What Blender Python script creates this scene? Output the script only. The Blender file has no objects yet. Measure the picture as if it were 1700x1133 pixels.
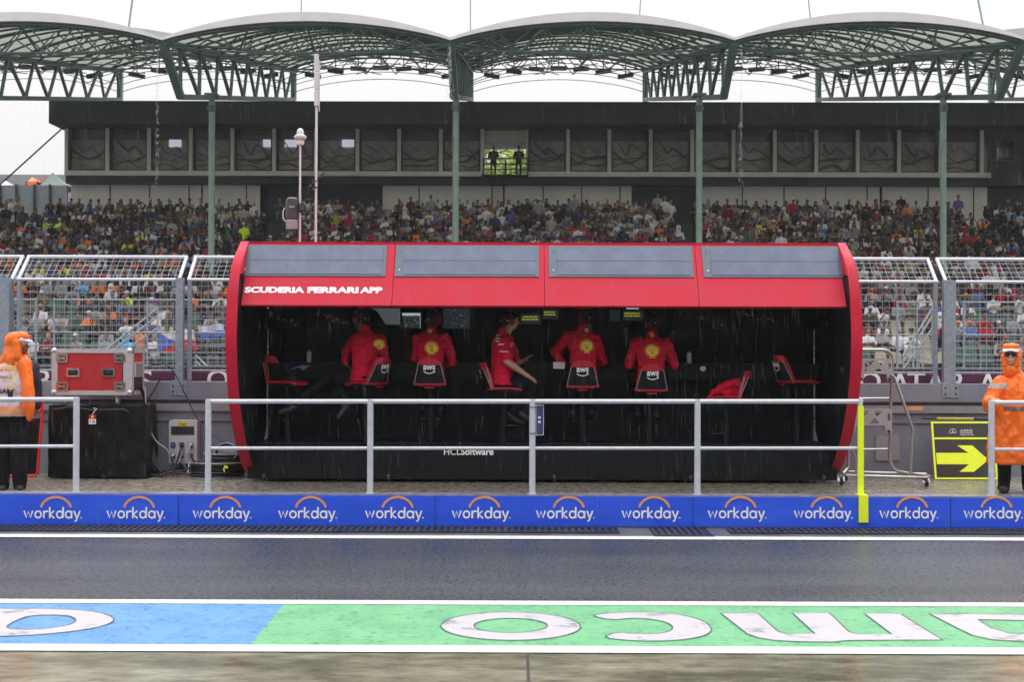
import bpy, bmesh, math, random
import numpy as np
from mathutils import Vector, Matrix, Euler, noise
from mathutils.bvhtree import BVHTree
from mathutils.geometry import tessellate_polygon
R = math.radians
random.seed(7)
sc_ = bpy.context.scene
col = sc_.collection

# ------------------------------------------------------------------ camera
FPX = 2175.0                      # focal length in pixels of the 1700 px wide photograph
HCAM = 2.04
cam_d = bpy.data.cameras.new('camera'); cam = bpy.data.objects.new('camera', cam_d); col.objects.link(cam)
CM = Matrix.Rotation(0.004, 4, 'Z') @ Matrix.Rotation(math.pi/2 + 0.0062, 4, 'X') @ Matrix.Rotation(0.003, 4, 'Z')
cam.matrix_world = Matrix.Translation((0, 0, HCAM)) @ CM
cam_d.sensor_width = 36; cam_d.lens = FPX/1700*36; cam_d.clip_start = 0.1; cam_d.clip_end = 2000
cam_d.dof.use_dof = True; cam_d.dof.focus_distance = 16.2; cam_d.dof.aperture_fstop = 5.0
sc_.camera = cam
C3 = CM.to_3x3()
def ray(px, py): return C3 @ Vector(((px-850)/FPX, -(py-566.5)/FPX, -1))
def W(px, py, Y):                 # the point at depth Y seen at that place
    d = ray(px, py); t = Y/d.y
    return Vector((d.x*t, Y, HCAM + d.z*t))
def G(px, py, Z=0.0):             # the point on a level plane
    d = ray(px, py); t = (Z-HCAM)/d.z
    return Vector((d.x*t, d.y*t, Z))

# ------------------------------------------------------------------ light
world = bpy.data.worlds.new('World'); sc_.world = world; world.use_nodes = True
nt = world.node_tree; bg = nt.nodes['Background']
SUN_EL, SUN_AZ = 62, 200
sky = nt.nodes.new('ShaderNodeTexSky'); sky.sky_type = 'NISHITA'; sky.sun_disc = False
sky.sun_elevation = R(SUN_EL); sky.sun_rotation = R(SUN_AZ); sky.air_density = 2; sky.dust_density = 6
mixw = nt.nodes.new('ShaderNodeMix'); mixw.data_type = 'RGBA'; mixw.inputs[0].default_value = 0.93
nt.links.new(sky.outputs[0], mixw.inputs[6])
cl = nt.nodes.new('ShaderNodeTexNoise'); cl.inputs['Scale'].default_value = 1.6; cl.inputs['Detail'].default_value = 5
rmp = nt.nodes.new('ShaderNodeValToRGB')      # the overcast layer
rmp.color_ramp.elements[0].position = .3; rmp.color_ramp.elements[0].color = (6.55, 6.4, 6.58, 1)
rmp.color_ramp.elements[1].position = .7; rmp.color_ramp.elements[1].color = (6.9, 6.76, 6.92, 1)
nt.links.new(cl.outputs['Fac'], rmp.inputs[0])
tcw = nt.nodes.new('ShaderNodeTexCoord'); sxyz = nt.nodes.new('ShaderNodeSeparateXYZ'); nt.links.new(tcw.outputs['Generated'], sxyz.inputs[0])
sq = nt.nodes.new('ShaderNodeMath'); sq.operation = 'MULTIPLY'; nt.links.new(sxyz.outputs[2], sq.inputs[0]); nt.links.new(sxyz.outputs[2], sq.inputs[1])
ma = nt.nodes.new('ShaderNodeMath'); ma.operation = 'MULTIPLY_ADD'; nt.links.new(sq.outputs[0], ma.inputs[0]); ma.inputs[1].default_value = 2.8; ma.inputs[2].default_value = 1.0
vm = nt.nodes.new('ShaderNodeVectorMath'); vm.operation = 'SCALE'; nt.links.new(rmp.outputs[0], vm.inputs[0]); nt.links.new(ma.outputs[0], vm.inputs['Scale'])   # an overcast sky is brightest overhead
nt.links.new(vm.outputs[0], mixw.inputs[7])
nt.links.new(mixw.outputs[2], bg.inputs['Color']); bg.inputs['Strength'].default_value = 0.1
sun_d = bpy.data.lights.new('sun', 'SUN'); sun_d.energy = 0.8; sun_d.angle = R(40); sun_d.color = (1, .985, .96)
sun = bpy.data.objects.new('sun', sun_d); col.objects.link(sun)
sun.rotation_euler = (R(90-SUN_EL), 0, R(180-SUN_AZ) + math.pi)
sun.location = (0, 0, 40)
sc_.view_settings.view_transform = 'Standard'; sc_.view_settings.look = 'None'
sc_.view_settings.exposure = 0.5; sc_.view_settings.gamma = 1
sc_.cycles.max_bounces = 6; sc_.cycles.diffuse_bounces = 3; sc_.cycles.transparent_max_bounces = 24
sc_.cycles.sample_clamp_indirect = 4
try: sc_.cycles.use_denoising = True
except Exception: pass

# ------------------------------------------------------------------ materials
def N(m, t, **kw):
    n = m.node_tree.nodes.new(t)
    for k, v in kw.items(): setattr(n, k, v)
    return n
def mat(name, c, rough=.6, metal=0, var=.15, scale=6, bump=0, bscale=60, spec=.5, alpha=1, rvar=0, coat=0, stretch=None, emit=None, bdist=.01):
    m = bpy.data.materials.new(name); m.use_nodes = True; t = m.node_tree; L = t.links.new
    b = t.nodes['Principled BSDF']
    b.inputs['Roughness'].default_value = rough; b.inputs['Metallic'].default_value = metal
    b.inputs['Specular IOR Level'].default_value = spec; b.inputs['Alpha'].default_value = alpha
    b.inputs['Coat Weight'].default_value = coat; b.inputs['Coat Roughness'].default_value = .12
    tc = N(m, 'ShaderNodeTexCoord'); src = tc.outputs['Object']
    if stretch:
        mp = N(m, 'ShaderNodeMapping'); mp.inputs['Scale'].default_value = stretch; L(src, mp.inputs[0]); src = mp.outputs[0]
    n = N(m, 'ShaderNodeTexNoise'); n.inputs['Scale'].default_value = scale; n.inputs['Detail'].default_value = 6; n.inputs['Roughness'].default_value = .65
    L(src, n.inputs['Vector'])
    r = N(m, 'ShaderNodeValToRGB'); e = r.color_ramp.elements
    e[0].position = .3; e[1].position = .72
    e[0].color = (*[max(0, x*(1-var)) for x in c], 1); e[1].color = (*[min(1, x*(1+var)) for x in c], 1)
    L(n.outputs['Fac'], r.inputs[0]); L(r.outputs[0], b.inputs['Base Color'])
    if rvar:
        mr = N(m, 'ShaderNodeMapRange'); mr.inputs[1].default_value = .35; mr.inputs[2].default_value = .65
        mr.inputs[3].default_value = max(.02, rough-rvar); mr.inputs[4].default_value = min(1, rough+rvar)
        L(n.outputs['Fac'], mr.inputs[0]); L(mr.outputs[0], b.inputs['Roughness'])
    if bump:
        n2 = N(m, 'ShaderNodeTexNoise'); n2.inputs['Scale'].default_value = bscale; n2.inputs['Detail'].default_value = 4
        L(src, n2.inputs['Vector'])
        bu = N(m, 'ShaderNodeBump'); bu.inputs['Strength'].default_value = bump; bu.inputs['Distance'].default_value = bdist
        L(n2.outputs['Fac'], bu.inputs['Height']); L(bu.outputs[0], b.inputs['Normal'])
    if emit:
        b.inputs['Emission Color'].default_value = (*emit[:3], 1); b.inputs['Emission Strength'].default_value = emit[3]
    return m
def lerp_mat(name, c1, c2, lo, hi, scale=8, rough=.5, stretch=None, bump=.3, bscale=200, rough2=None, detail=8, spec=.5, patch=None):
    """two colours of one surface mixed by a noise with a fairly sharp edge: wear, stains, speckle"""
    m = mat(name, c1, rough=rough, var=0, bump=bump, bscale=bscale, stretch=None, spec=spec); t = m.node_tree; L = t.links.new
    b = t.nodes['Principled BSDF']; tc = N(m, 'ShaderNodeTexCoord'); src = tc.outputs['Object']
    if stretch:
        mp = N(m, 'ShaderNodeMapping'); mp.inputs['Scale'].default_value = stretch; L(src, mp.inputs[0]); src = mp.outputs[0]
    n = N(m, 'ShaderNodeTexNoise'); n.inputs['Scale'].default_value = scale; n.inputs['Detail'].default_value = detail; n.inputs['Roughness'].default_value = .7
    L(src, n.inputs['Vector'])
    r = N(m, 'ShaderNodeValToRGB'); e = r.color_ramp.elements
    e[0].position = lo; e[1].position = hi; e[0].color = (*c1, 1); e[1].color = (*c2, 1)
    L(n.outputs['Fac'], r.inputs[0]); L(r.outputs[0], b.inputs['Base Color'])
    if patch:      # broad damp and dry areas
        mp2 = N(m, 'ShaderNodeMapping'); mp2.inputs['Scale'].default_value = patch[2]; L(tc.outputs['Object'], mp2.inputs[0])
        n4 = N(m, 'ShaderNodeTexNoise'); n4.inputs['Scale'].default_value = 1; n4.inputs['Detail'].default_value = 7; n4.inputs['Roughness'].default_value = .6; L(mp2.outputs[0], n4.inputs['Vector'])
        mr2 = N(m, 'ShaderNodeMapRange'); mr2.inputs[1].default_value = .36; mr2.inputs[2].default_value = .64; mr2.inputs[3].default_value = patch[0]; mr2.inputs[4].default_value = patch[1]; L(n4.outputs['Fac'], mr2.inputs[0])
        v4 = N(m, 'ShaderNodeVectorMath', operation='SCALE'); L(r.outputs[0], v4.inputs[0]); L(mr2.outputs[0], v4.inputs['Scale']); L(v4.outputs[0], b.inputs['Base Color'])
    if rough2 is not None:
        n3 = N(m, 'ShaderNodeTexNoise'); n3.inputs['Scale'].default_value = scale*.21; n3.inputs['Detail'].default_value = 5
        L(src, n3.inputs['Vector'])
        mr = N(m, 'ShaderNodeMapRange'); mr.inputs[1].default_value = .38; mr.inputs[2].default_value = .62
        mr.inputs[3].default_value = rough; mr.inputs[4].default_value = rough2
        L(n3.outputs['Fac'], mr.inputs[0]); L(mr.outputs[0], b.inputs['Roughness'])
    return m

M = {}
M['red'] = mat('red_paint', (.50, .008, .033), .5, var=.08, scale=2.5, spec=.28, coat=0, bump=.05, bscale=30, rvar=.12)
M['red_case'] = mat('red_laminate', (.42, .022, .028), .45, var=.1, bump=.08, bscale=60)
M['red_seat'] = mat('red_plastic', (.5, .012, .035), .35, var=.08)
M['shirt_red'] = mat('red_cloth', (.64, .010, .045), .85, var=.12, scale=9, bump=.8, bscale=13, spec=.15, bdist=.025)
M['black'] = mat('black_panel', (.006, .009, .0105), .55, var=.3, scale=3, spec=.25)
M['black_gloss'] = mat('black_gloss', (.01, .012, .014), .22, var=.3, spec=.4)
M['black_cloth'] = mat('black_cloth', (.011, .012, .014), .9, var=.3, scale=8, bump=.5, bscale=16, spec=.15)
M['rubber'] = mat('rubber', (.012, .012, .013), .5, var=.3)
M['tarp'] = mat('black_tarpaulin', (.005, .0055, .0065), .38, var=.4, scale=4, bump=.6, bscale=7, spec=.3)
M['screen_blue'] = lerp_mat('solar_cell', (.075, .10, .165), (.10, .13, .205), .4, .6, scale=4, rough=.3, bump=.02, spec=.5)
M['panel_frame'] = mat('panel_frame', (.085, .11, .15), .35, var=.1)
M['white'] = mat('white_print', (.93, .93, .94), .55, var=.05)
M['white_cloth'] = mat('white_cloth', (.62, .6, .62), .85, var=.15, scale=10, bump=.3, bscale=20)
M['offwhite'] = mat('offwhite_plastic', (.55, .56, .57), .45, var=.08)
M['rail'] = mat('galvanised_rail', (.56, .58, .64), .4, metal=.1, var=.12, scale=14, bump=.08, bscale=90)
M['alu'] = mat('aluminium', (.55, .56, .58), .35, metal=.8, var=.12, scale=15)
M['chrome'] = mat('chrome', (.6, .58, .56), .22, metal=.95, var=.1)
M['galv'] = mat('galvanised_post', (.27, .32, .38), .45, metal=.3, var=.22, scale=20, bump=.15, bscale=60)
M['wire'] = mat('galvanised_wire', (.33, .37, .39), .4, metal=.4, var=.2, scale=9)
M['neon'] = mat('fluorescent_yellow', (.80, .95, .02), .5, var=.05)
M['orange'] = mat('orange_rainwear', (.90, .165, .012), .42, var=.1, scale=7, bump=.7, bscale=8, spec=.4, bdist=.02)
M['reflect'] = mat('reflective_tape', (.5, .45, .42), .4, var=.15)
M['reflect_wet'] = mat('wet_reflective_band', (.13, .12, .10), .4, var=.2)
M['skin'] = mat('skin', (.52, .27, .19), .55, var=.08, scale=20, spec=.35)
M['skin_dark'] = mat('skin_shadowed_tan', (.2, .085, .05), .55, var=.1, scale=20, spec=.35)  # one even dark tan skin colour
M['hair'] = mat('dark_hair', (.014, .01, .008), .6, var=.4, scale=40, bump=.4, bscale=90)
M['yellow'] = mat('yellow_print', (.95, .74, .08), .6, var=.04)
M['shield'] = mat('shield_yellow', (.95, .74, .10), .6, var=.05)
M['red_print'] = mat('red_print', (.5, .01, .02), .7, var=.05)
M['blue_sock'] = mat('blue_socket', (.045, .06, .33), .4, var=.1)
M['blue_sign'] = mat('navy_sign', (.03, .045, .15), .4, var=.1)
M['blue_light'] = mat('blue_strap', (.16, .27, .62), .6, var=.1)
M['maroon'] = mat('maroon_board', (.11, .022, .06), .5, var=.2, scale=5)
M['asphalt'] = lerp_mat('wet_asphalt', (.012, .0145, .0155), (.105, .120, .118), .40, .66, scale=105, rough=.16, bump=.55, bscale=120, rough2=.42, detail=4, spec=.5, patch=(.62, 1.25, (.16, 1.1, 1)))
M['concrete'] = lerp_mat('wet_concrete_apron', (.10, .097, .066), (.25, .245, .175), .35, .65, scale=6, rough=.04, stretch=(.5, 1.2, 1), bump=.16, bscale=30, rough2=.24, spec=.6, patch=(.6, 1.3, (.5, 1.5, 1)))
M['concrete_wall'] = mat('painted_concrete', (.20, .215, .262), .5, var=.2, scale=2.2, bump=.25, bscale=40, stretch=(1, 1, .5))
M['coping'] = lerp_mat('wet_coping', (.17, .17, .215), (.30, .30, .36), .35, .65, scale=7, rough=.2, bump=.2, bscale=50, rough2=.5)
M['gravel'] = lerp_mat('wet_chip_surface', (.045, .040, .031), (.36, .33, .27), .42, .60, scale=60, rough=.1, bump=.45, bscale=90, rough2=.5, detail=3)
M['kerb_dark'] = lerp_mat('gutter_concrete', (.05, .048, .045), (.17, .17, .15), .35, .65, scale=9, rough=.25, stretch=(.3, 2, 1), bump=.3, rough2=.5)
M['banner'] = lerp_mat('blue_banner', (.016, .075, .70), (.035, .125, .86), .3, .7, scale=1.2, rough=.32, bump=.1, bscale=12, stretch=(.5, 1, 3))
M['arc'] = mat('orange_print', (.72, .32, .13), .5, var=.05)
M['line_white'] = lerp_mat('white_road_paint', (.42, .43, .44), (.80, .79, .80), .30, .42, scale=9, rough=.3, bump=.3, bscale=120)
M['letter_white'] = lerp_mat('worn_letter_paint', (.22, .25, .27), (.52, .50, .52), .37, .45, scale=3.2, rough=.28, bump=.5, bscale=110)
M['letter_edge'] = mat('dark_letter_edge', (.05, .09, .08), .5, var=.4, scale=30)
M['strip_green'] = lerp_mat('worn_green_paint', (.05, .15, .085), (.14, .43, .20), .31, .47, scale=14, rough=.26, bump=.8, bscale=100, rough2=.45)
M['strip_blue'] = lerp_mat('worn_blue_paint', (.04, .09, .17), (.10, .285, .56), .31, .47, scale=14, rough=.26, bump=.8, bscale=100, rough2=.45)
M['green_steel'] = mat('green_steel', (.105, .165, .145), .5, metal=.1, var=.25, scale=1.5)
M['green_dark'] = mat('dark_green_steel', (.035, .055, .048), .6, var=.25, scale=2)
M['green_pale'] = mat('pale_green_post', (.25, .37, .30), .45, var=.2, scale=2)
M['roof_edge'] = mat('roof_fascia', (.62, .62, .61), .6, var=.06, scale=2)
M['bld_dark'] = mat('dark_fascia', (.012, .014, .017), .7, var=.3, scale=.5)
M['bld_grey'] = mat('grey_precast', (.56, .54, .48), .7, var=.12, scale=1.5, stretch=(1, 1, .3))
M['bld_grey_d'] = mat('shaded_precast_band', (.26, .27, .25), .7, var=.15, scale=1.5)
M['bld_white'] = mat('cream_wall', (.62, .60, .54), .7, var=.08, scale=.8, stretch=(1, 1, .4))
M['blind'] = lerp_mat('brown_blind', (.28, .25, .23), (.58, .52, .47), .35, .65, scale=1.2, rough=.6, bump=.1, stretch=(1, 1, .6))  # brown tone of the pit building mirrored in the glass, painted on a board
M['blind_dark'] = mat('dark_blind', (.13, .118, .112), .5, var=.3, scale=1)  # darker parts of the painted window reflection
M['mullion'] = mat('window_frame', (.012, .012, .013), .5, var=.2)
M['tread'] = mat('stand_concrete', (.05, .055, .05), .7, var=.25, scale=1.2)
M['seat_green'] = mat('green_seat', (.035, .09, .06), .45, var=.15)
M['seat_beige'] = mat('beige_seat', (.34, .31, .22), .45, var=.1)
M['ground'] = lerp_mat('track_ground', (.03, .032, .035), (.06, .062, .065), .4, .6, scale=1, rough=.3, bump=.3)
M['cream'] = mat('paper', (.7, .7, .75), .6, var=.03)
M['cable'] = mat('black_cable', (.013, .013, .014), .45, var=.2)
M['cable_white'] = mat('white_cable', (.55, .55, .55), .45, var=.1)
M['lamp'] = mat('lit_strip_lamp', (.6, .6, .6), .4, emit=(.85, .92, 1, .28))
M['sensor'] = mat('white_sensor', (.6, .6, .6), .4, var=.06)
M['camera_grey'] = mat('grey_housing', (.04, .045, .05), .5, var=.2)
M['skin_pink'] = mat('vest_print', (.66, .40, .42), .8, var=.2, scale=14)
M['foliage'] = lerp_mat('sunlit_foliage', (.30, .42, .06), (.58, .72, .2), .35, .65, scale=3, rough=.6, bump=.2)
M['red_tube'] = mat('red_tube', (.8, .02, .02), .4, var=.06)
M['yellow_tape'] = mat('yellow_sticker', (.75, .6, .02), .5, var=.05)
M['brown_skin'] = M['skin_dark']
# glass of the grandstand windows
g = mat('tinted_glass', (.02, .02, .022), .06, var=.1, spec=.5, alpha=.13); M['glass'] = g
# membrane: lets daylight through
mm = bpy.data.materials.new('roof_membrane'); mm.use_nodes = True; t_ = mm.node_tree
t_.nodes.remove(t_.nodes['Principled BSDF'])
d_ = t_.nodes.new('ShaderNodeBsdfDiffuse'); d_.inputs[0].default_value = (.33, .36, .32, 1)
tr = t_.nodes.new('ShaderNodeBsdfTranslucent'); tr.inputs[0].default_value = (.38, .41, .35, 1)
mx = t_.nodes.new('ShaderNodeMixShader'); mx.inputs[0].default_value = .45
t_.links.new(d_.outputs[0], mx.inputs[1]); t_.links.new(tr.outputs[0], mx.inputs[2]); t_.links.new(mx.outputs[0], t_.nodes['Material Output'].inputs[0])
M['membrane'] = mm
M['rain'] = mat('rain_water', (.85, .87, .9), .15, var=.02, alpha=.09)
M['runoff'] = mat('falling_water', (.8, .82, .84), .2, var=.05, alpha=.2)

# ------------------------------------------------------------------ mesh helpers
ORG = {}
def frame(d):
    d = d.normalized(); a = Vector((0, 0, 1)) if abs(d.z) < .9 else Vector((0, 1, 0))
    u = d.cross(a).normalized(); return u, u.cross(d).normalized()
class MB:
    def __init__(s): s.v = []; s.f = []; s.m = []; s.mi = 0; s.smooth = False
    def face(s, idx): s.f.append(tuple(idx)); s.m.append(s.mi)
    def box(s, c, size, rot=None, taper=1.0):
        c = Vector(c); h = [x/2 for x in size]; b = len(s.v)
        rm = rot.to_matrix() if isinstance(rot, Euler) else (rot or Matrix.Identity(3))
        for z in (-1, 1):
            k = taper if z == 1 else 1
            for x, y in ((-1, -1), (1, -1), (1, 1), (-1, 1)):
                s.v.append(c + rm @ Vector((x*h[0]*k, y*h[1]*k, z*h[2])))
        for q in ((0, 3, 2, 1), (4, 5, 6, 7), (0, 1, 5, 4), (1, 2, 6, 5), (2, 3, 7, 6), (3, 0, 4, 7)): s.face([b+i for i in q])
        return s
    def b2(s, lo, hi):
        lo = Vector(lo); hi = Vector(hi); return s.box((lo+hi)/2, [abs(x) for x in (hi-lo)])
    def rbox(s, c, size, r, rot=None, seg=3):
        """a box with its upright-plane (x,z) corners rounded, depth along y"""
        hx, hz = size[0]/2, size[2]/2; pts = []
        for cx, cz, a0 in ((hx-r, hz-r, 0), (-hx+r, hz-r, 90), (-hx+r, -hz+r, 180), (hx-r, -hz+r, 270)):
            for i in range(seg+1):
                a = R(a0+90*i/seg); pts.append((cx+r*math.cos(a), cz+r*math.sin(a)))
        return s.prism(pts, size[1], c, rot)
    def prism(s, pts, depth, c=(0, 0, 0), rot=None, holes=None):
        """polygon given in (x,z), extruded by depth along y, centred on c"""
        loops = [pts]+(holes or []); rm = rot.to_matrix() if isinstance(rot, Euler) else (rot or Matrix.Identity(3)); c = Vector(c)
        tri = tessellate_polygon([[Vector((p[0], p[1], 0)) for p in l] for l in loops])
        flat = [p for l in loops for p in l]; b = len(s.v); n = len(flat)
        for y in (-depth/2, depth/2):
            for p in flat: s.v.append(c + rm @ Vector((p[0], y, p[1])))
        for t in tri:
            s.face((b+t[0], b+t[1], b+t[2])); s.face((b+n+t[2], b+n+t[1], b+n+t[0]))
        o = 0
        for l in loops:
            k = len(l)
            for i in range(k):
                j = (i+1) % k; s.face((b+o+i, b+o+j, b+n+o+j, b+n+o+i))
            o += k
        return s
    def tube(s, pts, r, seg=8, caps=True, closed=False):
        pts = [Vector(p) for p in pts]; n = len(pts); b = len(s.v)
        rr = r if isinstance(r, (list, tuple)) else [r]*n
        u = None
        for i, p in enumerate(pts):
            if closed: d = pts[(i+1) % n]-pts[i-1]
            else: d = pts[min(i+1, n-1)]-pts[max(i-1, 0)]
            if d.length < 1e-9: d = Vector((0, 0, 1))
            if u is None: u, v = frame(d)
            else:
                d.normalize(); u = (u-d*u.dot(d))
                u = u.normalized() if u.length > 1e-6 else frame(d)[0]
                v = d.cross(u)*-1
            for k in range(seg):
                a = 2*math.pi*k/seg; s.v.append(p+(u*math.cos(a)+v*math.sin(a))*rr[i])
        for i in range(n if closed else n-1):
            for k in range(seg):
                a, c2 = b+i*seg, b+((i+1) % n)*seg; k2 = (k+1) % seg
                s.face((a+k, a+k2, c2+k2, c2+k))
        if caps and not closed:
            s.face([b+k for k in range(seg)][::-1]); s.face([b+(n-1)*seg+k for k in range(seg)])
        return s
    def bar(s, a, b_, w, h=None):
        """square bar from a to b"""
        a = Vector(a); b_ = Vector(b_); h = h or w; d = b_-a; u, v = frame(d); b = len(s.v)
        for p in (a, b_):
            for x, y in ((-1, -1), (1, -1), (1, 1), (-1, 1)): s.v.append(p+u*x*w/2+v*y*h/2)
        for q in ((3, 2, 1, 0), (4, 5, 6, 7), (0, 1, 5, 4), (1, 2, 6, 5), (2, 3, 7, 6), (3, 0, 4, 7)): s.face([b+i for i in q])
        return s
    def lathe(s, prof, c, seg=16, axis='Z'):
        c = Vector(c); b = len(s.v)
        for r, z in prof:
            for k in range(seg):
                a = 2*math.pi*k/seg; x, y = r*math.cos(a), r*math.sin(a)
                s.v.append(c+(Vector((x, y, z)) if axis == 'Z' else Vector((x, z, y)) if axis == 'Y' else Vector((z, x, y))))
        for i in range(len(prof)-1):
            for k in range(seg):
                k2 = (k+1) % seg; s.face((b+i*seg+k, b+i*seg+k2, b+(i+1)*seg+k2, b+(i+1)*seg+k))
        s.face([b+k for k in range(seg)][::-1]); s.face([b+(len(prof)-1)*seg+k for k in range(seg)])
        return s
    def ell(s, c, r, rot=None, sub=2):
        bm = bmesh.new(); bmesh.ops.create_icosphere(bm, subdivisions=sub, radius=1); b = len(s.v)
        rm = rot.to_matrix() if isinstance(rot, Euler) else (rot or Matrix.Identity(3)); c = Vector(c)
        for v in bm.verts: s.v.append(c + rm @ Vector((v.co.x*r[0], v.co.y*r[1], v.co.z*r[2])))
        for f in bm.faces: s.face([b+v.index for v in f.verts])
        bm.free(); return s
    def sheet(s, pts): 
        b = len(s.v); s.v += [Vector(p) for p in pts]; s.face(range(b, b+len(pts))); return s
    def poly3(s, loops, fn):
        """flat polygon with holes; fn maps each (x,y) to a point"""
        tri = tessellate_polygon([[Vector((p[0], p[1], 0)) for p in l] for l in loops]); b = len(s.v)
        for l in loops:
            for p in l: s.v.append(Vector(fn(*p)))
        for t in tri: s.face([b+i for i in t])
        return s
    def build(s, name, mats, parent=None, at=None, smooth=None):
        o_ = Vector(at) if at is not None else Vector((0, 0, 0))
        if parent is not None: o_ = ORG.get(parent.name, Vector((0, 0, 0)))
        me = bpy.data.meshes.new(name); me.from_pydata([tuple(p-o_) for p in s.v], [], s.f)
        for m in (mats if isinstance(mats, (list, tuple)) else [mats]): me.materials.append(M[m] if isinstance(m, str) else m)
        me.polygons.foreach_set('material_index', s.m)
        bm = bmesh.new(); bm.from_mesh(me); bmesh.ops.recalc_face_normals(bm, faces=bm.faces); bm.to_mesh(me); bm.free()
        if smooth if smooth is not None else s.smooth: 
            me.polygons.foreach_set('use_smooth', [True]*len(me.polygons))
            try: me.set_sharp_from_angle(angle=R(40))
            except Exception: pass
        me.update()
        ob = bpy.data.objects.new(name, me); col.objects.link(ob)
        if parent is not None: ob.parent = parent; ORG[ob.name] = o_
        else: ob.location = o_; ORG[ob.name] = o_
        return ob
def tag(o, label=None, cat=None, group=None, kind=None):
    if label: o['label'] = label
    if cat: o['category'] = cat
    if group: o['group'] = group
    if kind: o['kind'] = kind
    return o
def root(name, loc, label, cat, group=None, local=False, rz=0):
    o = bpy.data.objects.new(name, None); col.objects.link(o); o.location = loc; o.rotation_euler.z = rz; o.empty_display_size = .2
    ORG[o.name] = Vector((0, 0, 0)) if local else Vector(loc)
    return tag(o, label, cat, group)
def dup(o, parent=None, keep=True):
    kids = [c for c in o.children]; c = o.copy(); col.objects.link(c)
    if parent is not None: c.parent = parent
    for ch in kids: dup(ch, c)
    return c

# lettering: text as flat mesh, upright plane facing -Y (towards the pit buildings)
def text_geo(s, bold=0, space=1.0, extrude=0.0):
    cu = bpy.data.curves.new('t', 'FONT'); cu.body = s; cu.size = 1; cu.offset = bold; cu.space_character = space; cu.resolution_u = 3
    ob = bpy.data.objects.new('t', cu); col.objects.link(ob); bpy.context.view_layer.update()
    me = ob.evaluated_get(bpy.context.evaluated_depsgraph_get()).to_mesh()
    vs = [tuple(v.co) for v in me.vertices]; fs = [tuple(p.vertices) for p in me.polygons]
    bpy.data.objects.remove(ob); bpy.data.curves.remove(cu)
    if not vs: return [], []
    a = np.array(vs); mn = a.min(0); mxx = a.max(0); w = mxx[0]-mn[0]; h = mxx[1]-mn[1]
    return [((x-mn[0])/w, (y-mn[1])/h) for x, y, z in vs], fs
def put_text(mb, s, c, w, h, rot=None, bold=0, space=1.0, shear=0):
    """fit text into a w x h box centred at c; local x right, z up"""
    vs, fs = text_geo(s, bold, space); b = len(mb.v); rm = rot.to_matrix() if isinstance(rot, Euler) else (rot or Matrix.Identity(3)); c = Vector(c)
    for x, y in vs: mb.v.append(c+rm @ Vector(((x-.5)*w+shear*(y-.5)*h, 0, (y-.5)*h)))
    for f in fs: mb.face([b+i for i in f])
    return mb
def stroke(mb, pts, w, fn, depth=0.0):
    """flat ribbon along a polyline; fn maps (x,y,d) to a point"""
    n = len(pts); L = []
    for i, p in enumerate(pts):
        a = Vector(pts[max(i-1, 0)]); c = Vector(pts[min(i+1, n-1)]); d = (c-a); d = d.normalized() if d.length else Vector((1, 0))
        nn = Vector((-d.y, d.x))*w/2; L.append((Vector(p)+nn, Vector(p)-nn))
    b = len(mb.v)
    for q, r_ in L: mb.v.append(Vector(fn(q.x, q.y, depth))); mb.v.append(Vector(fn(r_.x, r_.y, depth)))
    for i in range(n-1): mb.face((b+2*i, b+2*i+1, b+2*i+3, b+2*i+2))
def arcp(cx, cy, rx, ry, a0, a1, n=12): return [(cx+rx*math.cos(R(a0+(a1-a0)*i/n)), cy+ry*math.sin(R(a0+(a1-a0)*i/n))) for i in range(n+1)]

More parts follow.
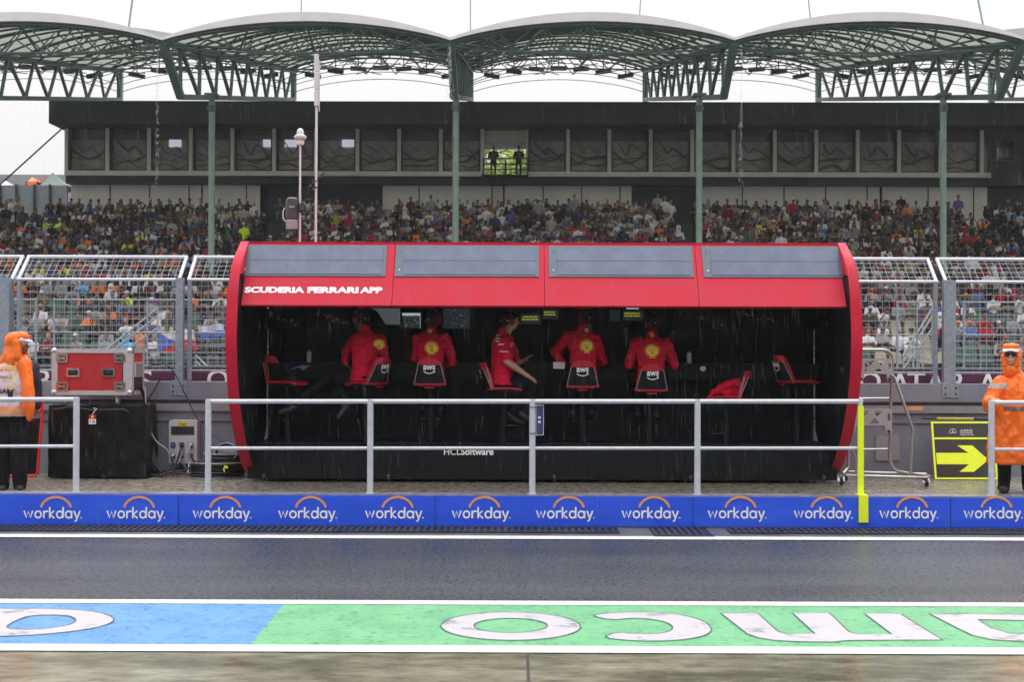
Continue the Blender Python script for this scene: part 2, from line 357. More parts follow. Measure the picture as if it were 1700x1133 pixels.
# body surfaces: rough volumes fused into one skin
class Body:
    def __init__(s): s.mb = MB(); s.pr = []
    def cap(s, p0, p1, r0, r1, tag=0, seg=12):
        p0 = Vector(p0); p1 = Vector(p1); d = p1-p0; L = max(d.length, 1e-5); dn = d/L if d.length > 1e-5 else Vector((0, 0, 1)); pts = []; rr = []
        for i in range(5): a = math.pi/2*(1-i/5); pts.append(p0-dn*r0*math.sin(a)); rr.append(max(r0*math.cos(a), .0008))
        pts += [p0, p1]; rr += [r0, r1]
        for i in range(1, 6): a = math.pi/2*i/5; pts.append(p1+dn*r1*math.sin(a)); rr.append(max(r1*math.cos(a), .0008))
        s.mb.tube(pts, rr, seg); s.pr.append((p0, p1, r0, r1, tag)); return s
    def chain(s, pts, rr, tag=0):
        for i in range(len(pts)-1): s.cap(pts[i], pts[i+1], rr[i], rr[i+1], tag)
        return s
    def ell(s, c, r, rot=None, tag=0):
        s.mb.ell(c, r, rot, 3); c = Vector(c); s.pr.append((c, c, min(r), min(r), tag)); return s
    def loft(s, rings, seg=28, tag=0, rot=0):
        """rings: (centre, rx, ry)"""
        b = len(s.mb.v); ca, sa = math.cos(rot), math.sin(rot)
        for c, rx, ry in rings:
            for k in range(seg):
                a = 2*math.pi*k/seg; x, y = rx*math.cos(a), ry*math.sin(a)
                s.mb.v.append(Vector(c)+Vector((x*ca-y*sa, x*sa+y*ca, 0)))
        for i in range(len(rings)-1):
            for k in range(seg):
                k2 = (k+1) % seg; s.mb.face((b+i*seg+k, b+i*seg+k2, b+(i+1)*seg+k2, b+(i+1)*seg+k))
        s.mb.face([b+k for k in range(seg)][::-1]); s.mb.face([b+(len(rings)-1)*seg+k for k in range(seg)])
        for i in range(len(rings)-1):
            s.pr.append((Vector(rings[i][0]), Vector(rings[i+1][0]), min(rings[i][1:]), min(rings[i+1][1:]), tag))
        return s
    def mesh(s, vox, sm=4, deci=None, fold=0, fs=(6, 6, 2.5)):
        me = bpy.data.meshes.new('tmp'); me.from_pydata([tuple(v) for v in s.mb.v], [], s.mb.f)
        bm = bmesh.new(); bm.from_mesh(me); bmesh.ops.recalc_face_normals(bm, faces=bm.faces); bm.to_mesh(me); bm.free()
        ob = bpy.data.objects.new('tmp', me); col.objects.link(ob)
        a = ob.modifiers.new('r', 'REMESH'); a.mode = 'VOXEL'; a.voxel_size = vox
        if sm: b = ob.modifiers.new('s', 'SMOOTH'); b.factor = .5; b.iterations = sm
        if deci: d = ob.modifiers.new('d', 'DECIMATE'); d.ratio = deci
        bpy.context.view_layer.update()
        ev = ob.evaluated_get(bpy.context.evaluated_depsgraph_get()); out = bpy.data.meshes.new_from_object(ev)
        bpy.data.objects.remove(ob); bpy.data.meshes.remove(me)
        if fold:
            no = [v.normal.copy() for v in out.vertices]
            for v, n_ in zip(out.vertices, no):
                p = Vector((v.co.x*fs[0], v.co.y*fs[1], v.co.z*fs[2]))
                v.co += n_*(1-abs(noise.noise(p))*2.8)*fold + n_*(.5-abs(noise.noise(p*2.3+Vector((7, 3, 1))))*2)*fold*.55
        return out
    def classify(s, me):
        n = len(me.polygons); c = np.empty(n*3); me.polygons.foreach_get('center', c); c = c.reshape(-1, 3)
        best = np.full(n, 1e9); idx = np.zeros(n, int)
        for p0, p1, r0, r1, t in s.pr:
            a = np.array(p0); d = np.array(p1)-a; L = d@d
            u = np.clip(((c-a)@d)/L, 0, 1) if L > 1e-9 else np.zeros(n)
            dist = np.linalg.norm(c-(a+u[:, None]*d), axis=1)-(r0+(r1-r0)*u)
            k = dist < best; best[k] = dist[k]; idx[k] = t
        me.polygons.foreach_set('material_index', idx.astype(np.int32)); return me
def obj_from(me, name, mats, parent=None, smooth=True):
    me.name = name; me.materials.clear()
    for m in (mats if isinstance(mats, (list, tuple)) else [mats]): me.materials.append(M[m] if isinstance(m, str) else m)
    if smooth: me.polygons.foreach_set('use_smooth', [True]*len(me.polygons))
    ob = bpy.data.objects.new(name, me); col.objects.link(ob)
    if parent is not None: ob.parent = parent
    return ob

M['bld_grey_l'] = mat('pale_steel_ledge', (.24, .245, .27), .5, var=.15, scale=4)
M['bld_grey_c'] = mat('pale_plate', (.27, .26, .27), .6, var=.12, scale=4)
M['tent_green'] = mat('tent_cloth', (.11, .16, .14), .8, var=.15)
M['fence_grey'] = mat('screen_mesh', (.17, .2, .21), .8, var=.2)

M['pinkwhite'] = mat('pale_cap', (.62, .45, .42), .6, var=.15, scale=20)
M['bib_cloth'] = lerp_mat('printed_bib', (.62, .44, .46), (.68, .60, .62), .4, .6, scale=9, rough=.85, bump=.3, bscale=20)
M['navy_cloth'] = mat('navy_cloth', (.014, .016, .028), .8, var=.3, scale=8, bump=.4, bscale=15)
M['rubber2'] = mat('dark_shoe', (.02, .021, .023), .6, var=.4, scale=30)
M['cap_dark'] = mat('dark_cap', (.012, .009, .010), .8, var=.3, scale=20)
M['headset_red'] = mat('dark_red_headset', (.2, .008, .012), .4, var=.3, scale=20)
M['alu_matt'] = mat('matt_aluminium_edge', (.5, .5, .51), .5, metal=.35, var=.12, scale=12)
M['offwhite2'] = mat('pale_cast_plate', (.40, .39, .38), .45, metal=.3, var=.1)
M['chrome_soft'] = mat('stainless_tube', (.42, .41, .40), .28, metal=.85, var=.15, scale=9)
M['board_black'] = mat('board_black', (.022, .022, .022), .4, var=.2, scale=6)
M['yellow_dull'] = mat('dull_yellow', (.42, .36, .03), .5, var=.15)
M['galv_dark'] = mat('dark_grating', (.05, .055, .07), .4, metal=.3, var=.3)
# ================================================================== ground and pit lane
def flat(name, x0, x1, y0, y1, z, m, kind='structure', sub=0):
    mb = MB(); mb.sheet([(x0, y0, z), (x1, y0, z), (x1, y1, z), (x0, y1, z)]); o = mb.build(name, m)
    if kind: o['kind'] = kind
    return o
YA0, YA1 = G(850, 894.5).y, None
Yw0 = G(850, 896.5).y; Yw1 = G(850, 891.5).y             # white line beside the gutter
Yt0 = G(850, 1006.5).y; Yt1 = G(850, 1000).y             # line above the painted strip
Yb0 = G(850, 1086).y; Yb1 = G(850, 1075).y               # line below it
flat('ground', -400, 400, 18.5, 400, -.03, 'ground')
flat('pit_lane_road', -60, 60, Yt1-.1, 14.95, 0, 'asphalt')
flat('garage_apron', -60, 60, -12, Yb1-.02, 0, 'concrete')
flat('painted_strip_base', -60, 60, Yb1-.02, Yt1-.1, 0, 'asphalt')
flat('gutter_ground', -60, 60, Yw1+.02, 14.94, .004, 'kerb_dark')
for a, b in ((Yw0, Yw1), (Yt0, Yt1), (Yb0, Yb1)): flat('white_line', -60, 60, a, b, .008, 'line_white')
p0 = G(471, 1005); p1 = G(413, 1075)
kx = lambda y: p0.x+(p1.x-p0.x)*(y-p0.y)/(p1.y-p0.y)
mb = MB(); mb.sheet([(-60, Yb1, .004), (kx(Yb1), Yb1, .004), (kx(Yt0), Yt0, .004), (-60, Yt0, .004)]); mb.build('blue_road_marking', 'strip_blue')['kind'] = 'structure'
mb = MB(); mb.sheet([(kx(Yb1), Yb1, .004), (60, Yb1, .004), (60, Yt0, .004), (kx(Yt0), Yt0, .004)]); mb.build('green_road_marking', 'strip_green')['kind'] = 'structure'
# letters painted on the strip, read from the other side
def z8(l): return [(850+x/2, 800+y/2) for x, y in l]
def z7(l): return [(x/2, 800+y/2) for x, y in l]
def smooth(l, n=2):
    for _ in range(n):
        o = []
        for i in range(len(l)):
            a, b = l[i], l[(i+1) % len(l)]; o += [(.75*a[0]+.25*b[0], .75*a[1]+.25*b[1]), (.25*a[0]+.75*b[0], .25*a[1]+.75*b[1])]
        l = o
    return l
letters = [
 [[(848+116*math.cos(R(a)), 1040+23.5*math.sin(R(a))+.02*116*math.cos(R(a))*.3) for a in range(0, 360, 8)],
  [(848+61*math.cos(R(a)), 1039+12*math.sin(R(a))) for a in range(0, 360, 10)]],
 [smooth(z8([(262, 445), (300, 438), (380, 433), (480, 434), (570, 443), (640, 463), (667, 490), (645, 511), (580, 524), (500, 530), (400, 529), (298, 518),
      (345, 500), (400, 504), (470, 506), (520, 499), (538, 485), (515, 467), (460, 456), (400, 453), (330, 460)]), 1)],
 [z8([(693, 437), (816, 437), (868, 484), (885, 498), (905, 505), (1006, 505), (932, 437), (1055, 437), (1108, 488), (1122, 500), (1145, 506), (1262, 507),
      (1170, 438), (1292, 440), (1430, 526), (1140, 527), (1110, 528), (1060, 533), (940, 531), (870, 527), (815, 518), (780, 505)])],
 [z8([(1385, 438), (1700, 441), (1860, 446), (1960, 462), (1990, 490), (1950, 512), (1850, 527), (1700, 531), (1600, 526), (1530, 511), (1480, 487)]),
  z8([(1548, 458), (1700, 461), (1800, 466), (1840, 482), (1810, 498), (1740, 507), (1650, 503), (1590, 485)])],
 [smooth(z7([(-260, 424), (100, 421), (240, 424), (330, 433), (378, 450), (376, 466), (340, 480), (270, 494), (150, 507), (0, 515), (-160, 512)]), 1),
  smooth(z7([(102, 443), (220, 443), (257, 457), (240, 473), (190, 484), (110, 492), (40, 490), (18, 482), (50, 462)]), 1)],
 [z7([(-900, 420), (-700, 420), (-500, 515), (-640, 515)])],
]
for loops in letters:
    for l in loops: pass
    mb = MB(); mb.poly3([[tuple(G(x, y, .008).xy) for x, y in l] for l in loops], lambda x, y: (x, y, .008))
    o = mb.build('painted_letter', 'letter_white'); o['kind'] = 'structure'
    mb = MB()
    for l in loops:
        pts = [tuple(G(x, y, .011).xy) for x, y in l]; stroke(mb, pts+[pts[0]], .009, lambda x, y, d: (x, y, .011))
    e = mb.build('letter_outline', 'letter_edge'); e['kind'] = 'structure'
# joint in the apron
a, b = G(876, 1089), G(879, 1180)
mb = MB(); stroke(mb, [tuple(a.xy), tuple(b.xy)], .018, lambda x, y, d: (x, y, .004)); mb.build('apron_joint', 'mullion')['kind'] = 'structure'
# drainage channels
def drain(x0, x1, y0, y1, label):
    a0 = G(x0, y1, .01); a1 = G(x1, y0, .01); X0, X1 = a0.x, a1.x; Y0, Y1 = G(850, y1).y, G(850, y0).y
    r = root('drain_channel', ((X0+X1)/2, (Y0+Y1)/2, .004), label, 'drain', 'drain channels beside the kerb wall')
    mb = MB(); mb.b2((X0, Y0, .005), (X1, Y1, .010)); mb.build('channel', 'rubber', r)
    mb = MB(); n = int((X1-X0)/.075)
    for i in range(n):
        x = X0+.02+i*.075; mb.bar((x, Y0+.02, .018), (x, Y1-.02, .018), .03, .012)
    mb.bar((X0, Y0+.01, .016), (X1, Y0+.01, .016), .02, .016); mb.bar((X0, Y1-.01, .016), (X1, Y1-.01, .016), .02, .016)
    mb.build('grating', 'galv_dark', r)

drain(-300, 1025, 879.5, 887, 'long dark slotted drain running left from the middle of the kerb wall')
drain(1088, 1172, 878.5, 892, 'short wide drain grating between the two long slotted drains')
drain(1214, 2000, 879.5, 887, 'dark slotted drain running right from below the yellow marker')
# ------------------------------------------------------------------ platform, kerb wall, banner
ZP = W(850, 822, 14.95).z
flat('platform_ground', -60, 60, 15.16, 17.7, ZP-.012, 'gravel')
mb = MB(); mb.b2((-60, 14.95, 0), (60, 15.16, ZP)); tag(mb.build('kerb_wall', 'coping'), 'low concrete kerb wall carrying the blue banner and the railings', 'wall')
mb = MB()
o = MB()
ZB0, ZB1 = W(850, 874, 14.94).z, W(850, 824.5, 14.94).z
br = root('advertising_banner', (0, 14.93, ZB0), 'long blue printed banner with white words and orange arcs on the kerb wall', 'banner')
mb = MB(); mb.b2((-60, 14.936, ZB0), (60, 14.949, ZB1)); mb.build('blue_panel', 'banner', br)
def logo_word(mb):
    """the banner's rounded lettering, in units of x-height"""
    w = .225; Lx = [0]; fn0 = lambda x, y, d: (x, -d, y); k = [0]
    def st(pts, dx): k[0] += 1; stroke(mb, [(x+dx, y) for x, y in pts], w, fn0, .0025*(k[0] % 4))
    x = 0
    st([(0, 1), (.32, .08), (.6, .9), (.88, .08), (1.2, 1)], x); x += 1.5
    st(arcp(.48, .5, .42, .44, 0, 360, 22), x); x += 1.28
    st([(.0, 1.0), (.0, 0)], x); st([(0, .55)]+arcp(.42, .55, .42, .38, 170, 60, 6), x); x += .82
    st([(0, 1.5), (0, 0)], x); st([(.62, 1.0), (.06, .5), (.68, 0)], x); x += 1.0
    st(arcp(.42, .5, .42, .44, 0, 360, 22), x); st([(.86, 1.5), (.86, 0)], x); x += 1.22
    st(arcp(.42, .5, .42, .44, 0, 360, 22), x); st([(.86, .98), (.86, 0)], x); x += 1.2
    st([(0, 1), (.38, .05)], x); st([(.8, 1), (.3, -.28), (.08, -.42)], x); x += 1.0
    st([(0, .0), (.0, .13)], x); return x+.1
wm = MB(); wid = logo_word(wm)
centers = [-198, -56, 89, 227, 370, 512, 656, 800, 940, 1082, 1225, 1368, 1510, 1650, 1793, 1936]
for k in range(-9, 12):
    mb = MB(); x = W(723, 850, 14.93).x+k*2.93; mb.b2((x-.003, 14.930, ZB0), (x+.003, 14.9355, ZB1)); mb.build('banner_seam', 'blue_sign', br)
first = None
for cx in centers:
    c0 = W(cx-49, 861, 14.93); c1 = W(cx+47, 861, 14.93); s = (c1.x-c0.x)/wid
    zb = W(850, 861, 14.93).z+ (c0.z-W(850, 861, 14.93).z)
    if first is None:
        mb = MB(); mb.f = wm.f; mb.m = wm.m; mb.v = [Vector((v[0]*s, v[1], v[2]*s*1.05)) for v in wm.v]
        mb.v = [Vector((v.x+c0.x, v.y+14.932, v.z+zb)) for v in mb.v]; t1 = mb.build('lettering', 'white', br); f0 = c0.copy(); zf = zb
        mb = MB(); ca = W(cx+4, 843.5, 14.93); stroke(mb, arcp(ca.x, ca.z-.03, .175, .15, 168, 12, 16), .028, lambda x, y, d: (x, 14.929, y)); t2 = mb.build('arc', 'arc', br); first = 1
    else:
        for t in (t1, t2):
            c = t.copy(); col.objects.link(c); c.parent = br; c.location = (c0.x-f0.x, 0, zb-zf)
# fluorescent marker over the kerb
r = root('yellow_marker', W(1433, 868, 14.9), 'fluorescent yellow strip folded over the kerb wall below the rail end', 'marker')
a = W(1425.5, 868, 14.92); b = W(1441, 823, 14.92)
mb = MB(); mb.b2((a.x, 14.905, a.z), (b.x, 14.925, ZP+.012)); mb.b2((a.x, 14.925, ZP+.002), (b.x, 15.1, ZP+.012)); mb.build('strip', 'neon', r)
# unseen pit building added behind the photographer to shade everything that faces it
pb = root('pit_building', (0, -3, 0), 'grey pit garage building with dark garage openings behind the photographer', 'building')
for k in range(-6, 7):
    mb = MB(); mb.b2((k*7-.6, -3, 0), (k*7+.6, -2.4, 3.6)); mb.build('pillar', 'bld_grey_l', pb)  # pillar of the added unseen pit building
    mb = MB(); mb.b2((k*7+.6, -6, 0), (k*7+6.4, -5.8, 3.6)); mb.build('garage_opening', 'bld_dark', pb)
mb = MB(); mb.b2((-42.6, -6, 3.6), (49, -2.3, 9.0)); mb.build('upper_storey', 'bld_white', pb)  # wall kept pale to bounce light back at the stand
mb = MB(); mb.b2((-43, -2.3, 5.4), (49, -2.26, 7.6)); mb.build('window_band', 'black_gloss', pb)
mb = MB(); mb.b2((-43, -6, 9.0), (49, -1.5, 9.4)); mb.build('roof', 'bld_dark', pb)
# ------------------------------------------------------------------ railings
def railing(x0, x1, posts, label, yr=665.5, cl=True, cr=True, yellow=None):
    Y = 15.05; r = root('railing', W((x0+x1)/2, 818, Y), label, 'railing', 'white tubular railings on the kerb wall')
    a = W(x0, yr, Y); b = W(x1, yr, Y)
    mb = MB(); mb.tube([a, b], .027, 12); mb.smooth = True; mb.build('top_rail', 'rail', r)
    a = W(x0, yr+77.8, Y); b = W(x1, yr+77.8, Y); mb = MB(); mb.tube([a, b], .020, 12); mb.smooth = True; mb.build('middle_rail', 'rail', r)
    for p in posts:
        t = W(p, yr-2, Y); mb = MB(); mb.tube([(t.x, Y, ZP), (t.x, Y, t.z+.01)], .036 if p != yellow else .03, 12)
        if p != yellow: mb.lathe([(.055, 0), (.055, .008)], (t.x, Y, ZP), 12)
        mb.smooth = True; pp = mb.build('post', 'rail', r)
        if p == yellow:
            mb = MB(); q = W(p, yr+8, Y); mb.b2((t.x-.036, Y-.05, ZP+.004), (t.x+.03, Y-.034, q.z)); mb.build('yellow_tape', 'neon', r)
railing(-420, 131, [-420, -150, 127], 'railing at the left, ending in front of the black covered cabinet', 663.8)
railing(343, 1432, [346, 615, 884, 1158, 1428], 'long middle railing in front of the red pit stand', 667, yellow=1428)
railing(1643, 2200, [1646, 1920, 2190], 'railing at the right held by the orange raincoat marshal', 669)
# small navy sign strapped to a post
c = W(893, 698, 15.05); r = root('small_sign', c, 'small navy sign strapped to the middle railing post', 'sign')
hx = .032; mb = MB(); rot = Euler((0, 0, R(28)))
mb.rbox(c+Vector((.02, 0, 0)), (.09, .008, .335), .006, rot); mb.build('sign_plate', 'blue_sign', r)
mb = MB(); mb.rbox(c+Vector((.021, .004, 0)), (.10, .006, .35), .006, rot); mb.build('sign_border', 'white', r)
for z in (.03, -.02): mb = MB(); put_text(mb, 'II', c+Vector((.018, -.008, z)), .03, .025, rot, bold=.05); mb.build('sign_symbol', 'white', r)
for z in (.15, -.15):
    mb = MB(); cc = W(884, 698, 15.05)
    mb.tube([cc+Vector((.039*math.cos(R(a)), .039*math.sin(R(a)), z)) for a in range(0, 360, 30)], .005, 6, closed=True); mb.build('strap', 'cable', r)
# ------------------------------------------------------------------ concrete pit wall and ledge
YW = 17.5; ztop = W(850, 636, YW).z
mb = MB(); mb.b2((-60, YW, -.02), (60, YW+.35, ztop)); mb.b2((-60, YW-.04, W(0, 689, YW).z), (60, YW, W(0, 705, YW).z)) if False else None
wl = root('pit_wall', (0, YW+.17, 0), 'grey painted concrete pit wall with a horizontal steel ledge', 'wall')
mb.build('wall', 'concrete_wall', wl)
za, zb = W(850, 672, YW).z, W(850, 684, YW).z
mb = MB(); mb.b2((-60, YW-.05, zb), (60, YW, za)); mb.build('ledge', 'bld_grey_l', wl) if 'bld_grey_l' in M else mb.build('ledge', 'alu', wl)
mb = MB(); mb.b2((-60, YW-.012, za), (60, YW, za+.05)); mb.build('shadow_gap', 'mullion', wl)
mb = MB(); mb.b2((-60, YW-.03, W(850, 700, YW).z-.006), (60, YW, W(850, 700, YW).z)); mb.build('seam', 'concrete_wall', wl)
# pale cover plate + small hole + orange patch
a = W(1453, 765, YW); b = W(1493, 724, YW); mb = MB(); mb.b2((a.x, YW-.02, a.z), (b.x, YW, b.z)); tag(mb.build('cover_plate', 'bld_grey_c' if 'bld_grey_c' in M else 'coping', at=(a.x, YW, a.z)), 'pale cover plate fixed low on the pit wall behind the wheeled frame', 'cover plate')
a = W(1507, 682, YW-.05); b = W(1532, 675, YW-.05); mb = MB(); mb.b2((a.x, YW-.056, a.z), (b.x, YW-.051, b.z)); mb.build('orange_patch', 'arc', wl)
# ------------------------------------------------------------------ debris fence
YF = 17.62
zf0, zf1 = W(850, 634, YF).z, W(850, 466, YF).z
def fence_panel(px0, px1, label):
    a = W(px0, 466, YF); b = W(px1, 466, YF); x0, x1 = a.x, b.x; r = root('debris_fence', ((x0+x1)/2, YF, zf0), label, 'fence', 'debris fence panels on the pit wall')
    dz, dy = .33, .38
    mb = MB(); w = .0027
    n = int((x1-x0)/.092)
    for i in range(1, n):
        x = x0+(x1-x0)*i/n; mb.tube([(x, YF, zf0+.12), (x, YF, zf1), (x, YF+dy, zf1+dz)], w, 4, caps=False)
    k = 14
    for i in range(k):
        z = zf0+.12+(zf1-zf0-.12)*i/k; mb.tube([(x0, YF-.004, z), (x1, YF-.004, z)], w, 4, caps=False)
    for i in range(1, 5): mb.tube([(x0, YF+dy*i/5, zf1+dz*i/5), (x1, YF+dy*i/5, zf1+dz*i/5)], w, 4, caps=False)
    mb.build('wire_mesh', 'wire', r)
    mb = MB(); mb.tube([(x0, YF, zf0+.14), (x1, YF, zf0+.14)], .012, 6); mb.build('lower_tube', 'galv', r)
    mb = MB(); mb.tube([(x0, YF+dy, zf1+dz), (x1, YF+dy, zf1+dz)], .024, 8); mb.tube([(x0, YF, zf1), (x1, YF, zf1)], .021, 8)
    mb.tube([(x0+.02, YF, zf1), (x0+.02, YF+dy, zf1+dz)], .024, 8); mb.tube([(x1-.02, YF, zf1), (x1-.02, YF+dy, zf1+dz)], .024, 8)
    mb.smooth = True; mb.build('tube_frame', 'rail', r)
    for x in (x0+.03, x1-.03):
        mb = MB(); mb.b2((x-.022, YF-.02, zf0-.0), (x+.022, YF+.06, zf1)); mb.build('frame_upright', 'galv', r)
for p, l in (((-270, 22), 'fence panel at the far left edge'), ((28, 300), 'fence panel above the red flight case'), ((311, 625), 'fence panel at the left end of the pit stand'),
             ((633, 935), 'fence panel behind the left half of the pit stand'), ((943, 1250), 'fence panel behind the right half of the pit stand'),
             ((1258, 1557), 'fence panel to the right of the pit stand above the wheeled frame'), ((1568, 1860), 'fence panel at the far right behind the marshal')):
    fence_panel(*p, l)
def fpost(px, w, label):
    a = W(px, 466, YF); r = root('fence_post', (a.x, YF-.09, zf0-.2), label, 'post', 'steel posts of the debris fence')
    mb = MB(); h = w/2; y = YF-.1
    mb.b2((a.x-h, y-.006, zf0-.12), (a.x+h, y+.006, zf1+.02)); mb.b2((a.x-h, y+.006, zf0-.12), (a.x-h+.012, y+.09, zf1+.02)); mb.b2((a.x+h-.012, y+.006, zf0-.12), (a.x+h, y+.09, zf1+.02))
    mb.build('channel_post', 'galv', r)
    mb = MB(); mb.b2((a.x-.11, YW-.012, ztop-.18), (a.x+.11, YW, ztop+.002)); mb.b2((a.x-.11, YW-.012, ztop+.002), (a.x+.11, YW+.2, ztop+.012)); p = mb.build('bracket', 'galv', r)
    for dx in (-.07, .07):
        for dz in (-.13, -.05):
            mb = MB(); mb.lathe([(.012, 0), (.012, -.014)], (a.x+dx, YW-.012, ztop+dz), 8, 'Y'); mb.build('bolt', 'galv_dark', p)
for px, l in ((10, 'wide fence post behind the left marshal'), (301, 'fence post left of the red pit stand'), (629, 'left fence post hidden behind the pit stand'), (939, 'middle fence post hidden behind the pit stand'), (1254, 'right fence post hidden behind the pit stand'), (1573, 'wide fence post right of the wheeled frame')):
    fpost(px, .16 if px in (10, 1573) else .10, l)
# maroon board with white flared capitals behind the fence foot
YQ = 17.9; zt = W(850, 612, YQ).z
r = root('lettered_board', (0, YQ, ztop-.1), 'maroon board with tall white capitals running behind the fence foot', 'advertising board')
mb = MB(); mb.b2((-60, YQ, ztop-.35), (60, YQ+.05, zt)); mb.build('board', 'maroon', r)
mb = MB(); mb.b2((-60, YQ-.02, zt), (60, YQ+.06, zt+.02)); mb.build('board_edge', 'galv', r)
def serif(ch, cx):
    px = {'Q': 36, 'A': 34, 'T': 30, 'R': 28, 'I': 8, 'W': 44, 'Y': 32, 'S': 24}[ch]; c = W(cx, 633, YQ); s = YQ/FPX; h = 38*s; w = px*s
    mb = MB(); put_text(mb, ch, (c.x, YQ-.01, zt-.03-h/2), w, h, bold=.012); mb.build('letter', 'white', r)
for q0 in (-179, 362, 903, 1444):
    for ch, o_ in zip('QATARAIRWAYS', (0, 50, 77, 109, 146, 196, 226, 254, 300, 345, 385, 420)):
        x = q0+o_
        if -60 < x < 1800 and not (430 < x < 1380): serif(ch, x)
M['lit'] = mat('lit_screen', (.5, .5, .6), .5, emit=(.8, .82, 1, .45))
# ================================================================== grandstand
ROW0, ROWN, DY = 43.0, 27, .87
zt0, zt1 = 1.2, 8.3
rowz = lambda i: zt0+(zt1-zt0)*i/(ROWN-1)
def build_stand():
    r = root('grandstand', (0, 55, 0), 'long concrete grandstand terraces full of spectators behind the fence', 'grandstand')
    mb = MB()
    for i in range(ROWN):
        y = ROW0+DY*i-.45; z = rowz(i); z0 = rowz(i-1) if i else .9
        mb.sheet([(-45, y, z), (45, y, z), (45, y+DY, z), (-45, y+DY, z)]); mb.sheet([(-45, y, z0), (45, y, z0), (45, y, z), (-45, y, z)])
    mb.build('terrace', 'tread', r)
    mb = MB(); mb.b2((-45, ROW0-.62, -.02), (45, ROW0-.5, 1.1)); mb.build('front_wall', 'bld_dark2', r)
    mb = MB()                       # front rail with uprights
    for k in range(46): mb.bar((-45+2*k, ROW0-.55, 1.1), (-45+2*k, ROW0-.55, 2.1), .035)
    for z in (2.1, 1.75, 1.4): mb.bar((-45, ROW0-.56, z), (45, ROW0-.56, z), .028)
    mb.build('front_railing', 'galv', r)
M['bld_dark2'] = mat('dark_green_wall', (.02, .028, .026), .7, var=.3, scale=1)
build_stand()
# second fence and stair rails on the far side of the track
def far_fence(px0, px1, label):
    Y = 38.0; a = W(px0, 500, Y); b = W(px1, 500, Y); zt = W(850, 497, Y).z; r = root('trackside_fence', ((a.x+b.x)/2, Y, 0), label, 'fence', 'fences on the far side of the track')
    n = max(2, int((b.x-a.x)/2.6)); xs = [a.x+(b.x-a.x)*i/n for i in range(n+1)]
    for x in xs: mb = MB(); mb.bar((x, Y, 0), (x, Y, zt), .05); mb.build('post', 'galv', r)
    mb = MB()
    for z in (zt-.05, zt-1.0, .9): mb.tube([(xs[0], Y-.03, z), (xs[-1], Y-.03, z)], .025, 6)
    k = int((xs[-1]-xs[0])/.16)
    for i in range(k): x = xs[0]+(xs[-1]-xs[0])*i/k; mb.tube([(x, Y, .1), (x, Y, zt)], .006, 3, caps=False)
    for i in range(12): z = .3+(zt-.3)*i/12; mb.tube([(xs[0], Y-.01, z), (xs[-1], Y-.01, z)], .006, 3, caps=False)
    mb.build('mesh_infill', 'wire', r)
far_fence(-150, 60, 'far trackside fence at the left edge'); far_fence(90, 400, 'far trackside fence seen through the left debris fence'); far_fence(1490, 1555, 'far trackside gate frame right of the pit stand'); far_fence(1600, 1900, 'far trackside fence behind the right marshal')
def stairs(px0, px1, up, label):
    Y = 40.0; r = root('stair_rail', W((px0+px1)/2, 600, Y), label, 'handrail', 'pale steel stair rails in front of the grandstand')
    mb = MB()
    for y0, y1 in ((600, 525), (612, 545), (590, 512)):
        a = W(px0, y0, Y); b = W(px1, y1, Y) if up else W(px1, y0+70, Y)
        mb.tube([a, b], .035, 6)
    for t in (0, .33, .66, 1):
        x = px0+(px1-px0)*t; yt = (590-78*t) if up else 590+70*t; mb.tube([W(x, yt+75, Y), W(x, yt, Y)], .03, 6)
    mb.smooth = True; mb.build('steel_rails', 'pale_steel', r)
M['pale_steel'] = mat('pale_steel', (.34, .38, .37), .45, metal=.2, var=.15)
stairs(165, 262, True, 'stair rail behind the flight case rising towards the flag'); stairs(325, 395, False, 'stair rail right of the flag falling behind the pit stand'); stairs(1500, 1548, True, 'short stair rail beside the far gate frame')
# ------------------------------------------------------------------ building over the top row
YB = 71.0
def bx(px): return W(px, 250, YB).x
def bz(py): return W(850, py, YB).z
bl = root('press_building', (0, YB, 8), 'long dark flat-roofed building with a band of windows above the top row', 'building')
zR0, zR1 = W(850, 206, 69.3).z, W(850, 168.5, 69.3).z
mb = MB(); x0 = W(81, 180, 69.3).x; mb.b2((x0, 69.3, zR0), (60, 74.3, zR1)); mb.build('roof_fascia', 'bld_dark', bl)
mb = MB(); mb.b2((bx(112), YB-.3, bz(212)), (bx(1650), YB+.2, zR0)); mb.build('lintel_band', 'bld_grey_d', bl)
mb = MB(); mb.b2((bx(112), YB-.3, bz(294)), (bx(800), YB+.4, bz(286))); mb.b2((bx(877), YB-.3, bz(294)), (bx(1643), YB+.4, bz(286))); mb.build('sill_band', 'bld_grey', bl)
mb = MB(); mb.b2((bx(109), YB+.0, bz(306)), (60, YB+3, bz(294))); mb.b2((bx(800), YB-.9, bz(295)), (bx(877), YB+3, bz(293.2))); mb.build('floor_slab', 'bld_dark2', bl)
mb = MB(); mb.b2((bx(112), YB+1.0, bz(335)-6), (60, YB+3, bz(306))); mb.build('lower_storey', 'bld_dark', bl)
for k, (a, b) in enumerate(((112, 330), (333, 428), (634, 835), (838, 1050), (1166, 1465), (1470, 1645))):
    mb = MB(); mb.b2((bx(a), YB+.55, bz(306)-3.4), (bx(b), YB+.75, bz(306.5))); w_ = mb.build('wall_panel', 'bld_white', bl)
    n = int((b-a)/62)
    for i in range(1, n+1):
        x = bx(a+(b-a)*i/(n+.3)); mb = MB(); mb.b2((x-.03, YB+.52, bz(306)-3), (x+.03, YB+.549, bz(307))); mb.build('joint', 'mullion', w_)
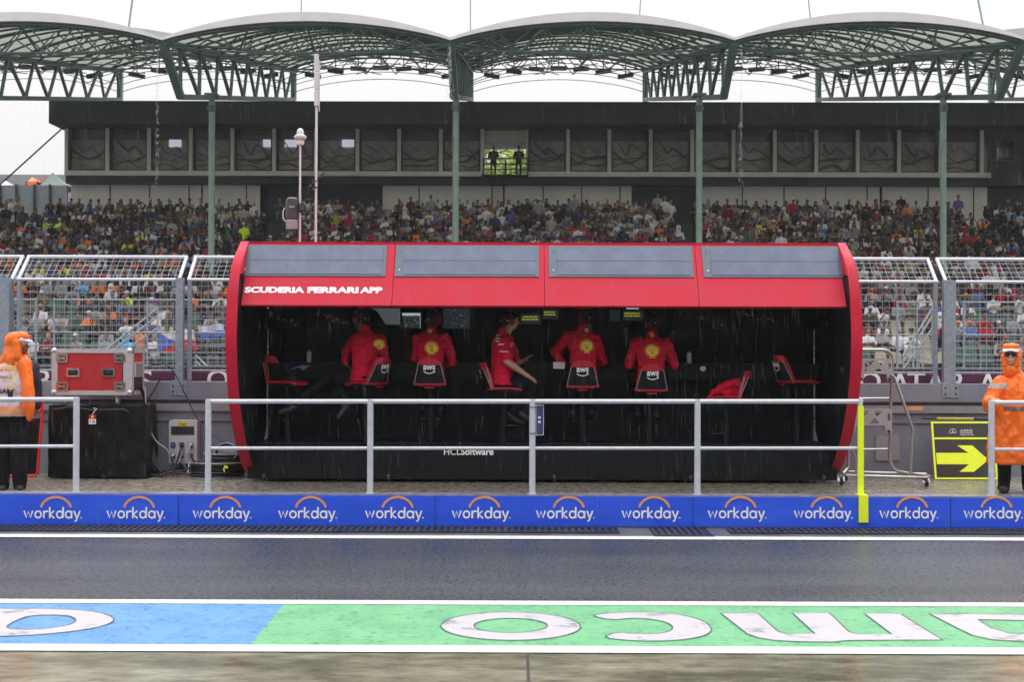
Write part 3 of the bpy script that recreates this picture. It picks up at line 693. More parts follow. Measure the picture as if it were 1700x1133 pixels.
# window bays
def bay(x0, x1, i):
    zt, zb = bz(213), bz(285.5)
    wdw = MB(); t = .09
    for lo, hi in (((x0, YB-.02, zb), (x1, YB+.1, zb+t)), ((x0, YB-.02, zt-t), (x1, YB+.1, zt)), ((x0, YB-.02, zb+t), (x0+t, YB+.1, zt-t)), ((x1-t, YB-.02, zb+t), (x1, YB+.1, zt-t))): wdw.b2(lo, hi)
    w_ = wdw.build('window', 'mullion', bl)
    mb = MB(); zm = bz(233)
    mb.b2((x0+t, YB+.3, zb+t), (x1-t, YB+.34, zm)); mb.build('blind', 'blind', w_)  # solid board standing in for the brownish reflection in the pane
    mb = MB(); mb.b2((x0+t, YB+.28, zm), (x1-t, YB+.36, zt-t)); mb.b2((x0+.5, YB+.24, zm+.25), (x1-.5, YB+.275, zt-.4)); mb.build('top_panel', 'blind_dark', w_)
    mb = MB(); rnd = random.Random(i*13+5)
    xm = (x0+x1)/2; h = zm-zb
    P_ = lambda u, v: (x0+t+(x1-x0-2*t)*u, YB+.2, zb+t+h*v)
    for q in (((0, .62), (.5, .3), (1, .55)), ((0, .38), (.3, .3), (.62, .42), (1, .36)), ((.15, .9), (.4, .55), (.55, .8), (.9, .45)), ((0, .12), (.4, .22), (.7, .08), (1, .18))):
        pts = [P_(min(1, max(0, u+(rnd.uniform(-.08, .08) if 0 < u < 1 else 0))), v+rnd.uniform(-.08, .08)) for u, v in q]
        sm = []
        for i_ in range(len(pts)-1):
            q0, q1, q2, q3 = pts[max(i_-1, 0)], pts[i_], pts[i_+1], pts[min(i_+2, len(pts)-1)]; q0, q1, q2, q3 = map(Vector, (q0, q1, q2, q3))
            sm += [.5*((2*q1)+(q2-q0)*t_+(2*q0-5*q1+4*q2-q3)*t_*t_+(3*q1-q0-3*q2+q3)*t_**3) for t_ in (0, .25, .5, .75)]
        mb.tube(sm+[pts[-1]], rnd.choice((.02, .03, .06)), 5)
    mb.build('inside_lattice', 'blind_dark', w_)  # wavy struts imitate trusses reflected in the glass
    mb = MB(); mb.b2((x0+t, YB+.04, zb+t), (x1-t, YB+.05, zt-t)); mb.build('pane', 'glass', w_)
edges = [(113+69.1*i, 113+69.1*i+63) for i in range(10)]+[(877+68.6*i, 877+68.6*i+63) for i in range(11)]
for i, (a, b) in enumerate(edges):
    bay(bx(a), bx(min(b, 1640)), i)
    mb = MB(); xa = bx(b); xb = bx(b+6); mb.b2((xa, YB-.12, bz(286)), (xb, YB+.4, bz(212))); mb.build('pillar', 'bld_grey', bl)
for px in (291, 447, 483, 578):       # lit lamps seen through the windows
    mb = MB(); p = W(px, 238, YB+.25); mb.b2((p.x-.33, YB+.21, p.z-.2), (p.x+.33, YB+.24, p.z+.2)); mb.build('lit_screen', 'lit', bl)
# side, back and inner walls
for a, b, c, d, e in ((107, 113, 0, 294, 0), (800, 803.5, 0, 294, 0), (873.5, 877, 0, 294, 0), (803.6, 873.4, .3, 234, 1)): mb = MB(); mb.b2((bx(a), YB+c, bz(d)), (bx(b), YB+3, bz(212) if e else zR0)); mb.build('cross_wall', 'bld_grey', bl)
mb = MB(); mb.b2((bx(113), YB+1.2, bz(294)), (bx(800), YB+1.4, zR0)); mb.b2((bx(877), YB+1.2, bz(294)), (bx(1643), YB+1.4, zR0)); mb.build('back_wall', 'bld_dark', bl)
# dark stair tower at the right end
mb = MB(); mb.b2((bx(1650), YB+.6, bz(294)), (bx(1662), YB+3, zR0)); mb.b2((bx(1690), YB+.6, bz(294)), (60, YB+3, zR0)); mb.b2((bx(1662), YB+.6, bz(230)), (bx(1690), YB+3, zR0)); mb.b2((bx(1662), YB+.6, bz(294)), (bx(1690), YB+3, bz(262))); mb.build('stair_tower', 'bld_dark2', bl)
def balcony(px0, px1, label):
    r = root('balcony_railing', W((px0+px1)/2, 293, YB-.85), label, 'railing', 'dark balcony railings on the building')
    mb = MB(); Y = YB-.85
    for py in (263, 272, 281): mb.tube([W(px0, py, Y), W(px1, py, Y)], .035, 6)
    for i in range(3): x = px0+(px1-px0)*i/2; mb.tube([W(x, 293, Y), W(x, 263, Y)], .04, 6)
    mb.build('bars', 'mullion', r)
balcony(803, 876, 'dark balcony railing in front of the open doorway'); balcony(1646, 1700, 'dark balcony railing at the right end of the building')
# ------------------------------------------------------------------ roof canopies
YFr, YBk = 43.9, 72.0
nodes = [-686, -208, 270, 748, 1219, 1700, 2180, 2660]
backs = [-90, 200, 488, 782, 1071, 1358, 1645, 1935]
def bayroof(k):
    f0 = W(nodes[k], 66, YFr); f1 = W(nodes[k+1], 66, YFr); g0 = W(backs[k], 114, YBk); g1 = W(backs[k+1], 114, YBk)
    A = W((nodes[k]+nodes[k+1])/2, 35, YFr).z; Bz = W(850, 93, YBk).z
    def S(u, v, dz=0):
        a = f0.lerp(f1, u); b = g0.lerp(g1, u); p = a.lerp(b, v)
        arch = (1-(2*u-1)**2); arch = arch**.92 if arch > 0 else 0
        h = (A-f0.z)*(1-v)+(Bz-g0.z)*v
        bulge = .5*math.sin(math.pi*v)
        return Vector((p.x, p.y, p.z+arch*(h+bulge)+dz))
    desc = ['far left', 'left edge', 'left middle', 'right middle', 'right', 'far right', 'outer right'][k]
    r = root('roof_canopy', (S(.5, 0).x, YFr, f0.z), '%s arched canopy bay of the grandstand roof with green lattice' % desc, 'roof canopy', 'arched canopy bays of the grandstand roof')
    nu, nv = 24, 14; mb = MB()
    for j in range(nv+1):
        for i in range(nu+1): mb.v.append(S(i/nu, j/nv))
    for j in range(nv):
        for i in range(nu): a = j*(nu+1)+i; mb.face((a, a+1, a+nu+2, a+nu+1))
    mb.smooth = True; mb.build('membrane', 'membrane', r)
    mb = MB()                                   # front fascia, swelling in the middle
    for i in range(nu):
        u0, u1 = i/nu, (i+1)/nu; b = len(mb.v)
        for u in (u0, u1):
            t = .06+.22*math.sin(math.pi*u)
            mb.v += [S(u, 0, t)+Vector((0, -.12, 0)), S(u, 0, -.03)+Vector((0, -.12, 0)), S(u, 0, -.03)+Vector((0, .12, 0)), S(u, 0, t)+Vector((0, .12, 0))]
        for q in ((0, 1, 5, 4), (1, 2, 6, 5), (2, 3, 7, 6), (3, 0, 4, 7)): mb.face([b+x for x in q])
    mb.build('edge_fascia', 'roof_edge', r)
    mb = MB(); na = 13                          # arch ribs under the membrane
    for j in range(na+1):
        v = j/na; mb.tube([S(i/16, v, -.13) for i in range(17)], .045 if j % 3 else .075, 5, caps=False)
    mb.build('arch_rib', 'green_dark', r)
    mb = MB()                                   # deep lattice: lower arches with zigzag
    for j in range(0, 8):
        v = .03+j/7*.94; nz = 12
        lo = lambda u: S(u, v, -.15-.95*math.sin(math.pi*u)**.7)
        if j % 2 == 0: mb.tube([lo(i/16) for i in range(17)], .04, 5, caps=False)
        for i in range(nz):
            u0 = i/nz; u1 = (i+1)/nz
            (mb.tube([S(u0, v, -.13), lo(u1)], .028, 4, caps=False) if i % 2 == 0 else mb.tube([lo(u0), S(u1, v, -.13)], .028, 4, caps=False))
    for j in range(7):                         # diagonals in plan
        v0 = .03+j/7*.94; v1 = v0+.134
        for i in range(6):
            if (i+j) % 2: continue
            u0 = i/6+.03; u1 = (i+1)/6
            a = lambda u, v: S(u, v, -.15-.95*math.sin(math.pi*min(.99, max(.01, u)))**.7)
            mb.tube([a(u0, v0), a(u1, v1)], .026, 4, caps=False); mb.tube([a(u1, v0), a(u0, v1)], .026, 4, caps=False)
    mb.build('lattice', 'green_steel', r)
    # triangular brace at the mouth
    mb = MB(); c = S(.5, .08, -1.25); e0 = S(.2, .12, -.7); e1 = S(.8, .12, -.7)
    mb.tube([S(.02, 0, -.2), e0, c, e1, S(.98, 0, -.2)], .05, 5); 
    for u in (.1, .3, .5, .7, .9): mb.tube([S(u, 0, -.1), (e0 if u < .4 else e1 if u > .6 else c)], .04, 5)
    mb.build('mouth_brace', 'green_steel', r)
    for i in range(7):                          # floodlight boxes along the back edge
        u = .12+.76*i/6; p = S(u, .97, -.75-.0*i); mb = MB(); mb.box(p, (.85, .3, .22), Euler((.1, R(-14*(2*u-1)), 0))); mb.tube([p, S(u, .97, -.1)], .03, 4); mb.build('floodlight', 'mullion', r)
    for v_, d_z in ((1, -.9), (1, -1.3), (.9, -.9), (.8, -.9)): mb = MB(); mb.tube([S(i/16, v_, d_z) for i in range(17)], .02, 4, caps=False); mb.build('cable', 'green_dark', r)
for k in range(7): bayroof(k)
for k in range(len(nodes)):
    a = W(nodes[k], 70, YFr); b = W(backs[k], 118, YBk); la = W(nodes[k]+ (867-nodes[k])*.05, 161, YFr+2.0); lb = W(backs[k], 165, YBk-.4)
    desc = ['outer left', 'left edge', 'left', 'centre', 'right of centre', 'right', 'right edge', 'outer right'][k]
    r = root('roof_truss', a, '%s green roof girder with zigzag web running back to the building' % desc, 'girder', 'green girders between the canopy bays')
    mb = MB(); mb.bar(a, b, .22, .22); mb.build('top_chord', 'green_steel', r)
    mb = MB(); mb.bar(la, lb, .2, .2); mb.build('bottom_chord', 'green_steel', r)
    mb = MB(); mb.bar(a, la, .26, .2); mb.build('end_strut', 'green_steel', r)
    mb = MB(); mb.bar(b+Vector((0, 0, .6)), (b.x, b.y-.1, zR1-.1), .28, .28); mb.build('rear_post', 'green_pale', r)
    mb = MB(); n = 9
    for i in range(n):
        t0 = (i+.0)/n; tm = (i+.5)/n; t1 = (i+1)/n
        p = la.lerp(lb, t0); q = a.lerp(b, min(1, tm+.03)); s = la.lerp(lb, t1); mb.bar(p, q, .12, .12); mb.bar(q, s, .12, .12)
    mb.build('web', 'green_steel', r)
for px, l in ((-53, 'column outside the left edge'), (352, 'green column left of the white mast'), (757, 'green column above the pit stand centre'), (1161, 'green column above the right part of the pit stand'), (1566, 'green column above the right debris fence'), (1970, 'green column outside the right edge')):
    t = W(px, 166, 51.2); r = root('roof_column', (t.x, 51.2, 1.5), 'pale '+l, 'column', 'green columns carrying the canopy roof')
    mb = MB(); mb.tube([(t.x, 51.2, .5), (t.x, 51.2, t.z+.2)], .125, 12); mb.smooth = True; mb.build('shaft', 'green_pale', r)
    mb = MB(); mb.box((t.x, 51.2, t.z+.18), (.5, .5, .12)); mb.lathe([(.2, -.35), (.14, -.6)], (t.x, 51.2, t.z+.12), 10); mb.build('head_plate', 'green_steel', r)
# stay rods above the roof
for i, (p, q, Y) in enumerate((((214, 42), (221, -10), 50), ((500, 20), (500.5, -10), 50), ((781, 50), (781, -10), 50), ((1062, 24), (1064, -10), 50), ((1345, 26), (1341, -10), 50), ((1633, 46), (1622, -10), 50))):
    a = W(*p, Y); b = W(*q, Y); d = (b-a)*3; mb = MB(); mb.tube([a-(b-a)*.3, a+d], .04 if i in (0, 5) else .025, 6)
    o = mb.build('stay_rod', 'green_pale', at=a); tag(o, ['stay rod rising from the left edge canopy', 'thin stay rod above the white mast', 'thin stay rod above the centre girder', 'thin stay rod left of the right canopy', 'thin stay rod over the right canopy', 'thick leaning stay rod at the right canopy'][i], 'rod', 'stay rods of the canopy roof')
mb = MB(); mb.tube([W(110, 207, 70), W(-40, 343, 66)], .045, 5); tag(mb.build('guy_wire', 'mullion', at=W(110, 207, 70)), 'dark guy wire from the building corner down to the left edge', 'wire')
# ------------------------------------------------------------------ behind, at the left
Y = 95
a = W(-200, 322, Y); b = W(112, 290, Y); mb = MB(); mb.b2((a.x, Y, a.z-8), (b.x, Y+3, b.z)); tag(mb.build('far_building', 'bld_grey_l' if 'bld_grey_l' in M else 'bld_grey', at=a), 'low grey building beyond the left end of the stand', 'building')
def tent(px0, px1, pt, pb, Y, m, label):
    r = root('tent', W((px0+px1)/2, pb+30, Y), label, 'tent', 'tents at the left behind the stand'); a = W(px0, pb, Y); b = W(px1, pb, Y); c = W((px0+px1)/2, pt, Y+2); w = b.x-a.x
    mb = MB(); base = [(a.x, Y, a.z), (b.x, Y, a.z), (b.x, Y+4, a.z), (a.x, Y+4, a.z)]
    n = 5
    for i in range(4):
        p, q = Vector(base[i]), Vector(base[(i+1) % 4]); prev = (p, q)
        for j in range(1, n+1):
            t = j/n; s = t**.7; zc = c.z*t**1.5+a.z*(1-t**1.5)
            f = lambda s_: Vector((s_.x+(c.x-s_.x)*t, s_.y+(c.y-s_.y)*t, zc)); cur = (f(p), f(q)); mb.sheet([prev[0], prev[1], cur[1], cur[0]]); prev = cur
    mb.build('canopy', m, r)
    mb = MB(); mb.b2((a.x, Y, a.z-.4), (b.x, Y+.05, a.z)); mb.build('valance', m, r)
    mb = MB()
    for x, y, z in base: mb.bar((x, y, z), (x, y, z-5), .08)
    mb.build('leg', 'mullion', r)
tent(62, 112, 286, 308, 88, 'tent_green', 'grey green peaked tent beside the building corner'); tent(-8, 26, 300, 310, 90, 'white_cloth', 'small white tent at the left edge')
tent(44, 62, 294, 301, 92, 'orange', 'small orange tent top beside the green tent')
mb = MB(); a = W(-100, 307, 80); b = W(109, 340, 80); mb.b2((a.x, 80, b.z-2), (b.x, 80.1, a.z)); r = tag(mb.build('screen_fence', 'fence_grey', at=(a.x, 80, b.z)), 'grey screened fence with dark posts at the left behind the crowd', 'fence')
for px in (0, 27, 57, 83): mb = MB(); p = W(px, 306, 79.9); mb.bar((p.x, 79.9, p.z-4), p, .12); mb.build('post', 'mullion', r)
# ================================================================== the red pit stand
XC = W(901, 560, 16).x; HW = 3.60
st = root('pit_stand', (XC, 16.5, ZP), 'large red and black open-fronted pit stand with four grey panels on its canopy', 'pit stand')
YT_, YBt = 16.02, 15.56
ZT, ZFB = W(900, 404, YT_).z, W(900, 508, YBt).z
prof = [(16.02, 402), (15.86, 415), (15.72, 428), (15.6, 446), (15.5, 475), (15.44, 510), (15.40, 560), (15.44, 610), (15.58, 665), (15.85, 720), (16.2, 760), (16.5, 784)]
pr_ = []
for i in range(len(prof)-1):
    q0, q1, q2, q3 = prof[max(i-1, 0)], prof[i], prof[i+1], prof[min(i+2, len(prof)-1)]
    for k in range(5):
        t = k/5; pr_.append(tuple(.5*(2*q1[c]+(q2[c]-q0[c])*t+(2*q0[c]-5*q1[c]+4*q2[c]-q3[c])*t*t+(3*q1[c]-q0[c]-3*q2[c]+q3[c])*t**3) for c in (0, 1)))
prof = pr_+[prof[-1]]
pf = [(y, W(900, p, y).z) for y, p in prof]
for s, nm in ((-1, 'left'), (1, 'right')):
    xi, xo = XC+s*(HW+.012), XC+s*(HW+.145); rp = Matrix(((0, 1, 0), (1, 0, 0), (0, 0, 1)))
    mb = MB()
    loop = pf+[(16.75, pf[-1][1]), (17.25, pf[-1][1]+.5), (17.32, 2.4), (17.25, pf[0][1])]
    n = len(loop); nf = len(pf); inner = .0
    for x, k in ((xo, 0), (xi, 1)):
        for i, (y, z) in enumerate(loop):
            th = 1.0
            if i < nf: t = i/(nf-1); th = .62+.38*min(1, t*2.2)         # thinner towards the top
            xx = xi + (xo-xi)*th if k == 0 else xi
            mb.v.append(Vector((xx, y, z)))
    tri = tessellate_polygon([[Vector((y, z, 0)) for y, z in loop]])
    for t in tri: mb.mi = 0; mb.face(t); mb.mi = 1; mb.face([n+t[2], n+t[1], n+t[0]])
    mb.mi = 0
    for i in range(n): j = (i+1) % n; mb.face((i, j, n+j, n+i))
    wg = mb.build('side_wing', ['red', 'black'], st)
    mb = MB(); top = [(y, z) for y, z in pf if z > W(900, 462, 15.6).z]      # red cheek joining the canopy to the wing
    lp = [(y+.004, z) for y, z in top]+[(YT_+.3, top[-1][1]+.12), (YT_+.3, top[0][1])]
    for x in (xi-s*.012, xi-s*.002): mb.v += [Vector((x, y, z)) for y, z in lp]
    nn = len(lp)
    for t in tessellate_polygon([[Vector((y, z, 0)) for y, z in lp]]): mb.face(t); mb.face([nn+q for q in t])
    for i in range(nn): j = (i+1) % nn; mb.face((i, j, nn+j, nn+i))
    mb.build('cheek_panel', 'red', st)
# fascia canopy: four red sections, each with a grey panel
import itertools
fx = [XC-HW, W(656, 450, 16.0).x, W(903, 450, 16.0).x, W(1153, 450, 16.0).x, XC+HW]
tv = Vector((0, YT_, ZT))-Vector((0, YBt, ZFB)); FL = tv.length; ang = math.atan2(tv.y, tv.z)
FR = Euler((-ang, 0, 0)); fn_ = FR.to_matrix() @ Vector((0, -1, 0))
def fpt(x, t, d=0): return Vector((x, YBt, ZFB))+tv*t+fn_*d
for i in range(4):
    a, b = fx[i]+.003, fx[i+1]-.003; mb = MB(); mb.box(fpt((a+b)/2, .5, -.02), (b-a, .04, FL), FR)
    fa = mb.build('fascia_section', 'red', st)
    px = [(409, 645), (660, 894), (910, 1145), (1161, 1393)][i]
    u0, u1 = W(px[0], 435, 16.15).x, W(px[1], 435, 16.15).x
    mb = MB(); mb.box(fpt((u0+u1)/2, .70, .006), (u1-u0, .012, FL*.50), FR); fr = mb.build('panel_frame', 'panel_frame', fa)
    mb = MB(); mb.box(fpt((u0+u1)/2+.03, .70, .0155), (u1-u0-.15, .006, FL*.44), FR); mb.build('grey_panel', 'screen_blue', fr)
    mb = MB(); w_ = u1-u0
    mb.bar(fpt(u0+.09, .70, .0195), fpt(u1-.03, .70, .0195), .004, .002)
    for t in (.32, .62, .87): mb.bar(fpt(u0+w_*t, .5 if t != .62 else .70, .0195), fpt(u0+w_*t, .70 if t != .62 else .9, .0195), .003, .002)
    mb.build('cell_line', 'panel_frame', fr)
    mb = MB(); mb.box(fpt(u0+.055, .55, .016), (.014, .006, .018), FR); mb.build('white_light', 'white', fr)
    mb = MB(); mb.box(fpt(u0+.055, .87, .016), (.008, .006, .06), FR); mb.build('white_mark', 'panel_frame', fr)
    if i == 0:
        mb = MB(); c0 = W(410, 481, 15.8).x; c1 = W(639, 481, 15.8).x; t_ = .235
        put_text(mb, 'SCUDERIA', fpt(c0+(c1-c0)*.215, t_, .004), (c1-c0)*.43, .086, FR, bold=.05); put_text(mb, 'FERRARI', fpt(c0+(c1-c0)*.635, t_, .004), (c1-c0)*.365, .086, FR, bold=.05)
        put_text(mb, 'APP', fpt(c0+(c1-c0)*.91, t_, .004), (c1-c0)*.16, .086, FR, bold=.05); mb.build('lettering', 'white', fa)
mb = MB(); mb.box(fpt(XC, 1.0, -.02)+Vector((0, .05, .008)), (2*HW, .16, .022)); mb.b2((XC-HW, YT_+.08, ZT-.06), (XC+HW, 17.3, ZT-.01)); mb.build('roof', 'red', st)
mb = MB(); mb.b2((XC-HW, 15.78, ZFB+.06), (XC+HW, 17.3, ZFB+.09)); mb.build('ceiling', 'black', st)
mb = MB(); mb.b2((XC-HW, 17.3, ZP+.05), (XC+HW, 17.36, ZT-.06)); mb.build('back_wall', 'black', st)
# platform box and skirt, narrower than the wings
ZFL = W(900, 738, 16.42).z
xl, xr = W(412, 790, 16.45).x, W(1388, 790, 16.45).x
mb = MB(); mb.b2((XC-HW, 16.45, ZP+.16), (XC+HW, 17.3, ZFL)); mb.build('floor_box', 'black', st)
mb = MB(); mb.b2((xl, 16.40, ZP+.03), (xr, 16.449, ZFL)); sk = mb.build('skirt_panel', 'black', st)
mb = MB(); mb.b2((xl-.05, 16.37, ZFL-.006), (xr+.05, 16.46, ZFL+.014)); mb.build('step_edge', 'black_gloss', st)
mb = MB(); c = W(778, 750.6, 16.4); w_ = W(819, 749, 16.4).x-W(737, 749, 16.4).x
put_text(mb, 'HCL', (c.x-w_*.33, 16.393, c.z), w_*.34, .082, bold=.008); put_text(mb, 'Software', (c.x+w_*.175, 16.393, c.z+.003), w_*.66, .088, bold=.028); mb.build('lettering', 'white', sk)
mb = MB()
for t in (.125, .38, .63, .87): x = xl+(xr-xl)*t; mb.b2((x-.002, 16.392, ZP+.05), (x+.002, 16.399, ZFL-.02))
mb.build('skirt_seam', 'black_gloss', sk)
for px in (440, 646, 920, 1145, 1365):
    p = W(px, 799, 16.5); q = MB(); q.lathe([(.05, -.018), (.055, 0), (.05, .018)], (p.x, 16.44, ZP+.055), 14, 'X'); w_ = q.build('castor', 'galv_dark', st)
# desk with its rear upstand and monitors
ZD = W(900, 603, 16.95).z
mb = MB(); mb.b2((XC-HW, 16.82, ZD-.035), (XC+HW, 17.3, ZD)); mb.b2((XC-HW+.05, 16.86, ZD-.20), (XC+HW-.05, 16.9, ZD-.035)); dk = mb.build('desk', 'black', st)
mb = MB(); mb.b2((XC-HW+.1, 16.812, ZD-.012), (XC+HW-.1, 16.819, ZD-.006)); mb.build('edge_strip', 'black_gloss', dk)
mb = MB(); mb.b2((XC-HW+.05, 17.1, ZD), (XC+HW-.05, 17.28, ZD+.12)); mb.build('keyboard_shelf', 'black', dk)
M['scr_dark'] = mat('dark_screen', (.004, .005, .006), .3, var=.2, spec=.15)
M['scr_data'] = mat('data_screen', (.006, .008, .01), .35, spec=.15, emit=(.16, .2, .24, .06))
M['scr_teal'] = lerp_mat('teal_map', (.03, .11, .12), (.12, .2, .2), .4, .6, scale=20, rough=.3)
M['scr_light'] = mat('light_bar', (.3, .33, .35), .3, emit=(.5, .55, .6, .45))
M['scr_text'] = mat('screen_text', (.15, .18, .2), .3, emit=(.4, .47, .5, .3))
M['scr_yellow'] = mat('yellow_row', (.4, .4, .02), .3, emit=(.65, .7, .02, .4))
M['scr_track'] = mat('video_frame', (.03, .035, .04), .3, emit=(.3, .36, .42, .12))
M['scr_dim'] = mat('dim_red_text', (.10, .04, .04), .3, emit=(.35, .16, .15, .3))  # painted glow for reddish reflections on dark screens
rnd = random.Random(4)
def monitor(px0, px1, py0, py1, kind):
    Y = 17.12; a = W(px0, py0, Y); b = W(px1, py1, Y); cx, cz = (a.x+b.x)/2, (a.z+b.z)/2; w_, h_ = b.x-a.x, a.z-b.z
    mb = MB(); mb.rbox((cx, Y+.02, cz), (w_+.03, .035, h_+.03), .01); mo = mb.build('monitor', 'black', st)
    mb = MB(); mb.b2((a.x, Y-.003, b.z), (b.x, Y+.001, a.z)); mb.build('screen', 'scr_data' if kind in 'dty' else 'scr_track' if kind == 'v' else 'scr_dark', mo)
    if kind in 'dt':
        mb = MB()
        for k in range(34): x = a.x+.02+rnd.random()*(w_-.05); z = b.z+.02+rnd.random()*(h_-.04); l = rnd.choice((.006, .012, .02)); mb.b2((x, Y-.006, z), (x+l, Y-.004, z+.004))
        mb.build('readout', 'scr_text', mo)
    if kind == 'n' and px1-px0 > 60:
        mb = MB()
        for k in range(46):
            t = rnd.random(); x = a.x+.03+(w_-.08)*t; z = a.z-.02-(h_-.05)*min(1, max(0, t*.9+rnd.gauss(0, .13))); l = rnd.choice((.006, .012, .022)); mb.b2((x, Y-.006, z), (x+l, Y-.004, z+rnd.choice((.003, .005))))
        mb.build('dim_readout', 'scr_dim', mo)  # scattered specks imitate reflections, the screen itself is dark
    if kind == 't':
        mb = MB(); mb.b2((a.x, Y-.008, a.z-.035), (b.x, Y-.005, a.z)); mb.b2((b.x-.006, Y-.008, b.z), (b.x, Y-.005, a.z-.04)); mb.build('title_bar', 'scr_light', mo)
    if kind == 'y':
        mb = MB()
        for z in (.45, .72):
            x = a.x+.02
            while x < b.x-.04: l = rnd.choice((.015, .025, .035)); mb.b2((x, Y-.007, b.z+h_*z-.006), (min(x+l, b.x-.01), Y-.005, b.z+h_*z+.006)); x += l+.008
        mb.build('yellow_row', 'scr_yellow', mo)
    if kind == 'v':
        mb = MB(); mb.sheet([(a.x, Y-.006, b.z), (a.x+w_*.5, Y-.006, b.z), (a.x+w_*.2, Y-.006, b.z+h_*.8), (a.x, Y-.006, a.z)]); mb.build('dark_shape', 'scr_dark', mo)
    mb = MB(); mb.bar((cx, 17.2, cz), (cx, 17.2, ZD), .05); mb.build('arm', 'black', mo)
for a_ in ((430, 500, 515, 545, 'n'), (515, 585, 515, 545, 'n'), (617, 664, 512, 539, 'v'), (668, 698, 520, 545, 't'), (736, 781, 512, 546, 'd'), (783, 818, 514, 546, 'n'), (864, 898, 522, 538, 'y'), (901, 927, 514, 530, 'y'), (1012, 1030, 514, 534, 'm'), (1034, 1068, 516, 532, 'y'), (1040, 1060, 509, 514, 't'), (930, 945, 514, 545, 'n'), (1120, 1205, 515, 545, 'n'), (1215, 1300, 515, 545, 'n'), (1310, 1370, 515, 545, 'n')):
    if a_[4] == 'm':
        Y = 17.12; a = W(a_[0], a_[2], Y); b = W(a_[1], a_[3], Y); mb = MB(); mb.b2((a.x-.01, Y, b.z-.09), (b.x+.01, Y+.03, a.z+.01)); mo = mb.build('monitor', 'black', st); mb = MB(); mb.b2((a.x, Y-.004, b.z), (b.x, Y-.001, a.z)); mb.build('map_screen', 'scr_teal', mo)
    else: monitor(*a_)
for px, w_ in ((533, 30), (634, 18), (1227, 28), (1330, 26), (928, 14)):
    p = W(px, 510, 16.1); mb = MB(); mb.b2((p.x-w_*.0037, 16.1, ZFB+.045), (p.x+w_*.0037, 16.45, ZFB+.058)); mb.build('ceiling_lamp', 'lamp', st)
# grey ends seen through the right wing
for py in (522, 543):
    p = W(1400, py, 16.6); mb = MB(); mb.b2((XC+HW-.02, 16.5, p.z-.05), (XC+HW-.004, 16.7, p.z+.05)); mb.build('switch_plate', 'black_gloss', st)
# small things on the desk
def bottle(px, label):
    p = W(px, 601, 16.9); r = root('bottle', (p.x, 16.9, ZD), label, 'bottle', 'white bottles on the desk')
    mb = MB(); mb.lathe([(.028, 0), (.032, .004), (.032, .125), (.024, .14)], (p.x, 16.9, ZD), 16); mb.smooth = True; mb.build('flask', 'offwhite', r)
    mb = MB(); mb.lathe([(.025, .14), (.025, .155), (.012, .162)], (p.x, 16.9, ZD), 12); mb.smooth = True; mb.build('cap', 'panel_frame', r)
bottle(513, 'white bottle on the desk above the leftmost red seat'); bottle(1144, 'white bottle on the desk right of the rightmost seated person')
p = W(1167, 612, 16.84); mb = MB(); mb.lathe([(.035, -.012), (.042, 0), (.036, .012), (.02, .016)], (p.x, 16.835, p.z), 18, 'Y'); mb.smooth = True; tag(mb.build('round_dial', 'offwhite', at=p), 'small round white dial on the desk front right of the bottle', 'dial')
p = W(500, 611, 16.8); mb = MB()
mb.tube([p+Vector(q) for q in ((-.13, -.02, -.02), (-.09, -.03, .015), (-.03, -.03, .028), (.02, -.03, .02))], .008, 6)
b = Body(); b.ell(p+Vector((.03, -.02, 0)), (.045, .02, .035)); b.cap(p+Vector((.0, -.02, .02)), p+Vector((.1, -.02, .02)), .012, .012); b.cap(p+Vector((-.12, -.02, -.02)), p+Vector((0, -.02, .025)), .009, .009)
me = b.mesh(.006, 2); me.transform(Matrix.Translation(-p)); o = obj_from(me, 'blue_strap', 'blue_light'); o.location = p; tag(o, 'crumpled light blue strap hanging at the desk edge above the leftmost seat', 'strap')
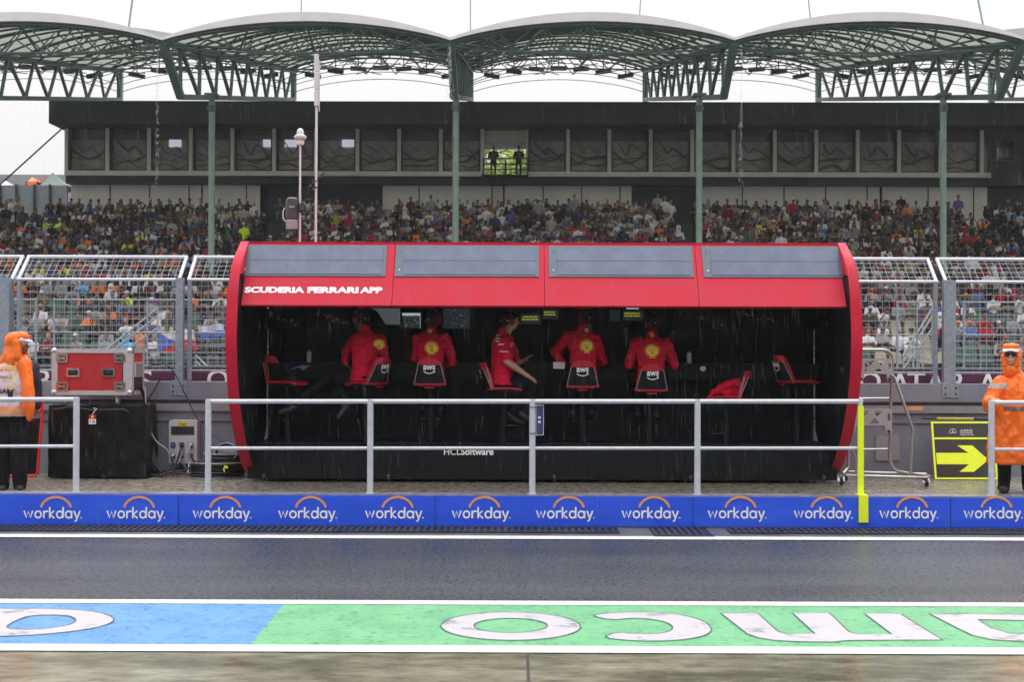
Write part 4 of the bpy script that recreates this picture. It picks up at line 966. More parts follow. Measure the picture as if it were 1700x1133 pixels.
# ------------------------------------------------------------------ seats
def make_seat():
    """origin on the floor box under the seat; sitter faces +Y; seat pan top at z = .80"""
    r = root('bar_seat', (0, 0, 0), 'seat', 'seat', 'red seats in the pit stand', local=True)
    mb = MB(); zs = .80; b = 0
    # pan: gently curved
    nx, ny = 8, 8
    for side, dz in ((0, 0), (1, -.03)):
        for j in range(ny+1):
            for i in range(nx+1):
                u = i/nx*2-1; v = j/ny; w = .205*(1-.12*v)*(1-.0*v); x = u*w; y = -.19+.40*v
                z = zs+.012*u*u - (.02*max(0, v-.7)/.3)**1 + dz*(1 if abs(u) < .99 else .6)
                mb.v.append(Vector((x, y, z)))
    n1 = (nx+1)*(ny+1)
    for j in range(ny):
        for i in range(nx):
            a = j*(nx+1)+i; mb.face((a, a+1, a+nx+2, a+nx+1)); mb.face((n1+a+nx+1, n1+a+nx+2, n1+a+1, n1+a))
    ed = [i for i in range(nx+1)]+[(nx+1)*j+nx for j in range(1, ny+1)]+[(nx+1)*ny+i for i in range(nx-1, -1, -1)]+[(nx+1)*j for j in range(ny-1, 0, -1)]
    for k in range(len(ed)): a, c = ed[k], ed[(k+1) % len(ed)]; mb.face((a, n1+a, n1+c, c))
    mb.smooth = True; mb.build('seat_pan', 'red_seat', r)
    # back shell: trapezoid narrowing to the top, leaning back
    def shell(z0, z1, thick, grow, m, name, par):
        mb = MB(); nx, nz = 10, 8
        for side in (0, 1):
            for j in range(nz+1):
                for i in range(nx+1):
                    u = i/nx*2-1; t = z0+(z1-z0)*j/nz; w = (.200-.082*t**1.3)*grow; 
                    if t > .8: w -= .05*((t-.8)/.2)**2*1.0
                    x = u*w; y = -.19-.10*t-.012+.05*u*u; y += (thick/2 if side else -thick/2)
                    mb.v.append(Vector((x, y, zs-.015+.335*t)))
        n1 = (nx+1)*(nz+1)
        for j in range(nz):
            for i in range(nx):
                a = j*(nx+1)+i; mb.face((a, a+1, a+nx+2, a+nx+1)); mb.face((n1+a+nx+1, n1+a+nx+2, n1+a+1, n1+a))
        ed = [i for i in range(nx+1)]+[(nx+1)*j+nx for j in range(1, nz+1)]+[(nx+1)*nz+i for i in range(nx-1, -1, -1)]+[(nx+1)*j for j in range(nz-1, 0, -1)]
        for k in range(len(ed)): a, c = ed[k], ed[(k+1) % len(ed)]; mb.face((a, n1+a, n1+c, c))
        mb.smooth = True; return mb.build(name, m, par)
    bs = shell(0, 1, .034, 1, 'red_seat', 'backrest', r)
    sh = shell(.06, .74, .052, .93, 'black', 'back_cover', bs)
    rot = Euler((R(16.6), 0, 0)); c = Vector((0, -.19-.10*.55-.012-.031, zs-.015+.335*.57))
    mb = MB(); put_text(mb, 'aws', c+Vector((0, -.012, .025)), .15, .06, rot, bold=.03)
    k = rot.to_matrix(); fn0 = lambda x, y, d: c+Vector((0, -.012, 0))+k @ Vector((x, 0, y))
    stroke(mb, arcp(-.002, .025, .085, .075, 218, 320, 10), .012, fn0)
    mb.v and stroke(mb, [(.072, -.016), (.052, -.016)], .009, fn0); stroke(mb, [(.070, -.014), (.066, -.04)], .009, fn0)
    mb.build('lettering', 'white', sh)
    mb = MB(); mb.bar((-.06, -.22, zs-.05), (.06, -.22, zs-.05), .014, .014); mb.build('red_tab', 'red_seat', r)
    mb = MB(); mb.bar((-.200, -.17, zs-.02), (-.135, -.28, zs+.25), .010, .008); mb.build('chrome_trim', 'galv', bs); mb = MB(); mb.bar((.200, -.17, zs-.02), (.135, -.28, zs+.25), .010, .008); mb.build('chrome_trim', 'galv', bs)
    mb = MB(); mb.tube([(0, 0, 0), (0, 0, .45)], .045, 12); mb.tube([(0, 0, .45), (0, 0, zs-.03)], .032, 12); mb.box((0, 0, zs-.045), (.22, .2, .02)); mb.lathe([(.11, 0), (.11, .012), (.05, .025)], (0, 0, 0), 16); mb.smooth = True; mb.build('pedestal', 'black', r)
    mb = MB(); mb.tube([(-.12, .0, .33), (-.12, .17, .33), (.12, .17, .33), (.12, .0, .33)], .011, 8); mb.bar((0, 0, .33), (0, .17, .33), .02); mb.smooth = True; mb.build('footrest', 'black_gloss', r)
    return r
proto = make_seat()
seats = [(474, 634, -112, 'empty red seat at the left end of the stand, turned right'), (606, 636, 58, 'red seat under the person leaning to the left, second from the left'),
         (714, 637, 0, 'red backed seat with black cover under the second seated person'), (836, 645, -82, 'red seat seen from the side under the bare-armed person'),
         (968, 641, -3, 'seat with white word on its back under the person holding a paper'), (1080, 647, 2, 'seat with white word on its back under the rightmost seated person'),
         (1208, 659, 80, 'empty red seat with a red jacket lying on it'), (1327, 633, -72, 'empty red and black seat at the right end of the stand')]
SP = []
for i, (px, py, rz, lab) in enumerate(seats):
    o = proto if i == 0 else dup(proto)
    Y = 16.42; p = W(px, py, Y); dz = p.z-.80; o.location = (p.x, Y+.12, dz); o.rotation_euler.z = R(rz); o['label'] = lab; SP.append(Vector((p.x, Y+.12, p.z)))
    dz -= ZFL
# red jacket on the seventh seat
c = SP[6]; b = Body()
b.chain([c+Vector(q) for q in ((.19, -.02, .1), (.12, -.04, .17), (.02, -.06, .15), (-.07, -.05, .11), (-.16, -.06, .06), (-.24, -.08, -.02))], [.05, .055, .05, .045, .035, .02])
b.chain([c+Vector(q) for q in ((.02, -.03, .12), (.0, -.05, .03), (.08, -.04, .02), (.17, -.02, .03))], [.04, .045, .04, .05])
b.ell(c+Vector((.02, .03, .06)), (.17, .12, .06)); me = b.mesh(.011, 3, fold=.012, fs=(14, 14, 10)); me.transform(Matrix.Translation(-c)); o = obj_from(me, 'jacket', 'shirt_red'); o.location = c
tag(o, 'crumpled red jacket lying over the second red seat from the right', 'jacket')
# ================================================================== people
def hand(b, wrist, d, n, side=1, curl=.35, tag=0, spread=.12, s=1.0):
    """wrist joint, d = towards the fingers, n = back of the hand; side +1 puts the thumb on the d x n side"""
    wrist = Vector(wrist); d = Vector(d).normalized(); n = Vector(n); n = (n-d*n.dot(d)).normalized(); t = d.cross(n).normalized()*side
    b.cap(wrist-d*.01, wrist+d*.03*s, .024*s, .026*s, tag)
    L = (.072, .08, .075, .06)
    for i in range(4):
        o = (1.5-i)*.0195*s; base = wrist+d*.085*s+t*o; b.cap(wrist+d*.02*s+t*o*.8, base, .0135*s, .012*s, tag)
        dr = (d+t*(1.5-i)*spread).normalized(); p = base; a = curl*.6
        for k, f in enumerate((.45, .32, .23)):
            v = dr*math.cos(a)-n*math.sin(a); q = p+v*L[i]*f*s; b.cap(p, q, (.0098-.0012*k)*s, (.0088-.0012*k)*s, tag); p = q; a += curl
    p = wrist+d*.02*s+t*.022*s; v = (d*.65+t*.7-n*.25).normalized(); q = p+v*.045*s; b.cap(p, q, .014*s, .011*s, tag)
    v = (d*.95+t*.2-n*.3).normalized(); r_ = q+v*.032*s; b.cap(q, r_, .0105*s, .0085*s, tag)
def head(b, c, rz, tilt=0, s=1.0):
    """head centred on c looking along +Y turned by rz; returns the rotation"""
    Q = Euler((tilt, 0, rz)).to_matrix(); f = lambda x, y, z: Vector(c)+Q @ Vector((x*s, y*s, z*s))
    b.ell(f(0, -.012, .025), (.077*s, .095*s, .088*s), Q); b.ell(f(0, .02, -.04), (.058*s, .07*s, .068*s), Q); b.ell(f(0, .055, -.085), (.03*s, .026*s, .022*s), Q)
    b.cap(f(0, .085, .012), f(0, .108, -.028), .009*s, .014*s); b.ell(f(0, .088, -.056), (.024*s, .010*s, .010*s), Q)
    b.cap(f(-.035, .078, .025), f(.035, .078, .025), .012*s, .012*s)
    for x in (-1, 1): b.ell(f(.076*x, -.005, -.01), (.010*s, .02*s, .032*s), Q); b.ell(f(.034*x, .062, -.03), (.022*s, .02*s, .018*s), Q)
    b.cap(f(0, -.03, -.06), f(0, -.045, -.16), .052*s, .056*s)
    return Q, f
def finish(b, name, mats, par, o, vox, sm=3, fold=0, fs=(7, 7, 3), deci=None):
    me = b.mesh(vox, sm, deci, fold, fs); me.transform(Matrix.Translation(-Vector(o))); return obj_from(me, name, mats, par)
def shell_logo(tgt_bvh, c, r, par, o, off=.006, rzt=0):
    """yellow scallop with red rays, laid on the cloth"""
    def proj(x, z, d):
        hit = tgt_bvh.ray_cast(Vector((x, c.y-1, z)), Vector((0, 1, 0)))[0]
        return Vector((x, (hit.y if hit else c.y)-d, z))
    def outline(k): 
        pts = []
        for i in range(33):
            a = -38+256*i/32; q = 1+.045*math.cos(R(a-90)*8.5*1.0*2); pts.append((c.x+r*k*q*math.cos(R(a)), c.z+r*.12+r*k*q*.95*math.sin(R(a))*.98))
        pts += [(c.x-r*k*.42, c.z-r*.62*k-.0), (c.x-r*.42*k, c.z-r*.93*k), (c.x+r*.42*k, c.z-r*.93*k), (c.x+r*k*.42, c.z-r*.62*k)]
        return pts
    def disc(k, d, m, name):
        mb = MB(); o_ = outline(k); ctr = (c.x, c.z); rings = 5; n = len(o_); mb.v.append(proj(*ctr, d))
        for j in range(1, rings+1):
            t = j/rings
            for p in o_: mb.v.append(proj(ctr[0]+(p[0]-ctr[0])*t, ctr[1]+(p[1]-ctr[1])*t, d))
        for i in range(n): mb.face((0, 1+i, 1+(i+1) % n))
        for j in range(rings-1):
            for i in range(n): a = 1+j*n+i; e = 1+j*n+(i+1) % n; mb.face((a, a+n, e+n, e))
        mb.v = [v-Vector(o)+ORG.get(par.name, Vector((0, 0, 0))) for v in mb.v]; return mb.build(name, m, par)
    disc(1.16, off, 'shield', 'emblem_border'); disc(1.06, off+.002, 'red_print', 'emblem_ring'); disc(.93, off+.004, 'yellow', 'emblem')
    mb = MB()
    for a in (-58, -38, -19, 0, 19, 38, 58):
        p0_ = (c.x+r*.22*math.sin(R(a))*.9, c.z-r*.45); p1_ = (c.x+r*.88*math.sin(R(a)), c.z+r*.1+r*.82*math.cos(R(a)))
        pts = [(p0_[0]+(p1_[0]-p0_[0])*t, p0_[1]+(p1_[1]-p0_[1])*t) for t in (0, .33, .66, 1)]
        stroke(mb, pts, r*.045, lambda x, y, d: proj(x, y, off+.006))
    mb.v = [v-Vector(o)+ORG.get(par.name, Vector((0, 0, 0))) for v in mb.v]; mb.build('emblem_rays', 'red_print', par)
def crest(c, s, par, o, bvh=None, rz=0):
    """small yellow shield with a rearing black horse"""
    y = c.y
    if bvh:
        h = bvh.ray_cast(Vector((c.x, c.y-1, c.z)), Vector((0, 1, 0)))[0]; y = h.y if h else y
    rot = Euler((0, 0, rz)); cc = Vector((c.x, y-.012, c.z))-Vector(o)+ORG.get(par.name, Vector((0, 0, 0)))
    mb = MB(); mb.prism([(-.5*s, .55*s), (-.2*s, .5*s), (0, .6*s), (.2*s, .5*s), (.5*s, .55*s), (.48*s, 0), (.3*s, -.45*s), (0, -.72*s), (-.3*s, -.45*s), (-.48*s, 0)], .004, cc, rot); k = mb.build('crest', 'shield', par)
    h = [(-.05, -.45), (.03, -.5), (.08, -.2), (.2, -.05), (.3, -.2), (.24, .02), (.2, .18), (.3, .25), (.18, .3), (.12, .42), (0, .36), (-.02, .2), (-.2, .2), (-.28, .08), (-.1, .08), (-.15, -.1), (-.26, -.2), (-.1, -.22)]
    mb = MB(); mb.prism([(x*s, z*s) for x, z in h], .003, cc+rot.to_matrix() @ Vector((0, -.004, 0)), rot); mb.build('crest_horse', 'mullion', k)
def J(px, py, d=0.0): return W(px, py, 16.45+d)

def pit_person(label, hip, neck, hd, hrz, trz, sh, el, wr, hdir, kn, an, toe, skin, sleeve='long', headset=True, cap=True, shellc=None, crestc=None, curl=.5, shell_r=.075):
    o = Vector((hip.x, hip.y, hip.z-.10)); r = root('person', o, label, 'person', None)
    ORG[r.name] = Vector((0, 0, 0)); ORGo = o          # children built through finish() are already relative
    rt = trz
    # skin
    b = Body(); Q, f = head(b, hd, hrz); b.cap(hd+Vector((0, -.02, -.08)), neck+Vector((0, 0, -.04)), .052, .06)
    b.loft([(hip.lerp(neck, t), rx*.86, ry*.82) for t, rx, ry in ((-.1, .14, .11), (.1, .165, .12), (.5, .15, .11), (.85, .17, .11), (.97, .09, .07))], 20, 0, rt)
    for i in range(2):
        b.cap(sh[i], el[i], .046, .042); b.chain([el[i], el[i].lerp(wr[i], .3), wr[i]], [.042, .044, .028]); hand(b, wr[i], hdir[i], (0, -.3, 1), 1 if i else -1, curl)
        b.cap(hip+(kn[i]-hip)*.1, kn[i], .07, .05); b.cap(kn[i], an[i], .048, .036)
    finish(b, 'body', skin, r, o, .0065, 3)
    # shirt
    b = Body()
    b.loft([(hip.lerp(neck, t), rx, ry) for t, rx, ry in ((-.06, .176, .142), (.02, .178, .145), (.12, .172, .138), (.3, .158, .126), (.55, .168, .130), (.78, .192, .134), (.90, .165, .115), (.97, .10, .085), (1.02, .066, .066))], 30, 0, rt)
    for i in range(2):
        m_ = hip.lerp(neck, .82); b.cap(m_+(sh[i]-m_)*.35, sh[i], .085, .066); 
        if sleeve == 'long' or sleeve[i] == 'l': b.cap(sh[i], el[i], .068, .055); b.cap(el[i], wr[i]+(el[i]-wr[i]).normalized()*.02, .056, .04)
        else: b.cap(sh[i], sh[i].lerp(el[i], .72), .07, .068)
    b.cap(neck+Vector((0, 0, -.02)), neck+Vector((0, 0, .035)), .064, .058)
    shirt = finish(b, 'shirt', 'shirt_red', r, o, .0085, 3, fold=.011, fs=(8, 8, 14))
    bm = bmesh.new(); bm.from_mesh(shirt.data); bm.transform(Matrix.Translation(o)); bvh = BVHTree.FromBMesh(bm); bm.free()
    if shellc is not None: shell_logo(bvh, shellc, shell_r, shirt, o)
    if crestc is not None: crest(crestc, .045, shirt, o, bvh)
    # trousers, shoes
    b = Body(); b.ell(hip, (.175, .15, .12))
    for i in range(2): b.cap(hip+(kn[i]-hip)*.15, kn[i], .092, .068); b.cap(kn[i], kn[i].lerp(an[i], .93), .066, .052)
    finish(b, 'trousers', 'black_cloth', r, o, .011, 3, fold=.008)
    for i in range(2):
        b = Body(); d = (toe[i]-an[i]).normalized(); b.chain([an[i]-d*.05+Vector((0, 0, -.02)), an[i]+d*.06+Vector((0, 0, -.03)), toe[i]], [.042, .042, .034]); b.cap(an[i], an[i]+Vector((0, 0, -.03)), .045, .045); finish(b, 'shoe', 'rubber2', r, o, .009, 2)
    # cap or hair
    b = Body(); c_ = f(0, -.014, .045)
    if cap:
        b.ell(c_, (.084, .104, .078), Q); b.cap(f(-.035, .09, .05), f(-.03, .15, .045), .012, .008); b.cap(f(.035, .09, .05), f(.03, .15, .045), .012, .008); b.cap(f(0, .09, .052), f(0, .16, .047), .012, .008); b.ell(f(0, -.05, -.02), (.066, .06, .06), Q)
    else: b.ell(f(0, -.022, .035), (.083, .098, .085), Q); b.ell(f(0, -.05, -.02), (.07, .06, .07), Q)
    cp = finish(b, 'cap' if cap else 'hair', 'cap_dark' if cap else 'hair', r, o, .007, 2)
    if headset:
        b = Body()
        for x in (-1, 1): b.ell(f(.088*x, -.0, -.012), (.026, .04, .046), Q)
        b.chain([f(.092*math.sin(a), -.01, .03+.1*math.cos(a)) for a in [R(-80+20*i) for i in range(9)]], [.012]*9)
        b.chain([f(-.085, .01, -.03), f(-.07, .08, -.06), f(-.03, .105, -.065)], [.005, .005, .009])
        finish(b, 'headset', 'headset_red', r, o, .006, 1)
        mb = MB(); p = f(0, -.125, .0)-o; mb.ell(p, (.008, .004, .009), sub=1); mb.build('cap_mark', 'white', cp)
    return r, shirt, bvh, o



V = Vector
FZ = ZFL+.33
def feet(h, dx=.12, fwd=.25):
    kn = [h+V((-dx, .40, .02)), h+V((dx, .40, .02))]; an = [h+V((-dx, .42+0, -.42)), h+V((dx, .42, -.42))]; toe = [a+V((0, .15, -.06)) for a in an]; return kn, an, toe
# 1: leaning to the left, legs stretched out sideways
hip = J(606, 628, .05); neck = J(606, 551, .10)
pit_person('seated person in red long-sleeved shirt leaning left with stretched legs, second seat from the left', hip, neck, J(599, 529, .18), R(30), R(28), [J(590, 563, .18), J(632, 566, .0)], [J(575, 585, .25), J(640, 600, .2)],
           [J(573, 603, .12), J(625, 612, .45)], [V((.4, .3, -.5)), V((0, 1, 0))], [J(548, 626, .1), J(566, 640, .25)], [J(488, 672, .1), J(573, 672, .0)], [J(466, 684, .0), J(562, 692, -.08)], 'skin_dark', shellc=J(630, 573), shell_r=.062, crestc=None)
# 2
hip = J(714, 626, .05); neck = J(716, 552, .12); kn, an, toe = feet(hip)
pit_person('seated person with straight back in red shirt, elbows on the desk, second from the left', hip, neck, J(719, 531, .24), R(-24), R(-5), [J(694, 563, .12), J(740, 563, .12)], [J(690, 594, .25), J(752, 600, .22)],
           [J(700, 602, .48), J(736, 606, .5)], [V((.1, 1, 0)), V((-.1, 1, 0))], kn, an, toe, 'skin_dark', shellc=J(717, 579), crestc=J(714, 551))
# 3: side view with bare forearm on the knee
hip = J(832, 634, .05); neck = J(836, 554, .05)
pit_person('seated person turned right in short-sleeved red shirt, bare forearm resting on the knee', hip, neck, J(847, 533, .08), R(-78), R(-80), [J(838, 568, -.12), J(843, 568, .24)], [J(841, 600, -.17), J(858, 602, .34)],
           [J(874, 623, -.12), J(868, 600, .32)], [V((1, -.05, -.62)), V((.5, -.2, .4))], [J(888, 638, -.05), J(886, 640, .2)], [J(872, 688, .0), J(850, 690, .2)], [J(892, 700, .0), J(868, 703, .2)], 'skin', sleeve='ss', crestc=J(848, 573), curl=.16)
# 4: leaning, left arm reaching, holding a paper
hip = J(968, 632, .05); neck = J(968, 549, .12); kn, an, toe = feet(hip)
pit_person('seated person in red shirt reaching left over the desk and holding a white paper', hip, neck, J(973, 528, .24), R(20), R(7), [J(945, 560, .12), J(988, 562, .12)], [J(921, 583, .3), J(1001, 600, .28)],
           [J(936, 607, .2), J(985, 604, .52)], [V((-.5, .4, .1)), V((-.1, 1, 0))], kn, an, toe, 'skin_dark', shellc=J(974, 576), crestc=J(974, 549))
# 5
hip = J(1080, 636, .02); neck = J(1083, 558, .10); kn, an, toe = feet(hip)
pit_person('broad-shouldered seated person in red shirt with both elbows out, rightmost of the seated crew', hip, neck, J(1084, 537, .22), R(10), R(-4), [J(1057, 570, .10), J(1106, 570, .10)], [J(1044, 605, .20), J(1120, 606, .15)],
           [J(1056, 606, .48), J(1112, 604, .42)], [V((.1, 1, 0)), V((-.1, 1, 0))], kn, an, toe, 'skin_dark', shellc=J(1082, 584), crestc=J(1083, 557))
# extras on the third person's sleeve, the paper
people = [o for o in col.objects if o.name.startswith('person')]
p3 = people[2]; sh3 = [c for c in p3.children if c.name.startswith('shirt')][0]; off3 = Vector(p3.location)
mb = MB(); bm = bmesh.new(); bm.from_mesh(sh3.data); bm.transform(Matrix.Translation(off3)); bv3 = BVHTree.FromBMesh(bm); bm.free()
def on3(px, py, w_, h_, s):
    p = J(px, py); hit = bv3.ray_cast(Vector((p.x, p.y-1, p.z)), Vector((0, 1, 0)))[0]; y = hit.y if hit else p.y-.2
    put_text(mb, s, Vector((p.x, y-.02, p.z))-off3, w_, h_, bold=.03)
on3(828, 557, .07, .016, 'mission'); on3(828, 562, .07, .018, 'CEVA'); on3(828, 567, .075, .018, 'PIRELLI'); on3(832, 572, .07, .018, '200'); on3(837, 584, .11, .008, '-')
mb.build('sleeve_print', 'white', sh3)
pp = J(928, 607, .12); mb = MB(); mb.box(pp, (.145, .002, .085), Euler((R(-14), 0, R(4))))
mb.box(pp+V((0, .003, -.004)), (.13, .002, .08), Euler((R(-14), R(3), R(4)))); tag(mb.build('paper', 'cream', at=pp), 'white sheet of paper held by the person reaching left', 'paper')
# ------------------------------------------------------------------ marshals
def K(px, py, Y=15.42): return W(px, py, Y)
# right: long orange raincoat, hand on the railing
Y = 15.48; o = Vector((K(1690, 815, Y).x, Y, ZP)); r = root('person', o, 'marshal in a long hooded orange raincoat and sunglasses holding the right railing', 'person'); ORG[r.name] = V((0, 0, 0))
hd = K(1679, 592, Y-.05); neck = K(1686, 622, Y); S_ = [K(1662, 640, Y-.02), K(1716, 640, Y+.02)]; E_ = [K(1645, 661, Y-.05), K(1738, 690, Y-.05)]; Wr = [K(1640, 664, 15.2), K(1722, 720, Y-.2)]
E_[0] = K(1646, 672, Y-.02); Wr[0] = K(1644, 667, 15.13)
b = Body(); Q, f = head(b, hd, R(155), R(8), 1.06)
b.cap(hd+V((.02, .02, -.08)), neck+V((0, 0, -.05)), .052, .06)
for i in range(2): b.cap(S_[i], E_[i], .045, .04); b.cap(E_[i], Wr[i], .038, .026)
b.loft([(K(1690, py, Y), rx, ry) for py, rx, ry in ((770, .13, .1), (720, .15, .11), (680, .14, .1), (650, .17, .11), (632, .1, .08))], 20)
hand(b, Wr[0]+V((.01, 0, .015)), V((.85, -.35, -.05)), V((0, -.35, 1)), -1, .75, s=1.02); hand(b, Wr[1], V((-.3, -.3, -.8)), V((0, -1, 0)), 1, .5)
for sx, kx_, ax_ in ((1, 1668, 1666), (-1, 1704, 1706)): b.cap(K(1685+(-8 if sx == 1 else 10), 735, Y), K(kx_, 762, Y), .08, .06); b.cap(K(kx_, 762, Y), K(ax_, 806, Y), .052, .042)
finish(b, 'body', 'skin', r, o, .006, 3)
b = Body()
b.loft([(K(cx, py, Y), rx, ry) for cx, py, rx, ry in ((1688, 768, .335, .23), (1688, 752, .335, .235), (1689, 720, .315, .225), (1690, 690, .29, .21), (1690, 665, .265, .19), (1690, 645, .25, .17), (1689, 634, .21, .14), (1687, 624, .12, .11), (1686, 614, .085, .09))], 40)
for i in range(2): b.cap(S_[i]+V((.05*(1 if i == 0 else -1), 0, .0)), S_[i], .11, .10); b.cap(S_[i], E_[i], .105, .095); b.cap(E_[i], Wr[i]+(E_[i]-Wr[i]).normalized()*.015, .09, .062)
coat = finish(b, 'raincoat', 'orange', r, o, .010, 2, fold=.020, fs=(7, 7, 4.2))
b = Body(); b.ell(f(0, -.06, .035), (.112, .115, .125), Q); b.cap(f(0, -.06, -.07), f(0, -.03, -.15), .10, .10); b.cap(f(-.075, .045, -.01), f(-.06, .035, -.1), .03, .03); b.cap(f(.075, .045, -.01), f(.06, .035, -.1), .03, .03); b.cap(f(-.06, .04, .105), f(.06, .04, .105), .03, .03)
hood = finish(b, 'hood', 'orange', r, o, .008, 2, fold=.006)
b = Body()
for k in range(-4, 5): b.cap(f(.02*k, .075-abs(k)*.007, .06), f(.018*k, .15-abs(k)*.008, .045-abs(k)*.003), .011, .008)
b.cap(f(-.07, .06, .055), f(.07, .06, .055), .028, .028); finish(b, 'cap_peak', 'pinkwhite', r, o, .007, 2)
b = Body()
for x in (-1, 1): b.ell(f(.034*x, .094, .008), (.031, .012, .022), Q); b.cap(f(.062*x, .088, .012), f(.078*x, 0, .01), .005, .005)
b.cap(f(-.02, .1, .012), f(.02, .1, .012), .005, .005); finish(b, 'sunglasses', 'black_gloss', r, o, .005, 1)
b = Body(); b.ell(f(0, .094, -.05), (.022, .008, .005), Q); finish(b, 'teeth', 'white', r, o, .004, 1)

def band_on(coat, o, zc, h, m, name, x0=-9, x1=9, front=True, off=.004):
    """a strip of the garment's own surface lifted slightly"""
    bm = bmesh.new(); bm.from_mesh(coat.data); dele = [f_ for f_ in bm.faces if not (abs(f_.calc_center_median().z+o.z-zc) < h/2 and x0 < f_.calc_center_median().x+o.x < x1)]
    bmesh.ops.delete(bm, geom=dele, context='FACES'); bm.normal_update()
    for v in bm.verts: v.co += v.normal*off
    me = bpy.data.meshes.new(name); bm.to_mesh(me); bm.free(); return obj_from(me, name, m, coat)
band_on(coat, o, K(1690, 678, Y).z, .05, 'reflect_wet', 'reflective_band', x0=K(1660, 678, Y).x)
band_on(coat, o, K(1690, 641, Y).z, .06, 'reflect', 'sleeve_band', x1=K(1666, 641, Y).x)
mb = MB()
mb.tube([K(1691, y, Y-.27+.0006*(y-630)) - o for y in (628, 660, 700, 750)], .004, 5); mb.build('front_seam', 'orange', coat)
b = Body()
for kx_, ax_ in ((1668, 1666), (1706, 1708)): b.cap(K(kx_+(4 if kx_ < 1690 else -4), 735, Y), K(kx_, 765, Y), .095, .082); b.cap(K(kx_, 765, Y), K(ax_, 810, Y), .08, .066)
finish(b, 'trousers', 'black_cloth', r, o, .011, 3, fold=.009)
for ax_ in (1664, 1708):
    b = Body(); a = K(ax_, 811, Y); b.cap(a+V((0, .05, .0)), a+V((-.02, -.13, -.005)), .045, .04); b.cap(a, a+V((0, 0, .06)), .048, .045); finish(b, 'boot', 'rubber2', r, o, .009, 2)
# left: orange hood thrown over, lettered bib, navy sleeve
Y = 15.45; o = Vector((K(18, 815, Y).x, Y, ZP)); r = root('person', o, 'marshal in orange hood, white peaked cap and lettered pink bib at the left railing', 'person'); ORG[r.name] = V((0, 0, 0))
hd = K(33, 574, Y-.02); neck = K(24, 602, Y); S_ = [K(-8, 618, Y), K(50, 612, Y+.08)]; E_ = [K(-24, 650, Y+.05), K(57, 645, Y+.12)]; Wr = [K(-26, 684, Y), K(60, 672, Y+.1)]
b = Body(); Q, f = head(b, hd, R(-98), R(4), 1.0); b.cap(hd+V((-.01, .02, -.08)), neck+V((0, 0, -.05)), .055, .062)
for i in range(2): b.cap(S_[i], E_[i], .048, .04); b.cap(E_[i], Wr[i], .038, .027); hand(b, Wr[i], V((.1, -.2, -1)), V((1, 0, 0)), 1, .6)
b.loft([(K(20, py, Y), rx, ry) for py, rx, ry in ((682, .14, .1), (660, .16, .11), (625, .18, .11), (612, .1, .08))], 20)
for kx_ in (5, 32): b.cap(K(kx_+2, 705, Y), K(kx_, 750, Y), .085, .06); b.cap(K(kx_, 750, Y), K(kx_, 803, Y), .055, .042)
finish(b, 'body', 'skin_dark', r, o, .0065, 3)
b = Body(); b.loft([(K(cx, py, Y-.0), rx, ry) for cx, py, rx, ry in ((19, 690, .25, .185), (19, 665, .24, .18), (19, 640, .23, .17), (18, 620, .215, .15), (20, 606, .15, .11), (24, 598, .08, .08))], 36)
bib = finish(b, 'bib', 'bib_cloth', r, o, .010, 3, fold=.009)
bib.data.materials[0] = M['bib_cloth']
for zc, h_, m in ((612, .05, 'orange_soft'), (652, .035, 'reflect'), (664, .02, 'orange_soft'), (681, .10, 'orange_soft')):
    M.setdefault('orange_soft', mat('bib_orange', (.75, .32, .16), .8, var=.2, scale=20)); band_on(bib, o, K(20, zc, Y).z, h_, m, 'bib_stripe')
bm = bmesh.new(); bm.from_mesh(bib.data); bm.transform(Matrix.Translation(o)); bvb = BVHTree.FromBMesh(bm); bm.free()
mb = MB()
def bibtext(px, py, w_, h_, s, bold=.03):
    vs, fs = text_geo(s, bold); b0 = len(mb.v); c = K(px, py, Y)
    for x, y in vs:
        q = Vector((c.x+(x-.5)*w_, Y-1, c.z+(y-.5)*h_)); h = bvb.ray_cast(q, Vector((0, 1, 0)))[0]; yy = h.y if h else Y-.1; mb.v.append(Vector((q.x, yy-.012, q.z))-o)
    for f_ in fs: mb.face([b0+i for i in f_])
bibtext(12, 615, .18, .033, 'OCC 7-8', 0); bibtext(11, 626, .25, .033, 'RID MARS', 0); bibtext(16, 649, .27, .05, 'NGARY', .04)
mb.build('bib_lettering', 'mullion', bib)
b = Body()   # hood and the cape falling over the right shoulder
b.ell(f(0, -.045, .05), (.112, .125, .115), Q); b.ell(f(0, .0, .10), (.095, .11, .062), Q); b.cap(f(0, -.07, -.04), f(0, -.08, -.16), .105, .12); b.cap(f(-.085, .01, .04), f(-.085, .0, -.13), .03, .05); b.cap(f(.085, .01, .04), f(.085, .0, -.13), .03, .05)
b.chain([K(22, 596, Y+.02), K(40, 605, Y-.05), K(47, 640, Y-.12), K(48, 675, Y-.14), K(50, 694, Y-.12)], [.12, .085, .07, .065, .04]); b.chain([K(20, 596, Y+.02), K(4, 610, Y+.02)], [.12, .07])
finish(b, 'hood', 'orange', r, o, .010, 3, fold=.012, fs=(7, 7, 3))
b = Body()
for k in range(-3, 4): b.cap(f(.022*k, .07, .065), f(.02*k, .165-abs(k)*.01, .04), .012, .009)
b.cap(f(-.07, .06, .06), f(.07, .06, .06), .03, .03); finish(b, 'cap_peak', 'white_cloth', r, o, .007, 2)
b = Body(); b.ell(f(0, -.0, .04), (.087, .108, .06), Q); finish(b, 'cap', 'white_cloth', r, o, .008, 2)
b = Body(); b.cap(S_[1]+V((-.06, 0, -.02)), S_[1], .11, .10); b.cap(S_[1], E_[1], .10, .085); b.cap(E_[1], Wr[1], .08, .06); b.cap(K(46, 625, Y+.08), K(50, 655, Y+.08), .1, .09); b.cap(S_[0], E_[0], .085, .075); b.cap(E_[0], Wr[0]+V((-.02, 0, .02)), .07, .05)
